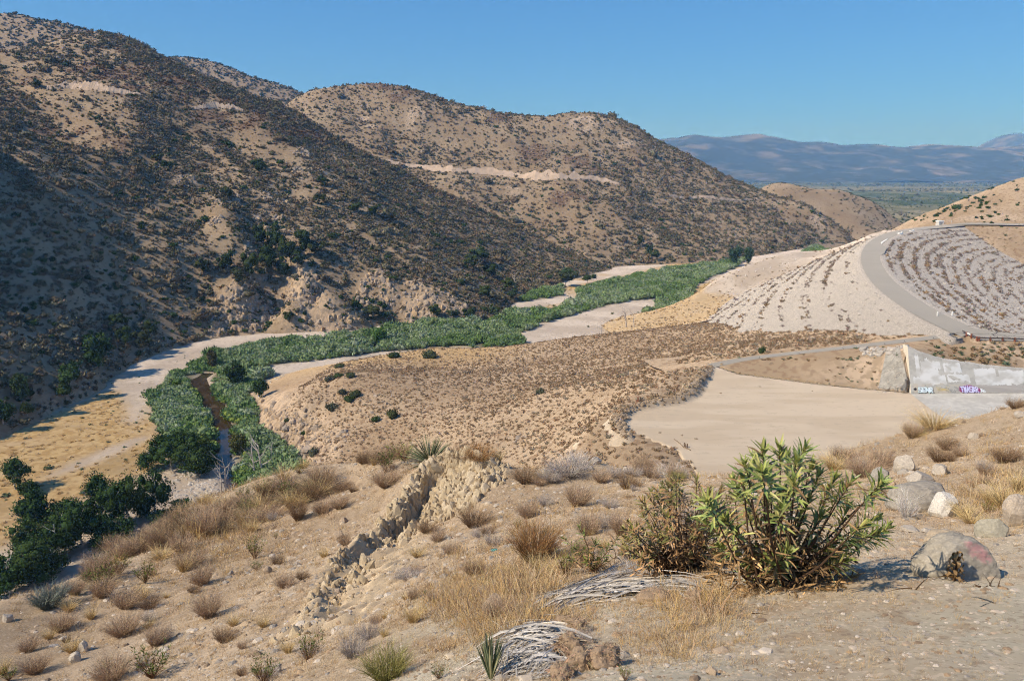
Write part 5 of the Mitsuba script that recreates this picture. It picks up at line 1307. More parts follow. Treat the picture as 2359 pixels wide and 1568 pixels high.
# kiosk and leaning pole at the far end
p = cast(2163, 519); k = 'kiosk'
hgt, wid = size_at(p, 12), size_at(p, 11)
scene['kiosk__walls'] = mikit.ply(box_at(p - [0, 0, 0.3], (wid, wid * 0.8, hgt * 0.72), 0.2), 'm_cement')
scene['kiosk__roof'] = mikit.ply(box_at(p + [0, 0, hgt * 0.72 - 0.3], (wid * 1.18, wid, hgt * 0.24), 0.2), 'm_white')
scene['kiosk__door'] = mikit.ply(box_at(p + [wid * 0.1, -wid * 0.405, -0.3], (wid * 0.3, 0.06, hgt * 0.55), 0.2), 'm_steel')
tag('kiosk', 'small white topped concrete kiosk at the far end of the dam road', 'kiosk')
p = cast(2190, 510); L = size_at(p, 19)
tb = MB(); tube(tb, [p - [0, 0, 0.3], p + np.array([0.2, 0, 0.5]) * L, p + np.array([0.42, 0, 1.0]) * L], [0.16, 0.14, 0.11], (0.2, 0.14, 0.1), 6)
hb = MB(); lump(hb, p + np.array([0.42, 0, 1.0]) * L, (0.35, 0.3, 0.3), (0.25, 0.12, 0.08), 3, 1, 0.2)
scene['leaning_pole__shaft'] = tb.ply(); scene['leaning_pole__head'] = hb.ply(); tag('leaning_pole', 'thin brown pole leaning beside the kiosk', 'pole')
# guard rail along the apron
gp = np.array([Wz(u, v, CREST) for u, v in [(2215,767),(2225,772.5),(2236,777),(2249,783),(2254,783.3),(2280,784),(2308,784.5),(2336,785.5),(2364,786.5),(2392,787.5)]])
for j, p in enumerate(gp[1:]):
    scene['guard_rail__post' + (f'_{j:03d}' if j else '')] = mikit.ply(box_at(p + [0, 0, -0.2], (0.28, 0.34, 1.02), 0.1), 'm_rust')
for j in range(len(gp) - 1):
    a, b = gp[j] + [0, -0.12, 0.42], gp[j + 1] + [0, -0.12, 0.42]
    d = (b - a) / np.linalg.norm(b - a); nn = np.array([-d[1], d[0], 0])
    prof = np.array([(0.0, 0.34), (-0.09, 0.28), (-0.09, 0.22), (0.0, 0.17), (-0.09, 0.12), (-0.09, 0.06), (0.0, 0.0)])
    V = np.vstack([[q - nn * -o[0] + [0, 0, o[1]] for o in prof] for q in (a, b)])
    i = np.arange(6)
    F = np.vstack([np.stack([i, i + 1, i + 8], 1), np.stack([i, i + 8, i + 7], 1)])
    scene['guard_rail__beam' + (f'_{j:03d}' if j else '')] = mikit.ply((V, F), 'm_white' if j == 1 else 'm_rail')
tag('guard_rail', 'dark guard rail on rust red posts along the edge of the wide paved apron', 'guard rail')

# rock of the dam face and the rows of dry shrubs along it
k_rip = group_of('rip_rock', [rock_mesh(950 + i, c, 0, 0.4, 0.8, 4) for i, c in enumerate([(0.50, 0.455, 0.40), (0.42, 0.385, 0.335), (0.56, 0.51, 0.44), (0.36, 0.33, 0.29)])])
n = 60000
x, y = rng.uniform(40, 430, n), rng.uniform(150, 620, n)
S, Tt, O = crest_coords(x, y)
ok, z = on_top(x, y, 'dam', 0.1)
ok &= in_view(x, y, z) & (np.abs(S) > 5.6) & (O < 8)
P, S_, T_ = np.stack([x, y, z], 1)[ok], S[ok], Tt[ok]
for i, p in enumerate(P[:18000]):
    inst(f'rock_dam__stone__{i:05d}', k_rip[rng.integers(4)], Mx(p, rng.uniform(0, 360), rng.lognormal(-1.55, 0.45) * np.array([1, 1.15, 0.75]) * (0.7 + p[1] / 1100)))
tag('rock_dam__stone', 'grey and tan fill rock of the dam faces', kind='stuff')
n = 150000
x, y = rng.uniform(40, 560, n), rng.uniform(150, 640, n)
S, Tt, O = crest_coords(x, y)
ok, z = on_top(x, y, 'dam', 0.1)
ok &= in_view(x, y, z) & (np.abs(S) > 7) & (O < 10)
x, y, z, S, Tt = x[ok], y[ok], z[ok], S[ok], Tt[ok]
per = np.where(S > 0, 8.5, 6.5)
wob = 0.8 * fb(x, y, 30, 2, 501) * 3
row = np.abs(((np.abs(S) + wob) / per) % 1.0 - 0.5) * 2
rown = np.floor((np.abs(S) + wob) / per)
dn = sm(0.45, 0.9, row) * np.clip(0.42 + 2.0 * fb(Tt * 40 + rown * 7.3, rown * 3.1, 4.0, 2, 502), 0.03, 1)
dn = np.where(S > 0, dn * 0.6 * sm(6, 14, S), np.clip(dn * 0.95 + 0.03, 0, 1))
keep = rng.uniform(size=len(x)) < dn * 0.95
P = np.stack([x, y, z], 1)[keep]
k_dam = group_of('dam_shrub', [shrub_mesh(960 + i, c, n=26, lobes=2, rz=0.7, sub=0, leaf=0.5, amt=0.2) for i, c in enumerate([(0.26, 0.205, 0.18), (0.30, 0.24, 0.21), (0.30, 0.20, 0.12), (0.23, 0.19, 0.145), (0.32, 0.27, 0.245)])])
def dam_label(i):
    s = crest_coords(P[i:i + 1, 0], P[i:i + 1, 1])[0][0]
    return 'dry grey brown shrub in the rows on the ' + ('pale left face of the rock dam' if s > 0 else 'grey right face of the rock dam')
plant_many('dam_shrub', dam_label, 'shrub', 'rows of dry shrubs on the dam', 'dam_shrubs', 'rows of dry shrubs along the dam faces', k_dam, P, rng.lognormal(-0.52, 0.35, len(P)) * np.where(P[:, 1] > 330, 1.25, 1.0), rng, most=300)

# ------------------------------------------------------------------ channel wall, wing face, floor, paint
def col_white(p, n, uv):
    a = dfbm(p.x * 0.5, p.y * 0.5, p.z * 0.7, octaves=3)
    return dmix((0.50, 0.49, 0.455), (0.66, 0.66, 0.64), dss(0.3, 0.65, a))
bs('m_buff', col_white, 0.85)
back_ = np.array([0.25, 2.0, 0])
wb, wt_ = wall_base - [0, 0, 0.6], wall_top
us = np.concatenate([[0.0], np.cumsum(np.linalg.norm(np.diff(wall_base[:, :2], axis=0), axis=1))])
total = us[-1]
def on_wall(s, h, lift=0.0):
    """a point of the wall's front: s metres from its left end, h from 0 (floor) to 1 (top)"""
    b = np.array([np.interp(s, us, wall_base[:, k]) for k in range(3)]); t = np.array([np.interp(s, us, wall_top[:, k]) for k in range(3)])
    d = t - b; nrm = np.cross([1, 0, 0], d); nrm /= np.linalg.norm(nrm); nrm *= -np.sign(nrm[1]) if nrm[1] else 1
    return b + d * h + nrm * lift
def wall_hgt(s): return float(np.interp(s, us, np.linalg.norm(wall_top - wall_base, axis=1)))
edges = [0.0, 4.2, 8.4, 12.6, 16.8, 21.0, 25.2, total]
g = 0.025
for j in range(len(edges) - 1):
    a, b = edges[j] + (g if j else 0), edges[j + 1] - g
    ss = np.linspace(a, b, 6)
    fr = np.array([[on_wall(s, h) for h in (-0.08, 0.36, 0.365, 0.70, 0.705, 1.0)] for s in ss])
    for q in (1, 3): pass
    bk = fr + back_
    V = np.vstack([fr.reshape(-1, 3), bk.reshape(-1, 3)]); m = 6; N = len(ss) * m
    F = []
    for i in range(len(ss) - 1):
        for h in range(m - 1):
            p, q, r_, s_ = i * m + h, (i + 1) * m + h, (i + 1) * m + h + 1, i * m + h + 1
            F += [[p, q, r_], [p, r_, s_], [p + N, r_ + N, q + N], [p + N, s_ + N, r_ + N]]
        p, q = i * m + m - 1, (i + 1) * m + m - 1
        F += [[p, q, q + N], [p, q + N, p + N]]
    for i, fl in ((0, 1), (len(ss) - 1, 0)):
        for h in range(m - 1):
            p, s_ = i * m + h, i * m + h + 1
            F += [[p, s_, s_ + N], [p, s_ + N, p + N]]
    scene['channel_wall__panel' + (f'_{j:03d}' if j else '')] = mikit.ply((V, np.array(F)), 'm_concrete')
tag('channel_wall', 'tall grey concrete channel wall with painted patches and graffiti beside the pad', 'wall')
# cream end face of the wall
e0, e1 = on_wall(0, -0.06), on_wall(0, 1.0)
ebox = np.array([e0 + [-0.10, -0.02, 0], e0 + [-0.10, 1.98, 0], e1 + [-0.10, 1.98, 0], e1 + [-0.10, -0.02, 0], e0 + [-0.004, -0.02, 0], e0 + [-0.004, 1.98, 0], e1 + [-0.004, 1.98, 0], e1 + [-0.004, -0.02, 0]])
flat_mat('m_cream', (0.70, 0.63, 0.50), 0.85)
scene['channel_wall__end_face'] = mikit.ply((ebox, np.array([[0, 3, 2], [0, 2, 1], [4, 5, 6], [4, 6, 7], [0, 4, 7], [0, 7, 3], [1, 2, 6], [1, 6, 5], [3, 7, 6], [3, 6, 2]])), 'm_cream')
tag('channel_wall__end_face', 'cream painted end of the wall')
def px_to_wall(u, v):
    """photo pixel -> (s, h) on the wall's front"""
    best = None
    ss, hs = np.linspace(0, total, 400), np.linspace(0, 1, 160)
    s = float(np.interp(u, [project(on_wall(q, 0.2))[0] for q in ss], ss))
    vv = [project(on_wall(s, h))[1] for h in hs]
    return s, float(np.interp(-v, [-q for q in vv], hs))
def decal(key, polys, mat, lift, label=None):
    """flat print: polygons in (s, metres above the floor) laid on the wall's front"""
    out = MB()
    for pl in polys:
        q = Polygon(pl).buffer(0)
        for gg in getattr(q, 'geoms', [q]):
            if gg.is_empty or gg.area < 1e-4: continue
            tv, tf = trimesh.creation.triangulate_polygon(gg, engine='earcut')
            out.add(np.array([on_wall(a, b / wall_hgt(a), lift) for a, b in tv]), tf, (1, 1, 1))
    V, F, _ = out.get()
    scene[key] = mikit.ply((V, F), mat)
    if label: tag(key, label)
def jag(s0, s1, h0, h1, seed, amp=0.18):
    r = np.random.default_rng(seed); n = 14
    top = [(s, h1 + r.normal() * amp) for s in np.linspace(s1, s0, n)]; bot = [(s, h0 + r.normal() * amp) for s in np.linspace(s0, s1, n)]
    return bot + top
def W2(u, v):
    s, h = px_to_wall(u, v); return s, h * wall_hgt(s)
sA, hA = W2(2110, 830); 
patches = []
for j, (u0, v0, u1, v1) in enumerate([(2128,832,2176,850),(2126,846,2168,868),(2120,862,2182,884),(2140,826,2150,850),(2182,836,2224,858),(2186,862,2238,880),(2252,848,2300,870),(2250,868,2330,888),(2306,852,2358,884),(2104,868,2122,890),(2113,818,2124,866)]):
    a, b = W2(u0, v1), W2(u1, v0)
    patches.append(jag(a[0], b[0], a[1], b[1], 520 + j, 0.16))
decal('channel_wall__paint_patch', patches, 'm_buff', 0.008, 'white paint rolled over old graffiti')
scene['m_band'] = {'type': 'twosided', 'b': {'type': 'diffuse', 'reflectance': {'type': 'rgb', 'value': [0.40, 0.375, 0.345]}}}
a, b = W2(2236, 904), W2(2420, 888)
decal('channel_wall__paint_band', [jag(a[0], b[0], 0.12, b[1] + 0.1, 540, 0.07)], 'm_band', 0.012, 'grey paint band along the foot of the wall')
scene['m_tanband'] = {'type': 'twosided', 'b': {'type': 'diffuse', 'reflectance': {'type': 'rgb', 'value': [0.50, 0.455, 0.375]}}}
a, b = W2(2100, 905), W2(2236, 886)
decal('channel_wall__wash', [jag(a[0] + 0.3, b[0], 0.1, b[1] + 0.2, 541, 0.12)], 'm_tanband', 0.010, 'tan wash behind the graffiti')
# graffiti: blocky letters drawn as strokes
ST = {'S': [[(1, 1), (0, 1), (0, .52), (1, .48), (1, 0), (0, 0)]], 'E': [[(1, 1), (0, 1), (0, 0), (1, 0)], [(0, .5), (.85, .5)]], 'M': [[(0, 0), (0, 1), (.5, .35), (1, 1), (1, 0)]], 'N': [[(0, 0), (0, 1), (1, 0), (1, 1)]],
      'R': [[(0, 0), (0, 1), (.9, .95), (.9, .55), (.1, .5), (1.05, -.1)]], 'T': [[(0, 1), (1, 1)], [(.5, 1), (.5, 0)]], 'W': [[(0, 1), (.2, 0), (.5, .7), (.8, 0), (1, 1)]], 'A': [[(0, 0), (.5, 1), (1, 0)], [(.2, .35), (.8, .35)]], 'B': [[(0, 0), (0, 1), (.9, .8), (.1, .5), (1, .25), (0, 0)]], 'K': [[(0, 0), (0, 1)], [(1, 1), (0, .5), (1.05, -.05)]]}
def write(word, u0, u1, v0, v1, fat):
    a, b = W2(u0, v0), W2(u1, v1); w = (b[0] - a[0]) / len(word); h = b[1] - a[1]
    out = []
    for i, ch in enumerate(word):
        for st in ST[ch]:
            out.append(LineString([(a[0] + (i + 0.14 + 0.72 * x_) * w + 0.06 * y_ * w, a[1] + h * (0.1 + 0.8 * y_)) for x_, y_ in st]).buffer(fat, cap_style=3, join_style=2))
    from shapely import union_all
    return union_all(out)
def flat_polys(g): return [list(q.exterior.coords) for q in getattr(g, 'geoms', [g])]
def decal_shape(key, g, mat, lift, label=None):
    out = MB()
    for q in getattr(g, 'geoms', [g]):
        tv, tf = trimesh.creation.triangulate_polygon(q, engine='earcut')
        out.add(np.array([on_wall(a, b / wall_hgt(a), lift) for a, b in tv]), tf, (1, 1, 1))
    V, F, _ = out.get(); scene[key] = mikit.ply((V, F), mat)
    if label: tag(key, label)
from shapely import affinity
for nme, c in (('m_spray_white', (0.75, 0.82, 0.86)), ('m_spray_black', (0.02, 0.02, 0.025)), ('m_spray_teal', (0.16, 0.50, 0.48)), ('m_spray_lilac', (0.62, 0.62, 0.82)), ('m_spray_red', (0.30, 0.05, 0.14)), ('m_spray_purple', (0.20, 0.14, 0.38)), ('m_spray_ochre', (0.55, 0.42, 0.16)), ('m_spray_grey', (0.30, 0.30, 0.29)), ('m_spray_pink', (0.62, 0.34, 0.34))):
    scene[nme] = {'type': 'twosided', 'b': {'type': 'diffuse', 'reflectance': {'type': 'rgb', 'value': list(c)}}}
w1 = write('SENR', 2113, 2146, 903.5, 891.5, 0.13)
decal_shape('channel_wall__graffiti', affinity.translate(w1, 0.12, -0.10).buffer(0.05).union(write('SENR', 2113, 2147, 904, 891.5, 0.16).buffer(0.03)), 'm_spray_black', 0.018, 'black shadow of white block letter graffiti')
decal_shape('channel_wall__graffiti_001', affinity.translate(w1, -0.06, -0.02), 'm_spray_teal', 0.022, 'teal edge of the white graffiti')
decal_shape('channel_wall__graffiti_002', w1, 'm_spray_white', 0.026, 'white block letters of the left graffiti')
a, b = W2(2210, 905), W2(2251, 889)
decal('channel_wall__graffiti_003', [[(a[0] - .5, a[1] + .6), (a[0] + .3, a[1]), (b[0], a[1]), (b[0] + .5, a[1] + .5), (b[0] + .1, b[1]), ((a[0] + b[0]) / 2, b[1] + .3), (a[0] - .2, b[1] - .1)]], 'm_spray_red', 0.018, 'red field behind the lilac graffiti')
decal('channel_wall__graffiti_004', [[(a[0] + .2, a[1]), (b[0] + .3, a[1] - 0.02), (b[0] - .2, a[1] + .55), (a[0] + .3, a[1] + .4)]], 'm_spray_black', 0.021)
w2 = write('TWASBR', 2210, 2251, 904, 889, 0.12)
decal_shape('channel_wall__graffiti_005', w2.buffer(0.07), 'm_spray_purple', 0.024); decal_shape('channel_wall__graffiti_006', w2, 'm_spray_lilac', 0.028, 'lilac letters of the right graffiti')
r = np.random.default_rng(55)
def scrawl(u0, u1, v0, v1, n_):
    out = []
    for _ in range(n_):
        a = W2(r.uniform(u0, u1), r.uniform(v1, v0)); q = [a]
        for _ in range(5): q.append((q[-1][0] + r.normal() * .3, max(0.15, q[-1][1] + r.normal() * .3)))
        out.append(LineString(q).buffer(0.035))
    from shapely import union_all
    return union_all(out)
decal_shape('channel_wall__graffiti_007', scrawl(2158, 2180, 903, 890, 12), 'm_spray_ochre', 0.018, 'ochre scrawl between the two graffiti')
decal_shape('channel_wall__graffiti_008', scrawl(2164, 2206, 903, 891, 18), 'm_spray_grey', 0.020, 'grey scrawl between the two graffiti')
decal_shape('channel_wall__graffiti_009', write('BE', 2256, 2267, 903, 892, 0.1), 'm_spray_white', 0.020)
a = W2(2103, 896); decal('channel_wall__graffiti_010', [[(a[0] + .3 + .35 * math.cos(t), a[1] + .3 * math.sin(t)) for t in np.arange(0, 6.28, .5)]], 'm_spray_black', 0.018)
# channel floor
fl = np.array([Wz(u, v, PADZ + 0.06)[:2] for u, v in [(2096,907),(2150,948),(2190,975),(2230,1010),(2300,1060),(2480,1060),(2480,905)]])
tri = trimesh.creation.triangulate_polygon(Polygon(fl).buffer(0), engine='earcut')
scene['channel_floor'] = mikit.ply((np.column_stack([tri[0], np.full(len(tri[0]), PADZ + 0.10)]), tri[1]), 'm_concrete')
tag('channel_floor', 'grey concrete floor of the channel at the right edge of the pad', 'floor', kind='structure')
# road on past the kiosk, along the foot of the right hill
P = [cast(u, v) for u, v in [(2185,519),(2215,518),(2250,518),(2300,518.5),(2357,519)]]
P = smooth_line(np.array([p for p in P if p is not None]), 40, 3)
V, F = strip(np.column_stack([P[:, :2], H(P[:, 0], P[:, 1])]), 3.2, 3.2, 0)
V[:, 2] = np.maximum(H(V[:, 0], V[:, 1]), np.repeat(gaussian_filter(H(P[:, 0], P[:, 1]), 3), 2)) + 0.2
scene['hill_road'] = mikit.ply((V, F), 'm_asphalt'); tag('hill_road', 'road running on from the dam along the foot of the right hill', 'road', kind='structure')
# gravel slope left of the wall
def col_gravel(p, n, uv):
    f, s, r = dvor(p.x * 3.0, p.y * 3.0 + p.z * 2.0)
    return dmix((0.29, 0.275, 0.24), (0.39, 0.37, 0.325), dss(0.3, 0.7, dfbm(p.x * 0.8, p.y * 0.8, p.z * 0.8, octaves=3))) * (0.8 + 0.3 * r)
bs('m_gravel', col_gravel)
gv, gf = [], []
for a_ in np.linspace(0, 1, 16):
    for b_ in np.linspace(0, 1, 24):
        top = (2040 + 30 * a_, 812 - 14 * a_); bot = (2022 + 74 * a_, 894 + 11 * a_)
        q = cast(top[0] * (1 - b_) + bot[0] * b_, top[1] * (1 - b_) + bot[1] * b_)
        gv.append(q + [0, -0.03, 0.08 + 0.04 * rng.uniform()])
for i in range(15):
    for j in range(23):
        q = i * 24 + j; gf += [[q, q + 1, q + 25], [q, q + 25, q + 24]]
scene['gravel_bank'] = mikit.ply((np.array(gv), np.array(gf)), 'm_gravel', smooth=True); tag('gravel_bank', 'grey gravel bank against the left end of the channel wall', 'bank', kind='structure')
P, sz = [], []
for _ in range(900):
    u, v = rng.uniform(2010, 2094), rng.uniform(800, 905)
    if v < 905 - (u - 2010) * 0 and (u - 2094) / (2066 - 2094) > (905 - v) / 110 - 0.15 and u > 2060 - (v - 800) * 0.45:
        p = cast(u, v)
        if p is not None: P.append(p); sz.append(rng.lognormal(-1.5, 0.45))
for i, (p, s) in enumerate(zip(P, sz)): inst(f'gravel_slope__{i:05d}', k_rip[rng.integers(4)], Mx(p, rng.uniform(0, 360), s * 0.5 * np.array([1, 1.2, 0.8])))
tag('gravel_slope', 'grey gravel and stones banked against the left end of the channel wall', 'gravel', kind='stuff')
P, sz = [], []
for u0, u1, v0, v1, m in [(1985,2062,800,818,110), (2060,2090,796,802,14)]:
    for _ in range(m):
        p = cast(rng.uniform(u0, u1), rng.uniform(v0, v1))
        if p is not None: P.append(p); sz.append(rng.lognormal(-0.75, 0.35))
plant_many('bank_rock', 'pale rock tipped along the road edge above the gravel slope', 'rock', 'rocks tipped beside the pad road', 'bank_rocks', 'pale rocks beside the pad road', k_rip, P, sz, rng, most=60)
# brush on the bank behind the wall and under the guard rail
P, sz = [], []
for u0, u1, v0, v1, m, s in [(2140,2358,800,840,120,0.55),(1668,2030,824,832,26,0.5),(1900,2030,830,892,24,0.35),(1700,2200,776,824,46,0.35),(2250,2358,790,800,10,.4),(2240,2358,518,580,60,0.6),(2200,2358,500,520,14,0.6)]:
    for _ in range(m):
        p = cast(rng.uniform(u0, u1), rng.uniform(v0, v1))
        if p is not None and min(np.linalg.norm(road2s[:, :2] - p[:2], axis=1)) > 2.3: P.append(p); sz.append(s * rng.lognormal(0, 0.35))
plant_many('bank_shrub', lambda i: 'small grey or rust shrub on the earth ' + ('behind the channel wall' if P[i][1] < 182 and P[i][0] > 88 else 'beside the pad road' if P[i][1] < 230 else 'at the dam\'s right end'), 'shrub', 'shrubs on the sandy banks', 'bank_shrubs', 'small shrubs on the sandy banks', k_weed + k_dry, P, sz, rng, most=250)

# ------------------------------------------------------------------ posts and debris on the pad
def rod(a, b, w, mat, key):
    m = trimesh.creation.box([w, w, np.linalg.norm(np.subtract(b, a))])
    m.apply_transform(trimesh.geometry.align_vectors([0, 0, 1], unit(np.subtract(b, a)))); m.apply_translation((np.asarray(a) + b) / 2)
    scene[key] = mikit.ply(m, mat)
p = Wz(1464, 942, PADZ); q = Wz(1468, 934, PADZ + 0.3)
rod(p - [0, 0, .2], p + [0.02, 0, 2.0], 0.12, 'm_rust', 'broken_gate__post'); rod(q - [0, 0, .2], q + [0.08, 0, 1.9], 0.2, 'm_rust', 'broken_gate__post_001')
for j, h in enumerate((0.25, 0.55, 0.85)): rod(p + [0, 0, h], q + [0.3, 0, h], 0.09, 'm_rust', 'broken_gate__rail' + (f'_{j:03d}' if j else ''))
pl = np.array(q) + [0.4, 0.2, 0.2]; rod(pl, pl + [1.1, 0.25, 0.15], 0.34, 'm_wood', 'broken_gate__plank')
tag('broken_gate', 'broken rusty gate standing at the left corner of the dirt pad', 'gate')
base = [Wz(u, v, PADZ) for u, v in [(1575.5,1028),(1578.5,1030),(1582,1031)]]
base = [np.array([b[0], b[1], float(H(b[0], b[1]))]) for b in base]
for j, b in enumerate(base): rod(b - [0, 0, .2], b + [0.03 * j, 0, 0.75], 0.16, 'm_wood', 'post_stub' + (f'_{j:03d}' if j else '') ); tag('post_stub' + (f'_{j:03d}' if j else ''), ['left', 'middle', 'right'][j] + ' of three short dark posts at the near left edge of the pad', 'post', 'short posts at the pad edge')
P = [cast(u, v, skip=('fore',)) for u, v in [(1552,1012),(1561,1018),(1568,1024),(1573,1030),(1590,1037)]]
tb = MB(); tube(tb, [q + [0, 0, 0.12] for q in P], 0.07, (0.25, 0.18, 0.12), 5); scene['fallen_pole'] = tb.ply(); tag('fallen_pole', 'thin pole lying on the ground leading to the three short posts', 'pole')
for j, (u, v, s) in enumerate([(1602,1010,.35),(1520,996,.3),(1570,1002,.3),(1660,905,.3),(1750,890,.25),(1870,900,.25),(2060,880,.25)]):
    p = Wz(u, v, PADZ + 0.02); k = key_for('clod'); scene[k] = rock_mesh(980 + j, (0.3, 0.22, 0.15), 1).ply(M=Mx(p, 40 * j, s * np.array([1.4, 1, .5]))); tag(k, 'small dark clod of earth on the smooth dirt pad', 'clod', 'clods on the pad')

# clods and dry tufts along the pushed up berm
k_bclod = group_of('berm_clod', [rock_mesh(990 + i, c, 0, 0.5, 0.8, 4) for i, c in enumerate([(0.34, 0.26, 0.175), (0.28, 0.205, 0.135), (0.40, 0.31, 0.215)])])
for i in range(900):
    q = bl[rng.integers(200), :2] + rng.normal(0, 1.3, 2)
    z = float(H(q[0], q[1]))
    if PADZ + 0.25 < z < PADZ + 4: inst(f'berm_clods__{i:05d}', k_bclod[rng.integers(3)], Mx([q[0], q[1], z], rng.uniform(0, 360), rng.lognormal(-1.5, 0.5)))
tag('berm_clods', 'clods of earth along the berm at the left edge of the pad', 'clods', kind='stuff')
P = []
for i in range(160):
    q = bl[rng.integers(200), :2] + rng.normal(0, 1.6, 2) + [-1.2, 0]
    z = float(H(q[0], q[1]))
    if PADZ + 0.2 < z: P.append([q[0], q[1], z])
plant_many('berm_tuft', 'dry brown tuft growing on the berm at the left edge of the pad', 'tuft', 'dry tufts on the berm', 'berm_tufts', 'dry brown tufts on the berm', k_scrub, P, rng.lognormal(-0.9, 0.35, len(P)), rng)
# ------------------------------------------------------------------ the foreground slope: stones, clods, tufts, shrubs, boulders
rng = np.random.default_rng(61)
fb_p = lambda u, v: cast(u, v)
def scatter_fore(n, poly=None, near=2.2, far=34):
    """random ground points of the foreground, even over the picture's ground"""
    out = []
    r_ = near * (far / near) ** rng.uniform(0, 1, n); a = rng.uniform(-0.62, 0.62, n)
    x, y = np.tan(a) * r_, r_
    z = fore_f(x, y)
    ok = (H(x, y, skip=('fore',)) < z) & in_view(x, y, z, 30)
    return np.stack([x, y, z], 1)[ok]
# stones
k_peb = group_of('pebble', [rock_mesh(1000 + i, c, 0, 0.4, 0.7, 4) for i, c in enumerate([(0.50, 0.39, 0.28), (0.58, 0.49, 0.38), (0.42, 0.30, 0.19), (0.36, 0.32, 0.27), (0.62, 0.54, 0.44), (0.30, 0.22, 0.15)])])
P = scatter_fore(34000)
clus = fb(P[:, 0], P[:, 1], 1.4, 3, 601)
P = P[rng.uniform(size=len(P)) < sm(-0.25, 0.15, clus) * 0.85 + 0.1]
for i, p in enumerate(P):
    s = 0.0016 * p[1] * rng.lognormal(0, 0.7)
    inst(f'pebbles__{i:05d}', k_peb[rng.integers(6)], Mx(p, rng.uniform(0, 360), min(s, 0.09) * np.array([1, 1.25, 0.8])))
tag('pebbles', 'small tan stones strewn over the foreground slope', 'pebbles', kind='stuff')
P = scatter_fore(900, near=3.5)
sz = np.clip(0.0042 * P[:, 1] ** 0.95 * rng.lognormal(0, 0.45, len(P)), 0.008, 0.12)
keep = rng.uniform(size=len(P)) < np.where(P[:, 0] > 0.8, 0.18, 0.5)
k_sto = group_of('stone', [rock_mesh(1010 + i, c, 1, 0.4, 0.75, 6) for i, c in enumerate([(0.52, 0.40, 0.27), (0.60, 0.50, 0.37), (0.46, 0.33, 0.21), (0.42, 0.38, 0.32)])])
plant_many('stone', lambda i: 'loose tan stone on the dirt slope ' + ('left of the broken bank' if project(P[i])[0] < 700 else 'around the broken bank' if project(P[i])[0] < 1250 else 'right of the broken bank'), 'stone', 'loose stones on the foreground slope', 'small_stones', 'loose tan stones of the foreground slope', k_sto, P[keep], sz[keep], rng, most=220, sink=0.2)
P = P
# clods and blocks of the broken bank
k_clod = group_of('earth_clod', [rock_mesh(1020 + i, c, 1, 0.55, 1.0, 8) for i, c in enumerate([(0.54, 0.44, 0.295), (0.47, 0.37, 0.235), (0.58, 0.48, 0.34), (0.42, 0.32, 0.20)])])
n_c = 0
for i in range(8500):
    t = rng.uniform(0.02, 0.97) if i % 2 else rng.uniform(0.04, 0.34)
    j = int(t * 399); d = abs(rng.normal(0.45, 1.0 if t < 0.32 else 0.3)) - 0.12
    q = lip[j, :2] - ln[j] * sgn * d
    hh = float(np.interp(t, [0, .06, .2, .35, .5, .65, .8, 1], [0.3, 0.9, 1.0, 0.7, 0.5, 0.4, 0.35, 0.1]))
    if d > (2.7 if t < 0.32 else 1.7) * hh + 0.1: continue
    z = float(fore_f(q[0], q[1]))
    s = min(0.0054 * q[1] * rng.lognormal(0, 0.5), 0.22) * (0.6 + 0.5 * hh)
    if rng.uniform() > (1 if t < 0.36 else max(0.04, 0.22 + 2.2 * float(fb(np.array([t * 30]), np.array([0.0]), 1.0, 2, 621)[0]))): continue
    inst(f'foreground_hillside__clod__{n_c:05d}', k_clod[rng.integers(4)], Mx([q[0], q[1], z - 0.42 * s], rng.uniform(0, 360), s * np.array([0.85, 0.6, 1.1 + 0.9 * rng.uniform()]), (rng.uniform(-1, 1), rng.uniform(-1, 1), rng.uniform(0, 40)))); n_c += 1
tag('foreground_hillside__clod', 'crumbling blocks of the broken earth bank', kind='stuff')

# dry plants: a few forms of each kind, set out one by one
def twig_bush(seed, col, tip, n=230, h=1.0, w=0.012, spread=0.2, lean=1.0, bend=0.08, forks=2, amt=0.22):
    r = np.random.default_rng(seed); mb = MB()
    a = r.uniform(0, 6.28, n); e = np.sqrt(r.uniform(0.02, 1, n)) * lean
    P = np.stack([np.cos(a), np.sin(a), 0 * a], 1) * (spread * np.sqrt(r.uniform(0, 1, n)))[:, None] - [0, 0, 0.03]
    A = unit(np.stack([np.cos(a) * e, np.sin(a) * e, np.ones(n)], 1) + 0.22 * rand_dir(n, r))
    L = h * r.uniform(0.5, 1.05, n)
    blades(mb, P, A, L, w, bend, vary(col, n, r, amt, 0.05), r, 3, vary(tip, n, r, amt, 0.05))
    for f in range(forks):
        t = r.uniform(0.3, 0.75, n)
        Q = P + A * (L * t)[:, None]
        blades(mb, Q, unit(A + 0.7 * rand_dir(n, r)), L * 0.38, w * 0.7, 0, vary(tip, n, r, amt, 0.05), r, 2)
    return mb
PINK, STRAW, TWIG, OLIVE, RUSTY = (0.36, 0.225, 0.16), (0.56, 0.42, 0.20), (0.42, 0.37, 0.33), (0.17, 0.16, 0.06), (0.26, 0.14, 0.075)
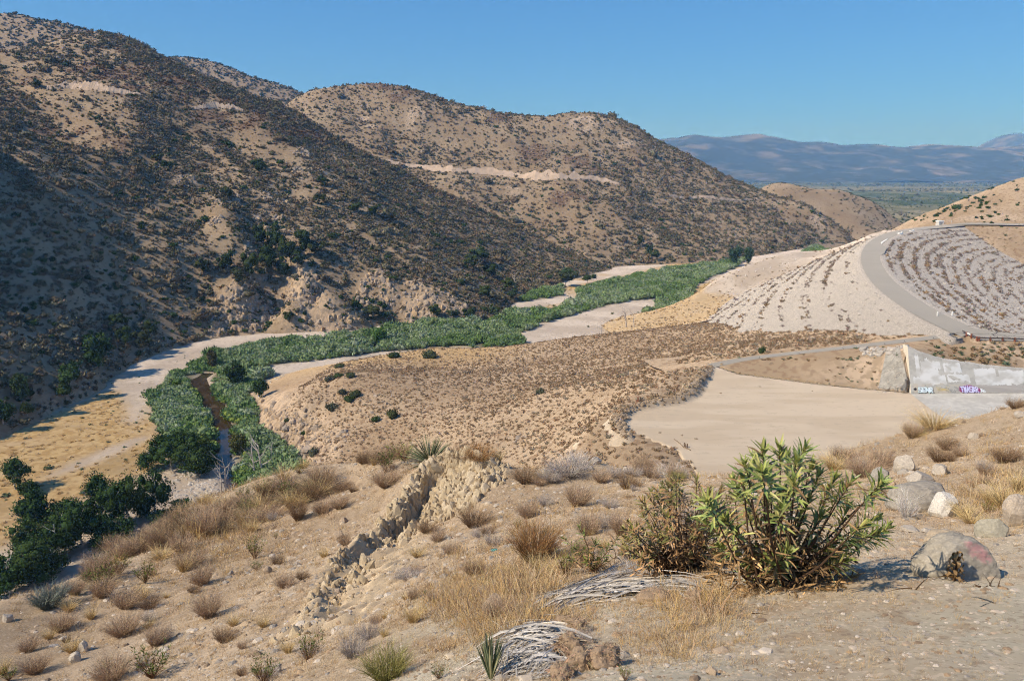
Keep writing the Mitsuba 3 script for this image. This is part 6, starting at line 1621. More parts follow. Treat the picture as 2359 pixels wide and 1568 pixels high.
forms = {
 'pink': [twig_bush(1100 + i, (0.31, 0.22, 0.145), (0.47, 0.345, 0.235), n=480, w=0.011) for i in range(4)],
 'straw': [twig_bush(1110 + i, (0.50, 0.36, 0.16), (0.62, 0.49, 0.27), n=300, w=0.012, spread=0.13, lean=0.75, bend=0.22, forks=0) for i in range(4)],
 'grey': [twig_bush(1120 + i, (0.31, 0.27, 0.235), (0.46, 0.41, 0.37), n=380, w=0.011, lean=1.3) for i in range(3)],
 'brown': [twig_bush(1130 + i, (0.19, 0.13, 0.085), (0.29, 0.195, 0.12), n=420, lean=1.3) for i in range(3)],
 'broom': [twig_bush(1140 + i, (0.17, 0.17, 0.055), (0.30, 0.28, 0.10), n=330, lean=0.75, w=0.014) for i in range(2)],
 'rusthead': [twig_bush(1150 + i, (0.19, 0.16, 0.07), (0.36, 0.20, 0.09), n=420, lean=0.7, forks=2) for i in range(2)],
 'white': [twig_bush(1160 + i, (0.42, 0.39, 0.36), (0.60, 0.57, 0.54), n=150, lean=0.8, spread=0.16) for i in range(2)],
 'bluesage': [twig_bush(1170, (0.16, 0.18, 0.15), (0.25, 0.28, 0.24), n=420, lean=0.8, w=0.02)],
}
def leafy_small(seed, leafc, dryc, n=330, h=1.0, L=0.13):
    r = np.random.default_rng(seed); mb = MB()
    m = 60
    a = r.uniform(0, 6.28, m); e = np.sqrt(r.uniform(0, 1, m)) * 1.0
    A0 = unit(np.stack([np.cos(a) * e, np.sin(a) * e, np.ones(m)], 1))
    ln_ = r.uniform(0.55, 1.0, m) * h
    blades(mb, np.zeros((m, 3)) - [0, 0, 0.03], A0, ln_, 0.02, 0.05, (0.17, 0.10, 0.06), r, 3)
    k = r.integers(m, size=n); t = r.uniform(0.45, 1.0, n)
    Pq = A0[k] * (ln_[k] * t)[:, None]
    A = unit(A0[k] * 0.7 + rand_dir(n, r) * 0.9 + [0, 0, 0.15])
    dry = (t < 0.62)[:, None]
    diamonds(mb, Pq, A, L * r.uniform(0.7, 1.2, n), L * 0.2, np.where(dry, vary(dryc, n, r, 0.3, 0.08), vary(leafc, n, r, 0.25, 0.08)), r, 0.15)
    return mb
forms['green'] = [leafy_small(1180 + i, c, (0.24, 0.16, 0.08)) for i, c in enumerate([(0.15, 0.17, 0.045), (0.11, 0.145, 0.04), (0.19, 0.19, 0.06)])]
form_ply = {k: [m.ply() for m in v] for k, v in forms.items()}
kinds = {'pink': ('dry_bush', 'pinkish brown dry bush', 'bush', 'pinkish dry bushes on the slope'), 'straw': ('grass_tuft', 'straw yellow grass tuft', 'grass tuft', 'straw grass tufts on the slope'), 'grey': ('twig_bush', 'bare grey twiggy bush', 'bush', 'grey twiggy bushes on the slope'), 'brown': ('brown_bush', 'dark brown dead bush', 'bush', 'dead brown bushes on the slope'), 'broom': ('broom_bush', 'yellow green broom like bush', 'bush', None), 'rusthead': ('rust_headed_bush', 'olive bush with rust red flower heads', 'bush', None), 'white': ('pale_bush', 'whitish leafless bush', 'bush', 'whitish bushes on the slope'), 'bluesage': ('sage_bush', 'blue grey sage bush', 'bush', None), 'green': ('green_bush', 'small green leafy bush', 'bush', 'small green bushes on the slope')}
def where_is(u, v):
    if u < 420: a = 'on the left end of the foreground slope'
    elif u < 760: a = 'on the slope left of the broken bank'
    elif u < 1200: a = 'beside the broken bank' if v < 1300 else 'in or beside the straw grass below the broken bank'
    elif u < 1480: a = 'right of the broken bank'
    elif u < 2060: a = 'beside the big leafy bush'
    else: a = 'on the rocky slope at right'
    if v < 1120: a = a.replace('on the', 'on the crest of the') if 'on the' in a else a + ' on the crest'
    return a
plants = [('pink', q) for q in [(239,1374,60,50),(291,1400,72,58),(482,1420,72,75),(287,1462,74,60),(259,1566,90,80),(470,1345,56,48),(658,1350,54,40),(781,1128,52,32),(889,1120,72,42),(742,1180,44,40),(784,1170,52,34),(84,1548,60,50),(68,1500,52,45),(144,1452,66,50),(359,1484,60,50),(171,1368,56,40),(510,1200,90,50),(470,1225,80,50),(420,1270,70,52),(440,1310,70,55),(1330,1165,88,62),(1356,1232,66,62),(1218,1192,54,48),(1040,1275,50,26),(1150,1425,80,70),(1989,1096,90,58),(2030,1075,60,46),(1500,1100,50,30),(1012,1245,44,30),(2210,1050,40,30),(390,1230,60,44),(560,1170,56,36),(1385,1110,44,28)]]
plants += [('straw', q) for q in [(211,1425,40,44),(327,1380,50,60),(343,1446,44,40),(167,1502,50,50),(159,1405,56,44),(116,1470,44,44),(538,1440,36,44),(8,1550,50,60),(574,1195,44,48),(582,1225,40,36),(383,1244,60,50),(319,1262,60,46),(654,1108,44,50),(423,1316,40,56),(1922,1082,76,62),(2150,990,90,60),(2110,1005,60,46),(2238,1205,90,50),(2312,1170,90,80),(2345,1130,60,60),(2280,1160,70,60),(1256,1106,48,36),(700,1075,40,30),(470,1160,50,36),(1870,1080,46,36),(1130,1360,50,40),(1180,1330,50,40),(1095,1320,44,36),(1250,1330,46,40),(600,1130,50,40)]]
plants += [('grey', q) for q in [(813,1510,80,70),(379,1478,44,44),(622,1560,60,44),(1310,1098,96,62),(1270,1110,50,40),(1110,1235,44,26),(850,1470,60,50),(1420,1100,40,30),(1350,1480,50,36),(1460,1095,40,26),(940,1330,60,26)]]
plants += [('brown', q) for q in [(1090,1212,74,52),(900,1052,80,28),(850,1062,60,34),(1124,1232,40,28),(2317,1065,62,42),(2161,1062,56,50),(2337,940,44,28),(450,1300,44,44),(345,1400,50,40),(1497,1092,30,22),(985,1225,60,30),(1060,1050,60,24),(2180,1035,50,34),(1210,1112,56,44),(790,1130,40,20)]]
plants += [('broom', q) for q in [(893,1566,110,110),(1560,1110,44,24)]]
plants += [('rusthead', q) for q in [(1232,1292,128,108),(1105,1056,70,26)]]
plants += [('white', q) for q in [(1548,1084,84,36),(2084,1194,62,82),(1330,1075,70,40),(1460,1330,70,60),(1500,1300,60,60)]]
plants += [('bluesage', q) for q in [(116,1398,92,62)]]
plants += [('green', q) for q in [(586,1285,62,54),(350,1560,120,90),(275,1322,72,56),(335,1342,64,58),(215,1345,60,40),(930,1050,100,36),(620,1140,70,36),(560,1150,60,30),(1300,1325,60,60),(1370,1320,70,66),(1340,1300,50,50),(690,1090,44,26),(1440,1568,40,40),(590,1310,50,22),(250,1555,50,40),(20,1568,50,40),(1010,1560,56,44),(2270,1180,36,30)]]
plants += [('pink', q) for q in [(211, 1339, 59, 54), (228, 1317, 67, 49), (268, 1272, 57, 58), (289, 1282, 62, 44), (294, 1283, 56, 46), (301, 1276, 65, 43), (368, 1246, 74, 49), (350, 1238, 60, 34), (373, 1260, 45, 51), (413, 1212, 59, 60), (443, 1210, 57, 44), (459, 1204, 64, 43), (458, 1225, 53, 57), (487, 1215, 54, 57), (458, 1223, 78, 46), (478, 1232, 66, 60), (512, 1221, 75, 44), (560, 1176, 54, 47), (566, 1209, 54, 50), (616, 1197, 78, 39), (631, 1166, 55, 36), (665, 1141, 55, 52), (741, 1115, 77, 55)]]
plants += [('straw', q) for q in [(231, 1359, 68, 39), (270, 1295, 70, 39), (373, 1287, 63, 49), (432, 1237, 66, 50), (447, 1211, 67, 43), (506, 1226, 70, 38), (527, 1173, 70, 43), (570, 1214, 64, 49), (605, 1175, 69, 38), (602, 1177, 79, 50), (576, 1195, 66, 56), (669, 1162, 61, 48), (692, 1161, 66, 45), (672, 1167, 70, 45), (706, 1138, 54, 40), (726, 1144, 79, 58)]]
plants += [('green', q) for q in [(240, 1357, 66, 59), (239, 1310, 57, 47), (434, 1214, 65, 42), (572, 1193, 63, 45), (663, 1151, 60, 58)]]
plants += [('brown', q) for q in [(239, 1334, 78, 37), (277, 1280, 72, 38), (328, 1273, 65, 36), (381, 1258, 68, 52), (389, 1233, 46, 56), (534, 1178, 80, 38), (629, 1150, 79, 58), (710, 1149, 72, 45), (734, 1135, 62, 56), (722, 1151, 45, 40)]]
def fcast(u, v):
    """the foreground's ground under a pixel, or at the crest below it"""
    for dv in range(0, 90, 3):
        p = cast(u, min(v + dv, 1566))
        if p is not None and p[1] < 40: return p
    return p
ntag = {}
cnt = {}
for i, (kd, (u, v, wpx, hpx)) in enumerate(plants):
    p = fcast(u, v)
    name, lab, cat, grp = kinds[kd]
    w_, h_ = size_at(p, wpx) * 1.3, size_at(p, hpx) * 1.2
    k = key_for(name)
    vs = form_ply[kd]; c = cnt[kd] = cnt.get(kd, -1) + 1
    wide = {'straw': 1.35, 'green': 1.7, 'broom': 1.5, 'white': 1.5, 'bluesage': 1.6, 'rusthead': 1.35, 'pink': 1.7, 'grey': 1.7, 'brown': 1.7}[kd]
    scene[k] = {**vs[c % len(vs)], 'to_world': Mx(p, 67 * i, [w_ / wide * rng.uniform(.85, 1.25), w_ / wide * rng.uniform(.85, 1.25), h_ * rng.uniform(.85, 1.15)], (rng.uniform(-1, 1), rng.uniform(-1, 1), rng.uniform(0, 14)))}
    tag(k, f'{lab} {where_is(u, v)}', cat, grp)

# more of the same kinds, smaller, filling the slope
auto = scatter_fore(700, near=5)
ua, va, fa = project(auto)
okA = (gridval(fore_uv[0], fore_f, auto[:, 0], auto[:, 1]) < 0.3) & (gridval(fore_uv[1], fore_f, auto[:, 0], auto[:, 1]) < 0.2) & (rng.uniform(size=len(auto)) < np.clip(0.35 + 1.4 * fb(auto[:, 0], auto[:, 1], 3.0, 2, 631), 0.05, 0.9)) & ~((ua > 1600) & (ua < 2100) & (va > 1080))
for i in np.where(okA)[0][:230]:
    kd = ['pink', 'straw', 'grey', 'brown', 'green', 'straw', 'pink', 'grey'][rng.integers(8)]
    name, lab, cat, grp = kinds[kd]; vs = form_ply[kd]
    h_ = rng.lognormal(-1.55, 0.4) * (0.55 + auto[i][1] / 22); w_ = h_ * rng.uniform(0.5, 0.95)
    k = key_for(name)
    scene[k] = {**vs[rng.integers(len(vs))], 'to_world': Mx(auto[i], rng.uniform(0, 360), [w_ * rng.uniform(.8, 1.2), w_, h_], (rng.uniform(-1, 1), rng.uniform(-1, 1), rng.uniform(0, 18)))}
    tag(k, f'small {lab.replace("small ", "")} {where_is(ua[i], va[i])}', cat, grp)

# fine dry grass between them
k_fine = group_of('fine_grass', [tuft_mesh(1200 + i, c, n=18, h=1.0, spread=0.55, w=0.028, tip=t_, bend=0.3, seg=2, lean=0.6) for i, (c, t_) in enumerate([((0.42, 0.30, 0.15), (0.58, 0.44, 0.24)), ((0.46, 0.30, 0.12), (0.52, 0.36, 0.17)), ((0.30, 0.19, 0.11), (0.40, 0.26, 0.16)), ((0.5, 0.39, 0.22), (0.62, 0.5, 0.32))])])
P = scatter_fore(46000)
u, v, f = project(P)
straw_zone = np.exp(-(((u - 1180) / 170) ** 2 + ((v - 1400) / 110) ** 2)) + 0.9 * np.exp(-(((u - 1620) / 110) ** 2 + ((v - 1400) / 60) ** 2)) + 0.8 * np.exp(-(((u - 480) / 130) ** 2 + ((v - 1210) / 70) ** 2)) + 0.6 * np.exp(-(((u - 2300) / 90) ** 2 + ((v - 1130) / 60) ** 2)) + 0.5 * np.exp(-(((u - 1560) / 120) ** 2 + ((v - 1500) / 40) ** 2))
dn = np.clip(0.48 + 1.6 * fb(P[:, 0], P[:, 1], 2.2, 3, 611) * 1.0, 0.04, 0.8) * (1 - gridval(fore_uv[0], fore_f, P[:, 0], P[:, 1]) * 0.9) + straw_zone * 0.9
dn *= 1 - 0.8 * gridval(fore_uv[1], fore_f, P[:, 0], P[:, 1])
keep = rng.uniform(size=len(P)) < dn
for i, (p, zz) in enumerate(zip(P[keep], straw_zone[keep])):
    s = (0.042 + 0.07 * min(zz, 1)) * rng.lognormal(0, 0.35) * (p[1] / 6) ** 0.9
    inst(f'dry_grass__{i:05d}', k_fine[rng.integers(4)], Mx(p, rng.uniform(0, 360), [s * 1.2, s * 1.2, s]))
tag('dry_grass', 'fine straw coloured grass and litter on the foreground slope', 'grass', kind='stuff')

# ---- boulders and rocks at right
def stone_col(base, spot, seed, pink=None):
    def fn(V):
        t = meshkit.fbm(V * 9 + seed, 4, seed)[:, None]
        c = np.asarray(base) * (0.75 + 0.6 * (t - 0.25)) 
        s = sm(0.56, 0.66, meshkit.fbm(V * 22 + seed * 2, 3, seed + 2))[:, None]
        c = c * (1 - 0.5 * s) + np.asarray(spot) * 0.5 * s
        if pink is not None:
            for (a, r_) in pink:
                m = (sm(r_ * 1.25, r_ * 0.5, np.linalg.norm((V - a) * [1, 1, 1.2], axis=1)) * sm(0.30, 0.5, meshkit.fbm(V * 14, 3, 9)))[:, None]
                c = c * (1 - 0.75 * m) + np.array((0.52, 0.27, 0.27)) * 0.75 * m
        return c
    return fn
def boulder(key, label, u, v, wpx, hpx, col, seed, deep=0.3, depth=0.9, rot=0, cuts=9, sub=4, cat='boulder', group=None, pink=None):
    p = fcast(u, v); w_, h_ = size_at(p, wpx) / 2, size_at(p, hpx)
    m = trimesh.creation.icosphere(subdivisions=sub); V = np.array(m.vertices); r = np.random.default_rng(seed)
    V *= 1 + 0.35 * (meshkit.fbm(V * 1.2 + seed, 3, seed)[:, None] - 0.5)
    for _ in range(cuts):
        d = rand_dir(1, r)[0]; lim = r.uniform(0.6, 0.85); V = V - np.maximum(V @ d - lim, 0)[:, None] * d * 0.93
    V *= 1 + 0.05 * (meshkit.fbm(V * 7 + seed, 4, seed + 1)[:, None] - 0.5) * 2
    V[:, 2] = (V[:, 2] - V[:, 2].min()) / np.ptp(V[:, 2]); V[:, 2] = V[:, 2] * (1 + deep) - deep
    V[:, :2] /= np.abs(V[:, :2]).max(0)
    C = stone_col(*col, seed, pink)(V)
    V = V * [w_, w_ * depth, h_]
    scene[key] = mikit.ply((V, m.faces), 'm_leaf', smooth=cat == 'boulder' and sub > 4, color=C); scene[key]['to_world'] = Mx(p + [0, w_ * depth * 0.5, 0], rot, 1)
    tag(key, label, cat, group)
boulder('painted_boulder', 'big grey boulder with faded pink spray paint at the right', 2222, 1332, 215, 92, ((0.38, 0.345, 0.28), (0.52, 0.48, 0.40)), 23, 0.9, 0.8, 0, 3, 5, pink=[((0.30, -0.40, 0.74), 0.27), ((0.48, -0.42, 0.55), 0.18), ((0.10, -0.3, 0.92), 0.13)])
boulder('tan_boulder', 'smooth tan rock resting behind the top of the painted boulder', 2180, 1262, 110, 40, ((0.46, 0.37, 0.26), (0.55, 0.46, 0.35)), 5, 0.6, 0.7)
boulder('white_boulder', 'white angular rock standing out on the right slope', 2178, 1190, 76, 54, ((0.66, 0.62, 0.55), (0.74, 0.71, 0.64)), 7, 0.4, 0.8, 20, 14)
boulder('edge_boulder', 'rounded pale boulder cut by the right edge of the view', 2345, 1208, 66, 72, ((0.50, 0.42, 0.33), (0.40, 0.36, 0.30)), 8, 0.4, 0.9)
boulder('grey_slab', 'low grey slab of rock behind the white rock', 2130, 1172, 170, 56, ((0.36, 0.325, 0.27), (0.46, 0.42, 0.36)), 9, 0.8, 0.7, 10, 6)
boulder('flat_rock', 'flat greenish grey rock in front of the boulder at the right edge', 2290, 1236, 78, 44, ((0.38, 0.355, 0.28), (0.46, 0.43, 0.36)), 11, 0.8, 0.7, -20, 6)
for j, (u, v, w_, h_, c, lab) in enumerate([(2032,1106,46,32,0,'grey rock nearest the big bush on the right slope'),(2122,1118,70,34,1,'pale rock in the middle of the right slope'),(2168,1092,46,26,1,'pale rock above the middle of the right slope'),(2090,1085,52,42,1,'tall pale rock under the dead seed head bush'),(2100,1224,44,10,1,'flat white stone on the path below the slab'),(2135,1224,30,8,1,'second flat white stone on the path below the slab'),(2280,1140,60,24,2,'buried tan rock below the straw grass'),(2055,1120,26,16,2,'small tan rock beside the grey rock'),(2245,1010,24,16,1,'small pale stone high on the right slope'),(2215,975,20,12,2,'small tan stone at the crest of the right slope'),(2351,960,30,16,1,'pale stone near the right edge of the crest'),(2022,1142,34,20,0,'grey rock behind the branches of the big bush'),(1860,1062,30,20,1,'pale round rock behind the top of the big bush'),(1040,1062,36,12,1,'flat pale stone on top of the broken bank'),(1372,1062,34,20,1,'pale stone on the tip of the dirt mound'),(1352,1085,40,12,1,'flat pale stone on the side of the dirt mound'),(1305,1103,30,10,2,'low stone at the foot of the dirt mound'),(1135,1415,48,60,2,'rounded pinkish rock under the dry bush left of the dead leaves'),(1045,1372,26,22,2,'pinkish rock in the straw grass'),(1518,1070,24,14,0,'grey stone on the crest right of the mound'),(1440,1088,18,16,1,'small white stone on the crest right of the mound'),(640,1548,26,24,0,'round grey stone on the lower slope'),(530,1325,16,14,1,'white stone under the small green bush'),(615,1320,22,20,2,'pointed tan stone right of the small green bush'),(685,1148,26,10,1,'flat white stone near the crest'),(650,1160,18,10,2,'tan stone near the crest beside the flat white stone'),(190,1500,30,30,1,'white crumbling rock low on the left slope'),(170,1525,34,28,1,'second white crumbling rock low on the left slope'),(15,1432,24,26,1,'white boulder at the left edge below the slope'),(1370,1500,26,12,0,'flat grey stone before the root clumps'),(1640,1552,30,20,2,'flat tan stone at the bottom edge'),(1225,1245,12,20,2,'tan stone right of the rust headed bush'),(780,1240,30,20,2,'tan stone left of the gully'),(790,1205,22,16,2,'small tan stone left of the gully')]):
    boulder(key_for('rock'), lab, u, min(v, 1560), w_ * 1.1, h_ * 0.85, [((0.36, 0.33, 0.28), (0.46, 0.43, 0.37)), ((0.50, 0.44, 0.36), (0.60, 0.54, 0.46)), ((0.45, 0.345, 0.24), (0.54, 0.44, 0.33))][c], 1300 + j, 0.7, 0.75, 40 * j, 16, 4, 'rock', 'rocks of the foreground slope')
# dead curled stalk before the boulder, twigs and litter
p = cast(2196, 1336); h = size_at(p, 78)
sb, lb = MB(), MB(); tube(sb, [p - [0, 0, .02], p + [0.01, 0, h * .5], p + [0.0, 0, h]], [0.012, 0.010, 0.006], (0.12, 0.075, 0.04), 5)
r = np.random.default_rng(77)
for j in range(22):
    a = j * 2.4; q = p + [0, 0, h * (0.05 + 0.9 * j / 22)]
    d = np.array([math.cos(a), math.sin(a), 0.2])
    L_ = 0.05 * (1.2 - 0.5 * j / 22)
    pts = [q, q + d * L_ * .6 + [0, 0, .012], q + d * L_ + [0, 0, -.012], q + d * L_ * 0.75 + [0, 0, -.035]]
    s_ = unit(np.cross(d, [0, 0, 1])) * 0.012
    V = np.vstack([[x - s_ * wv, x + s_ * wv] for x, wv in zip(pts, (.5, 1, .8, .2))]); lb.add(V, [[0, 1, 3], [0, 3, 2], [2, 3, 5], [2, 5, 4], [4, 5, 7], [4, 7, 6]], np.array((0.36, 0.23, 0.11)) * r.uniform(.6, 1.2))
for j in range(9):
    a = r.uniform(0, 6.28); d = np.array([math.cos(a), math.sin(a) * .7, 0.0]); L_ = r.uniform(.08, .17)
    blades(lb, np.array([p + [0, 0, .02]]), unit(d + [0, 0, .5])[None], L_, 0.014, 0.5, (0.30, 0.19, 0.09), r, 4)
scene['dead_stalk__stem'] = sb.ply(); scene['dead_stalk__curled_leaves'] = lb.ply(); tag('dead_stalk', 'dead brown stalk with curled leaves in front of the painted boulder', 'plant')
for j, (u, v, lab) in enumerate([(2255,1352,'dry curled leaves on the ground right of the dead stalk'),(2286,1350,'forked dark twig stuck in the ground at right'),(2282,1388,'small dark scrap of litter on the dirt at right'),(1320,1522,'dark twig lying beside the root clumps'),(2110,1358,'thin fallen twig left of the dead stalk'),(1745,1420,'thin dry twig lying below the big bush')]):
    p = cast(u, v); mb = MB(); r = np.random.default_rng(80 + j)
    for q in range(10 if j in (0,) else 4):
        d = unit(np.array([r.normal(), r.normal() * .6, 0.7 if j == 1 else 0.15])); blades(mb, np.array([p + [r.normal() * .02, r.normal() * .02, 0]]), d[None], (0.10 if j else 0.05) * (1.4 if j > 2 else 1), 0.010, 0.3, (0.13, 0.085, 0.05) if j != 2 else (0.05, 0.06, 0.07), r, 3)
    k = key_for('twig'); scene[k] = mb.ply(); tag(k, lab, 'twig')
p = cast(1140, 1267); m = rock_mesh(91, (0.05, 0.33, 0.34), 1); scene['bottle_scrap'] = m.ply('m_gloss', M=Mx(p + [0, 0, .01], 20, [0.07, .03, .03])); tag('bottle_scrap', 'small teal scrap of plastic lying in the straw grass', 'litter')
p = cast(1190, 1362); tb = MB(); tube(tb, [p + [-.09, 0, .015], p + [0, 0.01, .025], p + [.09, 0, .015]], [.012, .016, .010], (0.62, 0.58, 0.52), 5); scene['bleached_stick'] = tb.ply(); tag('bleached_stick', 'bleached stick lying in the straw grass', 'stick')

# ---- dead yucca leaves: long grey straps bent over the ground, each its own piece
def strap(pts, w, col, r, seg=9):
    P = resample(np.asarray(pts, float), seg)
    d = unit(np.gradient(P, axis=0)); s_ = unit(np.cross(d, [0, 0, 1]) + 0.5 * r.normal(size=3)); n_ = np.cross(s_, d)
    wv = w * np.interp(np.linspace(0, 1, seg), [0, .15, .6, 1], [.7, 1, .85, .12])[:, None]
    V = np.stack([P - s_ * wv / 2, P - n_ * wv * 0.18, P + s_ * wv / 2], 1).reshape(-1, 3)
    i = np.arange(seg - 1) * 3
    F = np.vstack([np.stack([i, i + 1, i + 4], 1), np.stack([i, i + 4, i + 3], 1), np.stack([i + 1, i + 2, i + 5], 1), np.stack([i + 1, i + 5, i + 4], 1)])
    C = np.repeat(np.asarray(col)[None] * np.exp(r.normal(0, .06, (seg, 1))), 3, 0)
    return V, F, C
def leaf_heap(key, label, fans, seed, most=300):
    r = np.random.default_rng(seed); rest = MB(); n = 0
    for (u0, v0, u1, v1, ju, jv, lift, m, w) in fans:
        for _ in range(m):
            a = cast(u0 + r.normal() * ju, min(v0 + r.normal() * jv, 1566)); b = cast(u1 + r.normal() * ju * 1.3, min(v1 + r.normal() * jv * 1.3, 1567))
            if a is None or b is None or abs(b[1] - a[1]) > 1.5: continue
            lf = lift * r.uniform(0.3, 1.5)
            mid = (a + b) / 2 + [r.normal() * .03, r.normal() * .03, lf]
            q = np.array([a + [0, 0, .01 + r.uniform() * lf * .5], a * .6 + mid * .4 + [0, 0, lf * .55], mid, b * .6 + mid * .4 + [0, 0, lf * .35], b + [0, 0, .008 + r.uniform() * lf * .35]])
            col = np.array((0.47, 0.44, 0.40)) * np.exp(r.normal(0, .22)) * ([1, .93, .8] if r.uniform() < .3 else [1, 1, 1])
            V, F, C = strap(q, w * r.uniform(.6, 1.3), col, r)
            if n < most: scene[f'{key}__leaf' + (f'_{n:03d}' if n else '')] = mikit.ply((V, F), 'm_leaf', color=C)
            else: rest.add(V, F, C)
            n += 1
    if rest.n: scene[f'{key}__leaves'] = rest.ply(); tag(f'{key}__leaves', kind='stuff')
    tag(key, label, 'dead leaves')
leaf_heap('dead_yucca_leaves', 'arched heap of long grey dead leaves beside the big bush', [(1285,1392,1500,1330,26,10,0.07,60,0.016),(1330,1378,1570,1352,30,8,0.06,80,0.018),(1240,1400,1420,1345,30,12,0.08,60,0.018),(1480,1340,1630,1368,24,8,0.06,50,0.016),(1380,1345,1440,1275,20,10,0.02,34,0.015),(1420,1340,1480,1285,20,10,0.02,26,0.014),(1400,1352,1350,1300,18,8,0.03,20,0.014),(1560,1350,1620,1395,20,10,0.03,26,0.013),(1275,1405,1390,1385,20,6,0.02,20,0.013)], 201)
leaf_heap('dead_leaf_mound', 'mound of grey dead leaf straps in front of the root clumps at the bottom', [(1300,1450,1180,1470,20,12,0.05,60,0.012),(1290,1475,1160,1500,26,18,0.07,110,0.014),(1250,1520,1130,1545,26,18,0.06,70,0.013),(1280,1505,1200,1545,22,14,0.05,60,0.012),(1300,1510,1240,1500,18,14,0.05,40,0.013),(1220,1500,1140,1560,20,14,0.05,50,0.012),(1290,1540,1230,1560,16,10,0.04,40,0.012),(1250,1450,1320,1435,20,8,0.02,24,0.012),(1200,1480,1150,1440,20,12,0.02,20,0.010)], 202)
# root clumps: fibrous brown lumps
for j, (u, v, w_, h_) in enumerate([(1310,1510,70,58),(1336,1540,80,52),(1392,1532,88,52),(1290,1562,66,40),(1330,1462,60,46),(1300,1440,50,26),(1510,1385,90,30),(1600,1385,50,28)]):
    p = cast(u, min(v, 1562)); ww, hh = size_at(p, w_) / 2, size_at(p, h_); mb = MB(); r = np.random.default_rng(210 + j)
    lump(mb, (0, 0, hh * .3), (ww, ww * .8, hh * .75), (0.33, 0.24, 0.16), 210 + j, 3, 0.45)
    d = rand_dir(260, r); d[:, 2] = np.abs(d[:, 2]); Pp = d * np.array([ww, ww * .8, hh * .78]) * 0.9 + [0, 0, hh * .28]
    blades(mb, Pp, unit(d + rand_dir(260, r)), hh * r.uniform(.2, .5, 260), .004, .4, vary((0.36, 0.25, 0.16), 260, r, .35, .08), r, 3)
    k = key_for('root_clump'); scene[k] = mb.ply(M=Mx(p, 30 * j, 1)); tag(k, 'shaggy brown ' + ['root clump in the middle of the mound of dead leaves', 'root clump at the bottom, second from the dead leaf mound', 'dark root clump farthest right at the bottom', 'root clump at the bottom edge beside the dead leaves', 'root clump at the top of the dead leaf mound', 'pale root clump above the dead leaf mound', 'root mass under the arched heap of dead leaves', 'root scrap at the right end of the arched heap'][j], 'root clump', 'root clumps of the dead yuccas')
# living yuccas
def yucca(key, label, u, v, wpx, hpx, n, seed, cols, up=0.6, wl=0.016):
    p = fcast(u, v); w_, h_ = size_at(p, wpx) / 2, size_at(p, hpx); r = np.random.default_rng(seed)
    for j in range(n):
        a, e = r.uniform(0, 6.28), r.uniform(up, 1.35)
        d = np.array([math.cos(a) * math.cos(e) * w_ * 1.25, math.sin(a) * math.cos(e) * w_ * 1.25, math.sin(e) * h_])
        q = [p + d * .05, p + d * .55, p + d * 1.05 - [0, 0, h_ * .05 * math.cos(e)]]
        V, F, C = strap(q, wl * r.uniform(.8, 1.2), np.asarray(cols[r.integers(len(cols))]) * np.exp(r.normal(0, .15)), r, 6)
        scene[f'{key}__leaf' + (f'_{j:03d}' if j else '')] = mikit.ply((V, F), 'm_leaf', color=C)
    tag(key, label, 'yucca')
GY = [(0.17, 0.20, 0.11), (0.22, 0.24, 0.15), (0.30, 0.27, 0.15), (0.13, 0.16, 0.09)]
yucca('crest_yucca', 'spiky grey green yucca on the crest above the broken bank', 990, 1050, 116, 66, 150, 301, GY, 0.1, 0.035)
yucca('near_yucca', 'green bladed yucca rising at the bottom edge beside the dead leaves', 1130, 1580, 90, 130, 60, 302, GY, 0.75, 0.014)

# ---- the big leafy bush
def blade_leaf(P, A, N, L, w, col, curl):
    """a lance shaped leaf: folded along its rib, curling down"""
    S = np.cross(A, N)
    t = np.array([0, .25, .55, .82, 1.0]); wv = np.array([.25, .85, 1.0, .6, .03])
    C_ = P + A * (L * t)[:, None] - N * (curl * L * t ** 2)[:, None]
    V = np.stack([C_ - S * (w / 2 * wv)[:, None] + N * (0.16 * w * wv)[:, None], C_, C_ + S * (w / 2 * wv)[:, None] + N * (0.16 * w * wv)[:, None]], 1).reshape(-1, 3)
    i = np.arange(4) * 3
    F = np.vstack([np.stack([i, i + 1, i + 4], 1), np.stack([i, i + 4, i + 3], 1), np.stack([i + 1, i + 2, i + 5], 1), np.stack([i + 1, i + 5, i + 4], 1)])
    c = np.asarray(col); Cc = np.repeat(c[None], 15, 0).reshape(5, 3, 3); Cc[:, 1] = c * [1.5, 1.35, 1.0]
    return V, F, Cc.reshape(-1, 3)
scene['m_bushleaf'] = {'type': 'twosided', 'b': {'type': 'principled', 'base_color': {'type': 'mesh_attribute', 'name': 'vertex_color'}, 'roughness': 0.42, 'specular': 0.45}}
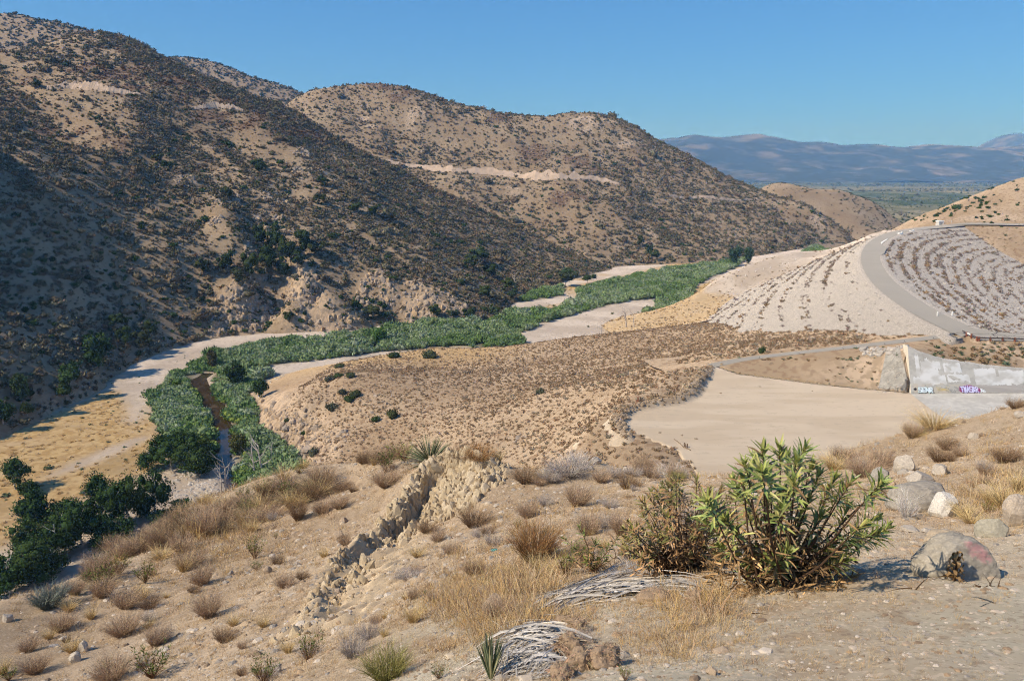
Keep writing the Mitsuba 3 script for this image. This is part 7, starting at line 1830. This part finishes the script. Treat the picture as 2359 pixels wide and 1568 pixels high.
def big_bush(key, label, base_uv, tips, seed, leafL, leafW, per, green, dryc, dep, most, Yb=None, dry_share=0.25, stem_r=0.011, spreadY=0.45, skirt=0):
    r = np.random.default_rng(seed)
    b = cast(*base_uv)
    stems, rest, n = MB(), MB(), 0
    for (u, v) in tips:
        low = (v - 1000) / 350
        tip = W(u, v, b[1] + r.normal() * spreadY * (1 - 0.3 * low) - 0.05)
        tip[2] = max(tip[2], float(fore_f(tip[0], tip[1])) + 0.06)
        s0 = b + np.array([r.normal() * .07, r.normal() * .07, -.03])
        mid = s0 * .45 + tip * .55 + [r.normal() * .03, r.normal() * .03, 0.02 - 0.10 * np.linalg.norm(tip[:2] - s0[:2])]
        path = resample(np.array([s0, s0 * .75 + mid * .25 + [0, 0, .02], mid, mid * .4 + tip * .6 + [0, 0, .01], tip]), 10)
        tube(stems, path, np.linspace(stem_r, stem_r * .25, 10), np.array((0.10, 0.062, 0.04)) * r.uniform(.8, 1.3), 5)
        up = unit(path[-1] - path[-3])
        L0 = np.linalg.norm(tip - s0)
        for j in range(per):
            q = j / per
            back = 0.30 * min(L0, .6) * q ** 1.3
            pos = tip - up * back + r.normal(size=3) * .003
            a = j * 2.399 + r.normal() * .2
            e1 = unit(np.cross(up, [0.3, 0.5, 0.8])); e2 = np.cross(up, e1)
            open_ = 0.35 + 0.85 * q + r.normal() * .12
            A = unit(up * math.cos(open_) + (e1 * math.cos(a) + e2 * math.sin(a)) * math.sin(open_) + [0, 0, 0.10 - 0.25 * q])
            Nn = unit(np.cross(np.cross(A, up), A) + 1e-6)
            L = leafL * r.uniform(.65, 1.15) * (0.6 + 0.5 * min(1, q * 3))
            isdry = r.uniform() < dry_share * q * (0.6 + low)
            col = (np.asarray(dryc) if isdry else np.asarray(green[r.integers(len(green))])) * np.exp(r.normal(0, .2)) 
            V, F, C = blade_leaf(pos, A, Nn, L, leafW * r.uniform(.75, 1.2), col, r.uniform(0.05, .35) + (0.3 if isdry else 0))
            if n < most: scene[f'{key}__leaf' + (f'_{n:03d}' if n else '')] = mikit.ply((V, F), 'm_bushleaf', color=C)
            else: rest.add(V, F, C)
            n += 1
        # withered leaves hanging along the lower stem
        for j in range(int(per * dry_share * 1.3)):
            t = r.uniform(.25, .72); pos = path[int(t * 9)] + r.normal(size=3) * .01
            A = unit(np.array([r.normal(), r.normal(), -0.5 + r.normal() * .4])); Nn = unit(np.cross(A, rand_dir(1, r)[0]))
            V, F, C = blade_leaf(pos, A, Nn, leafL * r.uniform(.5, .95), leafW * r.uniform(.7, 1.1), np.asarray(dryc) * np.exp(r.normal(0, .35)), r.uniform(-.5, .7))
            rest.add(V, F, C)
    if skirt:
        for j in range(skirt):
            a, d_ = r.uniform(0, 6.28), math.sqrt(r.uniform()) * 0.46
            pos = b + np.array([math.cos(a) * d_, math.sin(a) * d_ * 0.8, abs(r.normal()) * 0.15 * (1.25 - d_)])
            pos[2] = max(pos[2], float(fore_f(pos[0], pos[1])) + .01)
            A = unit(np.array([math.cos(a) * .8 + r.normal() * .6, math.sin(a) * .8 + r.normal() * .6, r.normal() * .5])); Nn = unit(np.cross(A, rand_dir(1, r)[0]))
            V, F, C = blade_leaf(pos, A, Nn, leafL * r.uniform(.5, .95), leafW * r.uniform(.7, 1.1), np.asarray(dryc) * np.exp(r.normal(0, .4)), r.uniform(-.6, .8))
            rest.add(V, F, C)
    scene[key + '__stems'] = stems.ply(); scene[key + '__foliage'] = rest.ply('m_bushleaf'); tag(key + '__foliage', kind='stuff')
    tag(key, label, 'bush')
G1 = [(0.215, 0.255, 0.08), (0.26, 0.285, 0.095), (0.16, 0.21, 0.06), (0.31, 0.315, 0.125), (0.15, 0.21, 0.07)]
tips = [(1756,1036),(1738,1058),(1794,1033),(1812,1050),(1852,1033),(1835,1062),(1717,1070),(1687,1108),(1700,1130),(1773,1104),(1755,1085),(1870,1072),(1886,1092),(1921,1102),(1940,1125),(1959,1110),(2028,1112),(2012,1135),(1906,1128),(1628,1152),(1642,1170),(1618,1200),(1651,1218),(1692,1228),(1668,1195),(1763,1238),(1842,1200),(1952,1168),(1987,1208),(2013,1195),(2038,1216),(2020,1228),(1778,1205),(1720,1148),(1829,1105),(1800,1130),(1743,1270),(1815,1272),(1896,1308),(1870,1250),(1925,1240),(1960,1250),(1700,1275),(1660,1258),(1730,1190),(1860,1150),(1890,1190),(1800,1170),(1765,1150),(1710,1100),(1830,1235),(1905,1270),(1780,1300),(1840,1305),(1725,1310),(1945,1290),(1975,1240)]
big_bush('leafy_bush', 'big glossy green leafy bush standing right of centre in the foreground', (1792, 1346), tips, 401, 0.115, 0.0165, 34, G1, (0.22, 0.145, 0.075), 0.3, 300, spreadY=0.26, skirt=750)
r = np.random.default_rng(44)
tips2 = []
while len(tips2) < 130:
    u, v = r.uniform(1425, 1690), r.uniform(1088, 1300)
    if v > 1088 + 0.006 * (u - 1580) ** 2 * (0.6 if u > 1580 else 1): tips2.append((u, v))
G2 = [(0.17, 0.165, 0.055), (0.14, 0.15, 0.05), (0.20, 0.185, 0.075), (0.24, 0.17, 0.08)]
big_bush('straggly_bush', 'thinner olive and brown leafy bush left of the big green bush', (1575, 1318), tips2, 402, 0.085, 0.014, 17, G2, (0.24, 0.15, 0.08), 0.3, 300, dry_share=0.55, stem_r=0.007, spreadY=0.35, skirt=450)
big_bush('low_leafy_bush', 'low green leafy shoots at the left foot of the straggly bush', (1370, 1318), [(1300,1240),(1325,1262),(1345,1235),(1372,1250),(1400,1262),(1420,1240),(1310,1285),(1350,1290),(1395,1290),(1335,1215),(1430,1275)], 403, 0.085, 0.014, 14, [(0.15, 0.175, 0.05), (0.12, 0.15, 0.045)], (0.24, 0.15, 0.08), 0.3, 154, dry_share=0.4, stem_r=0.006, spreadY=0.25)
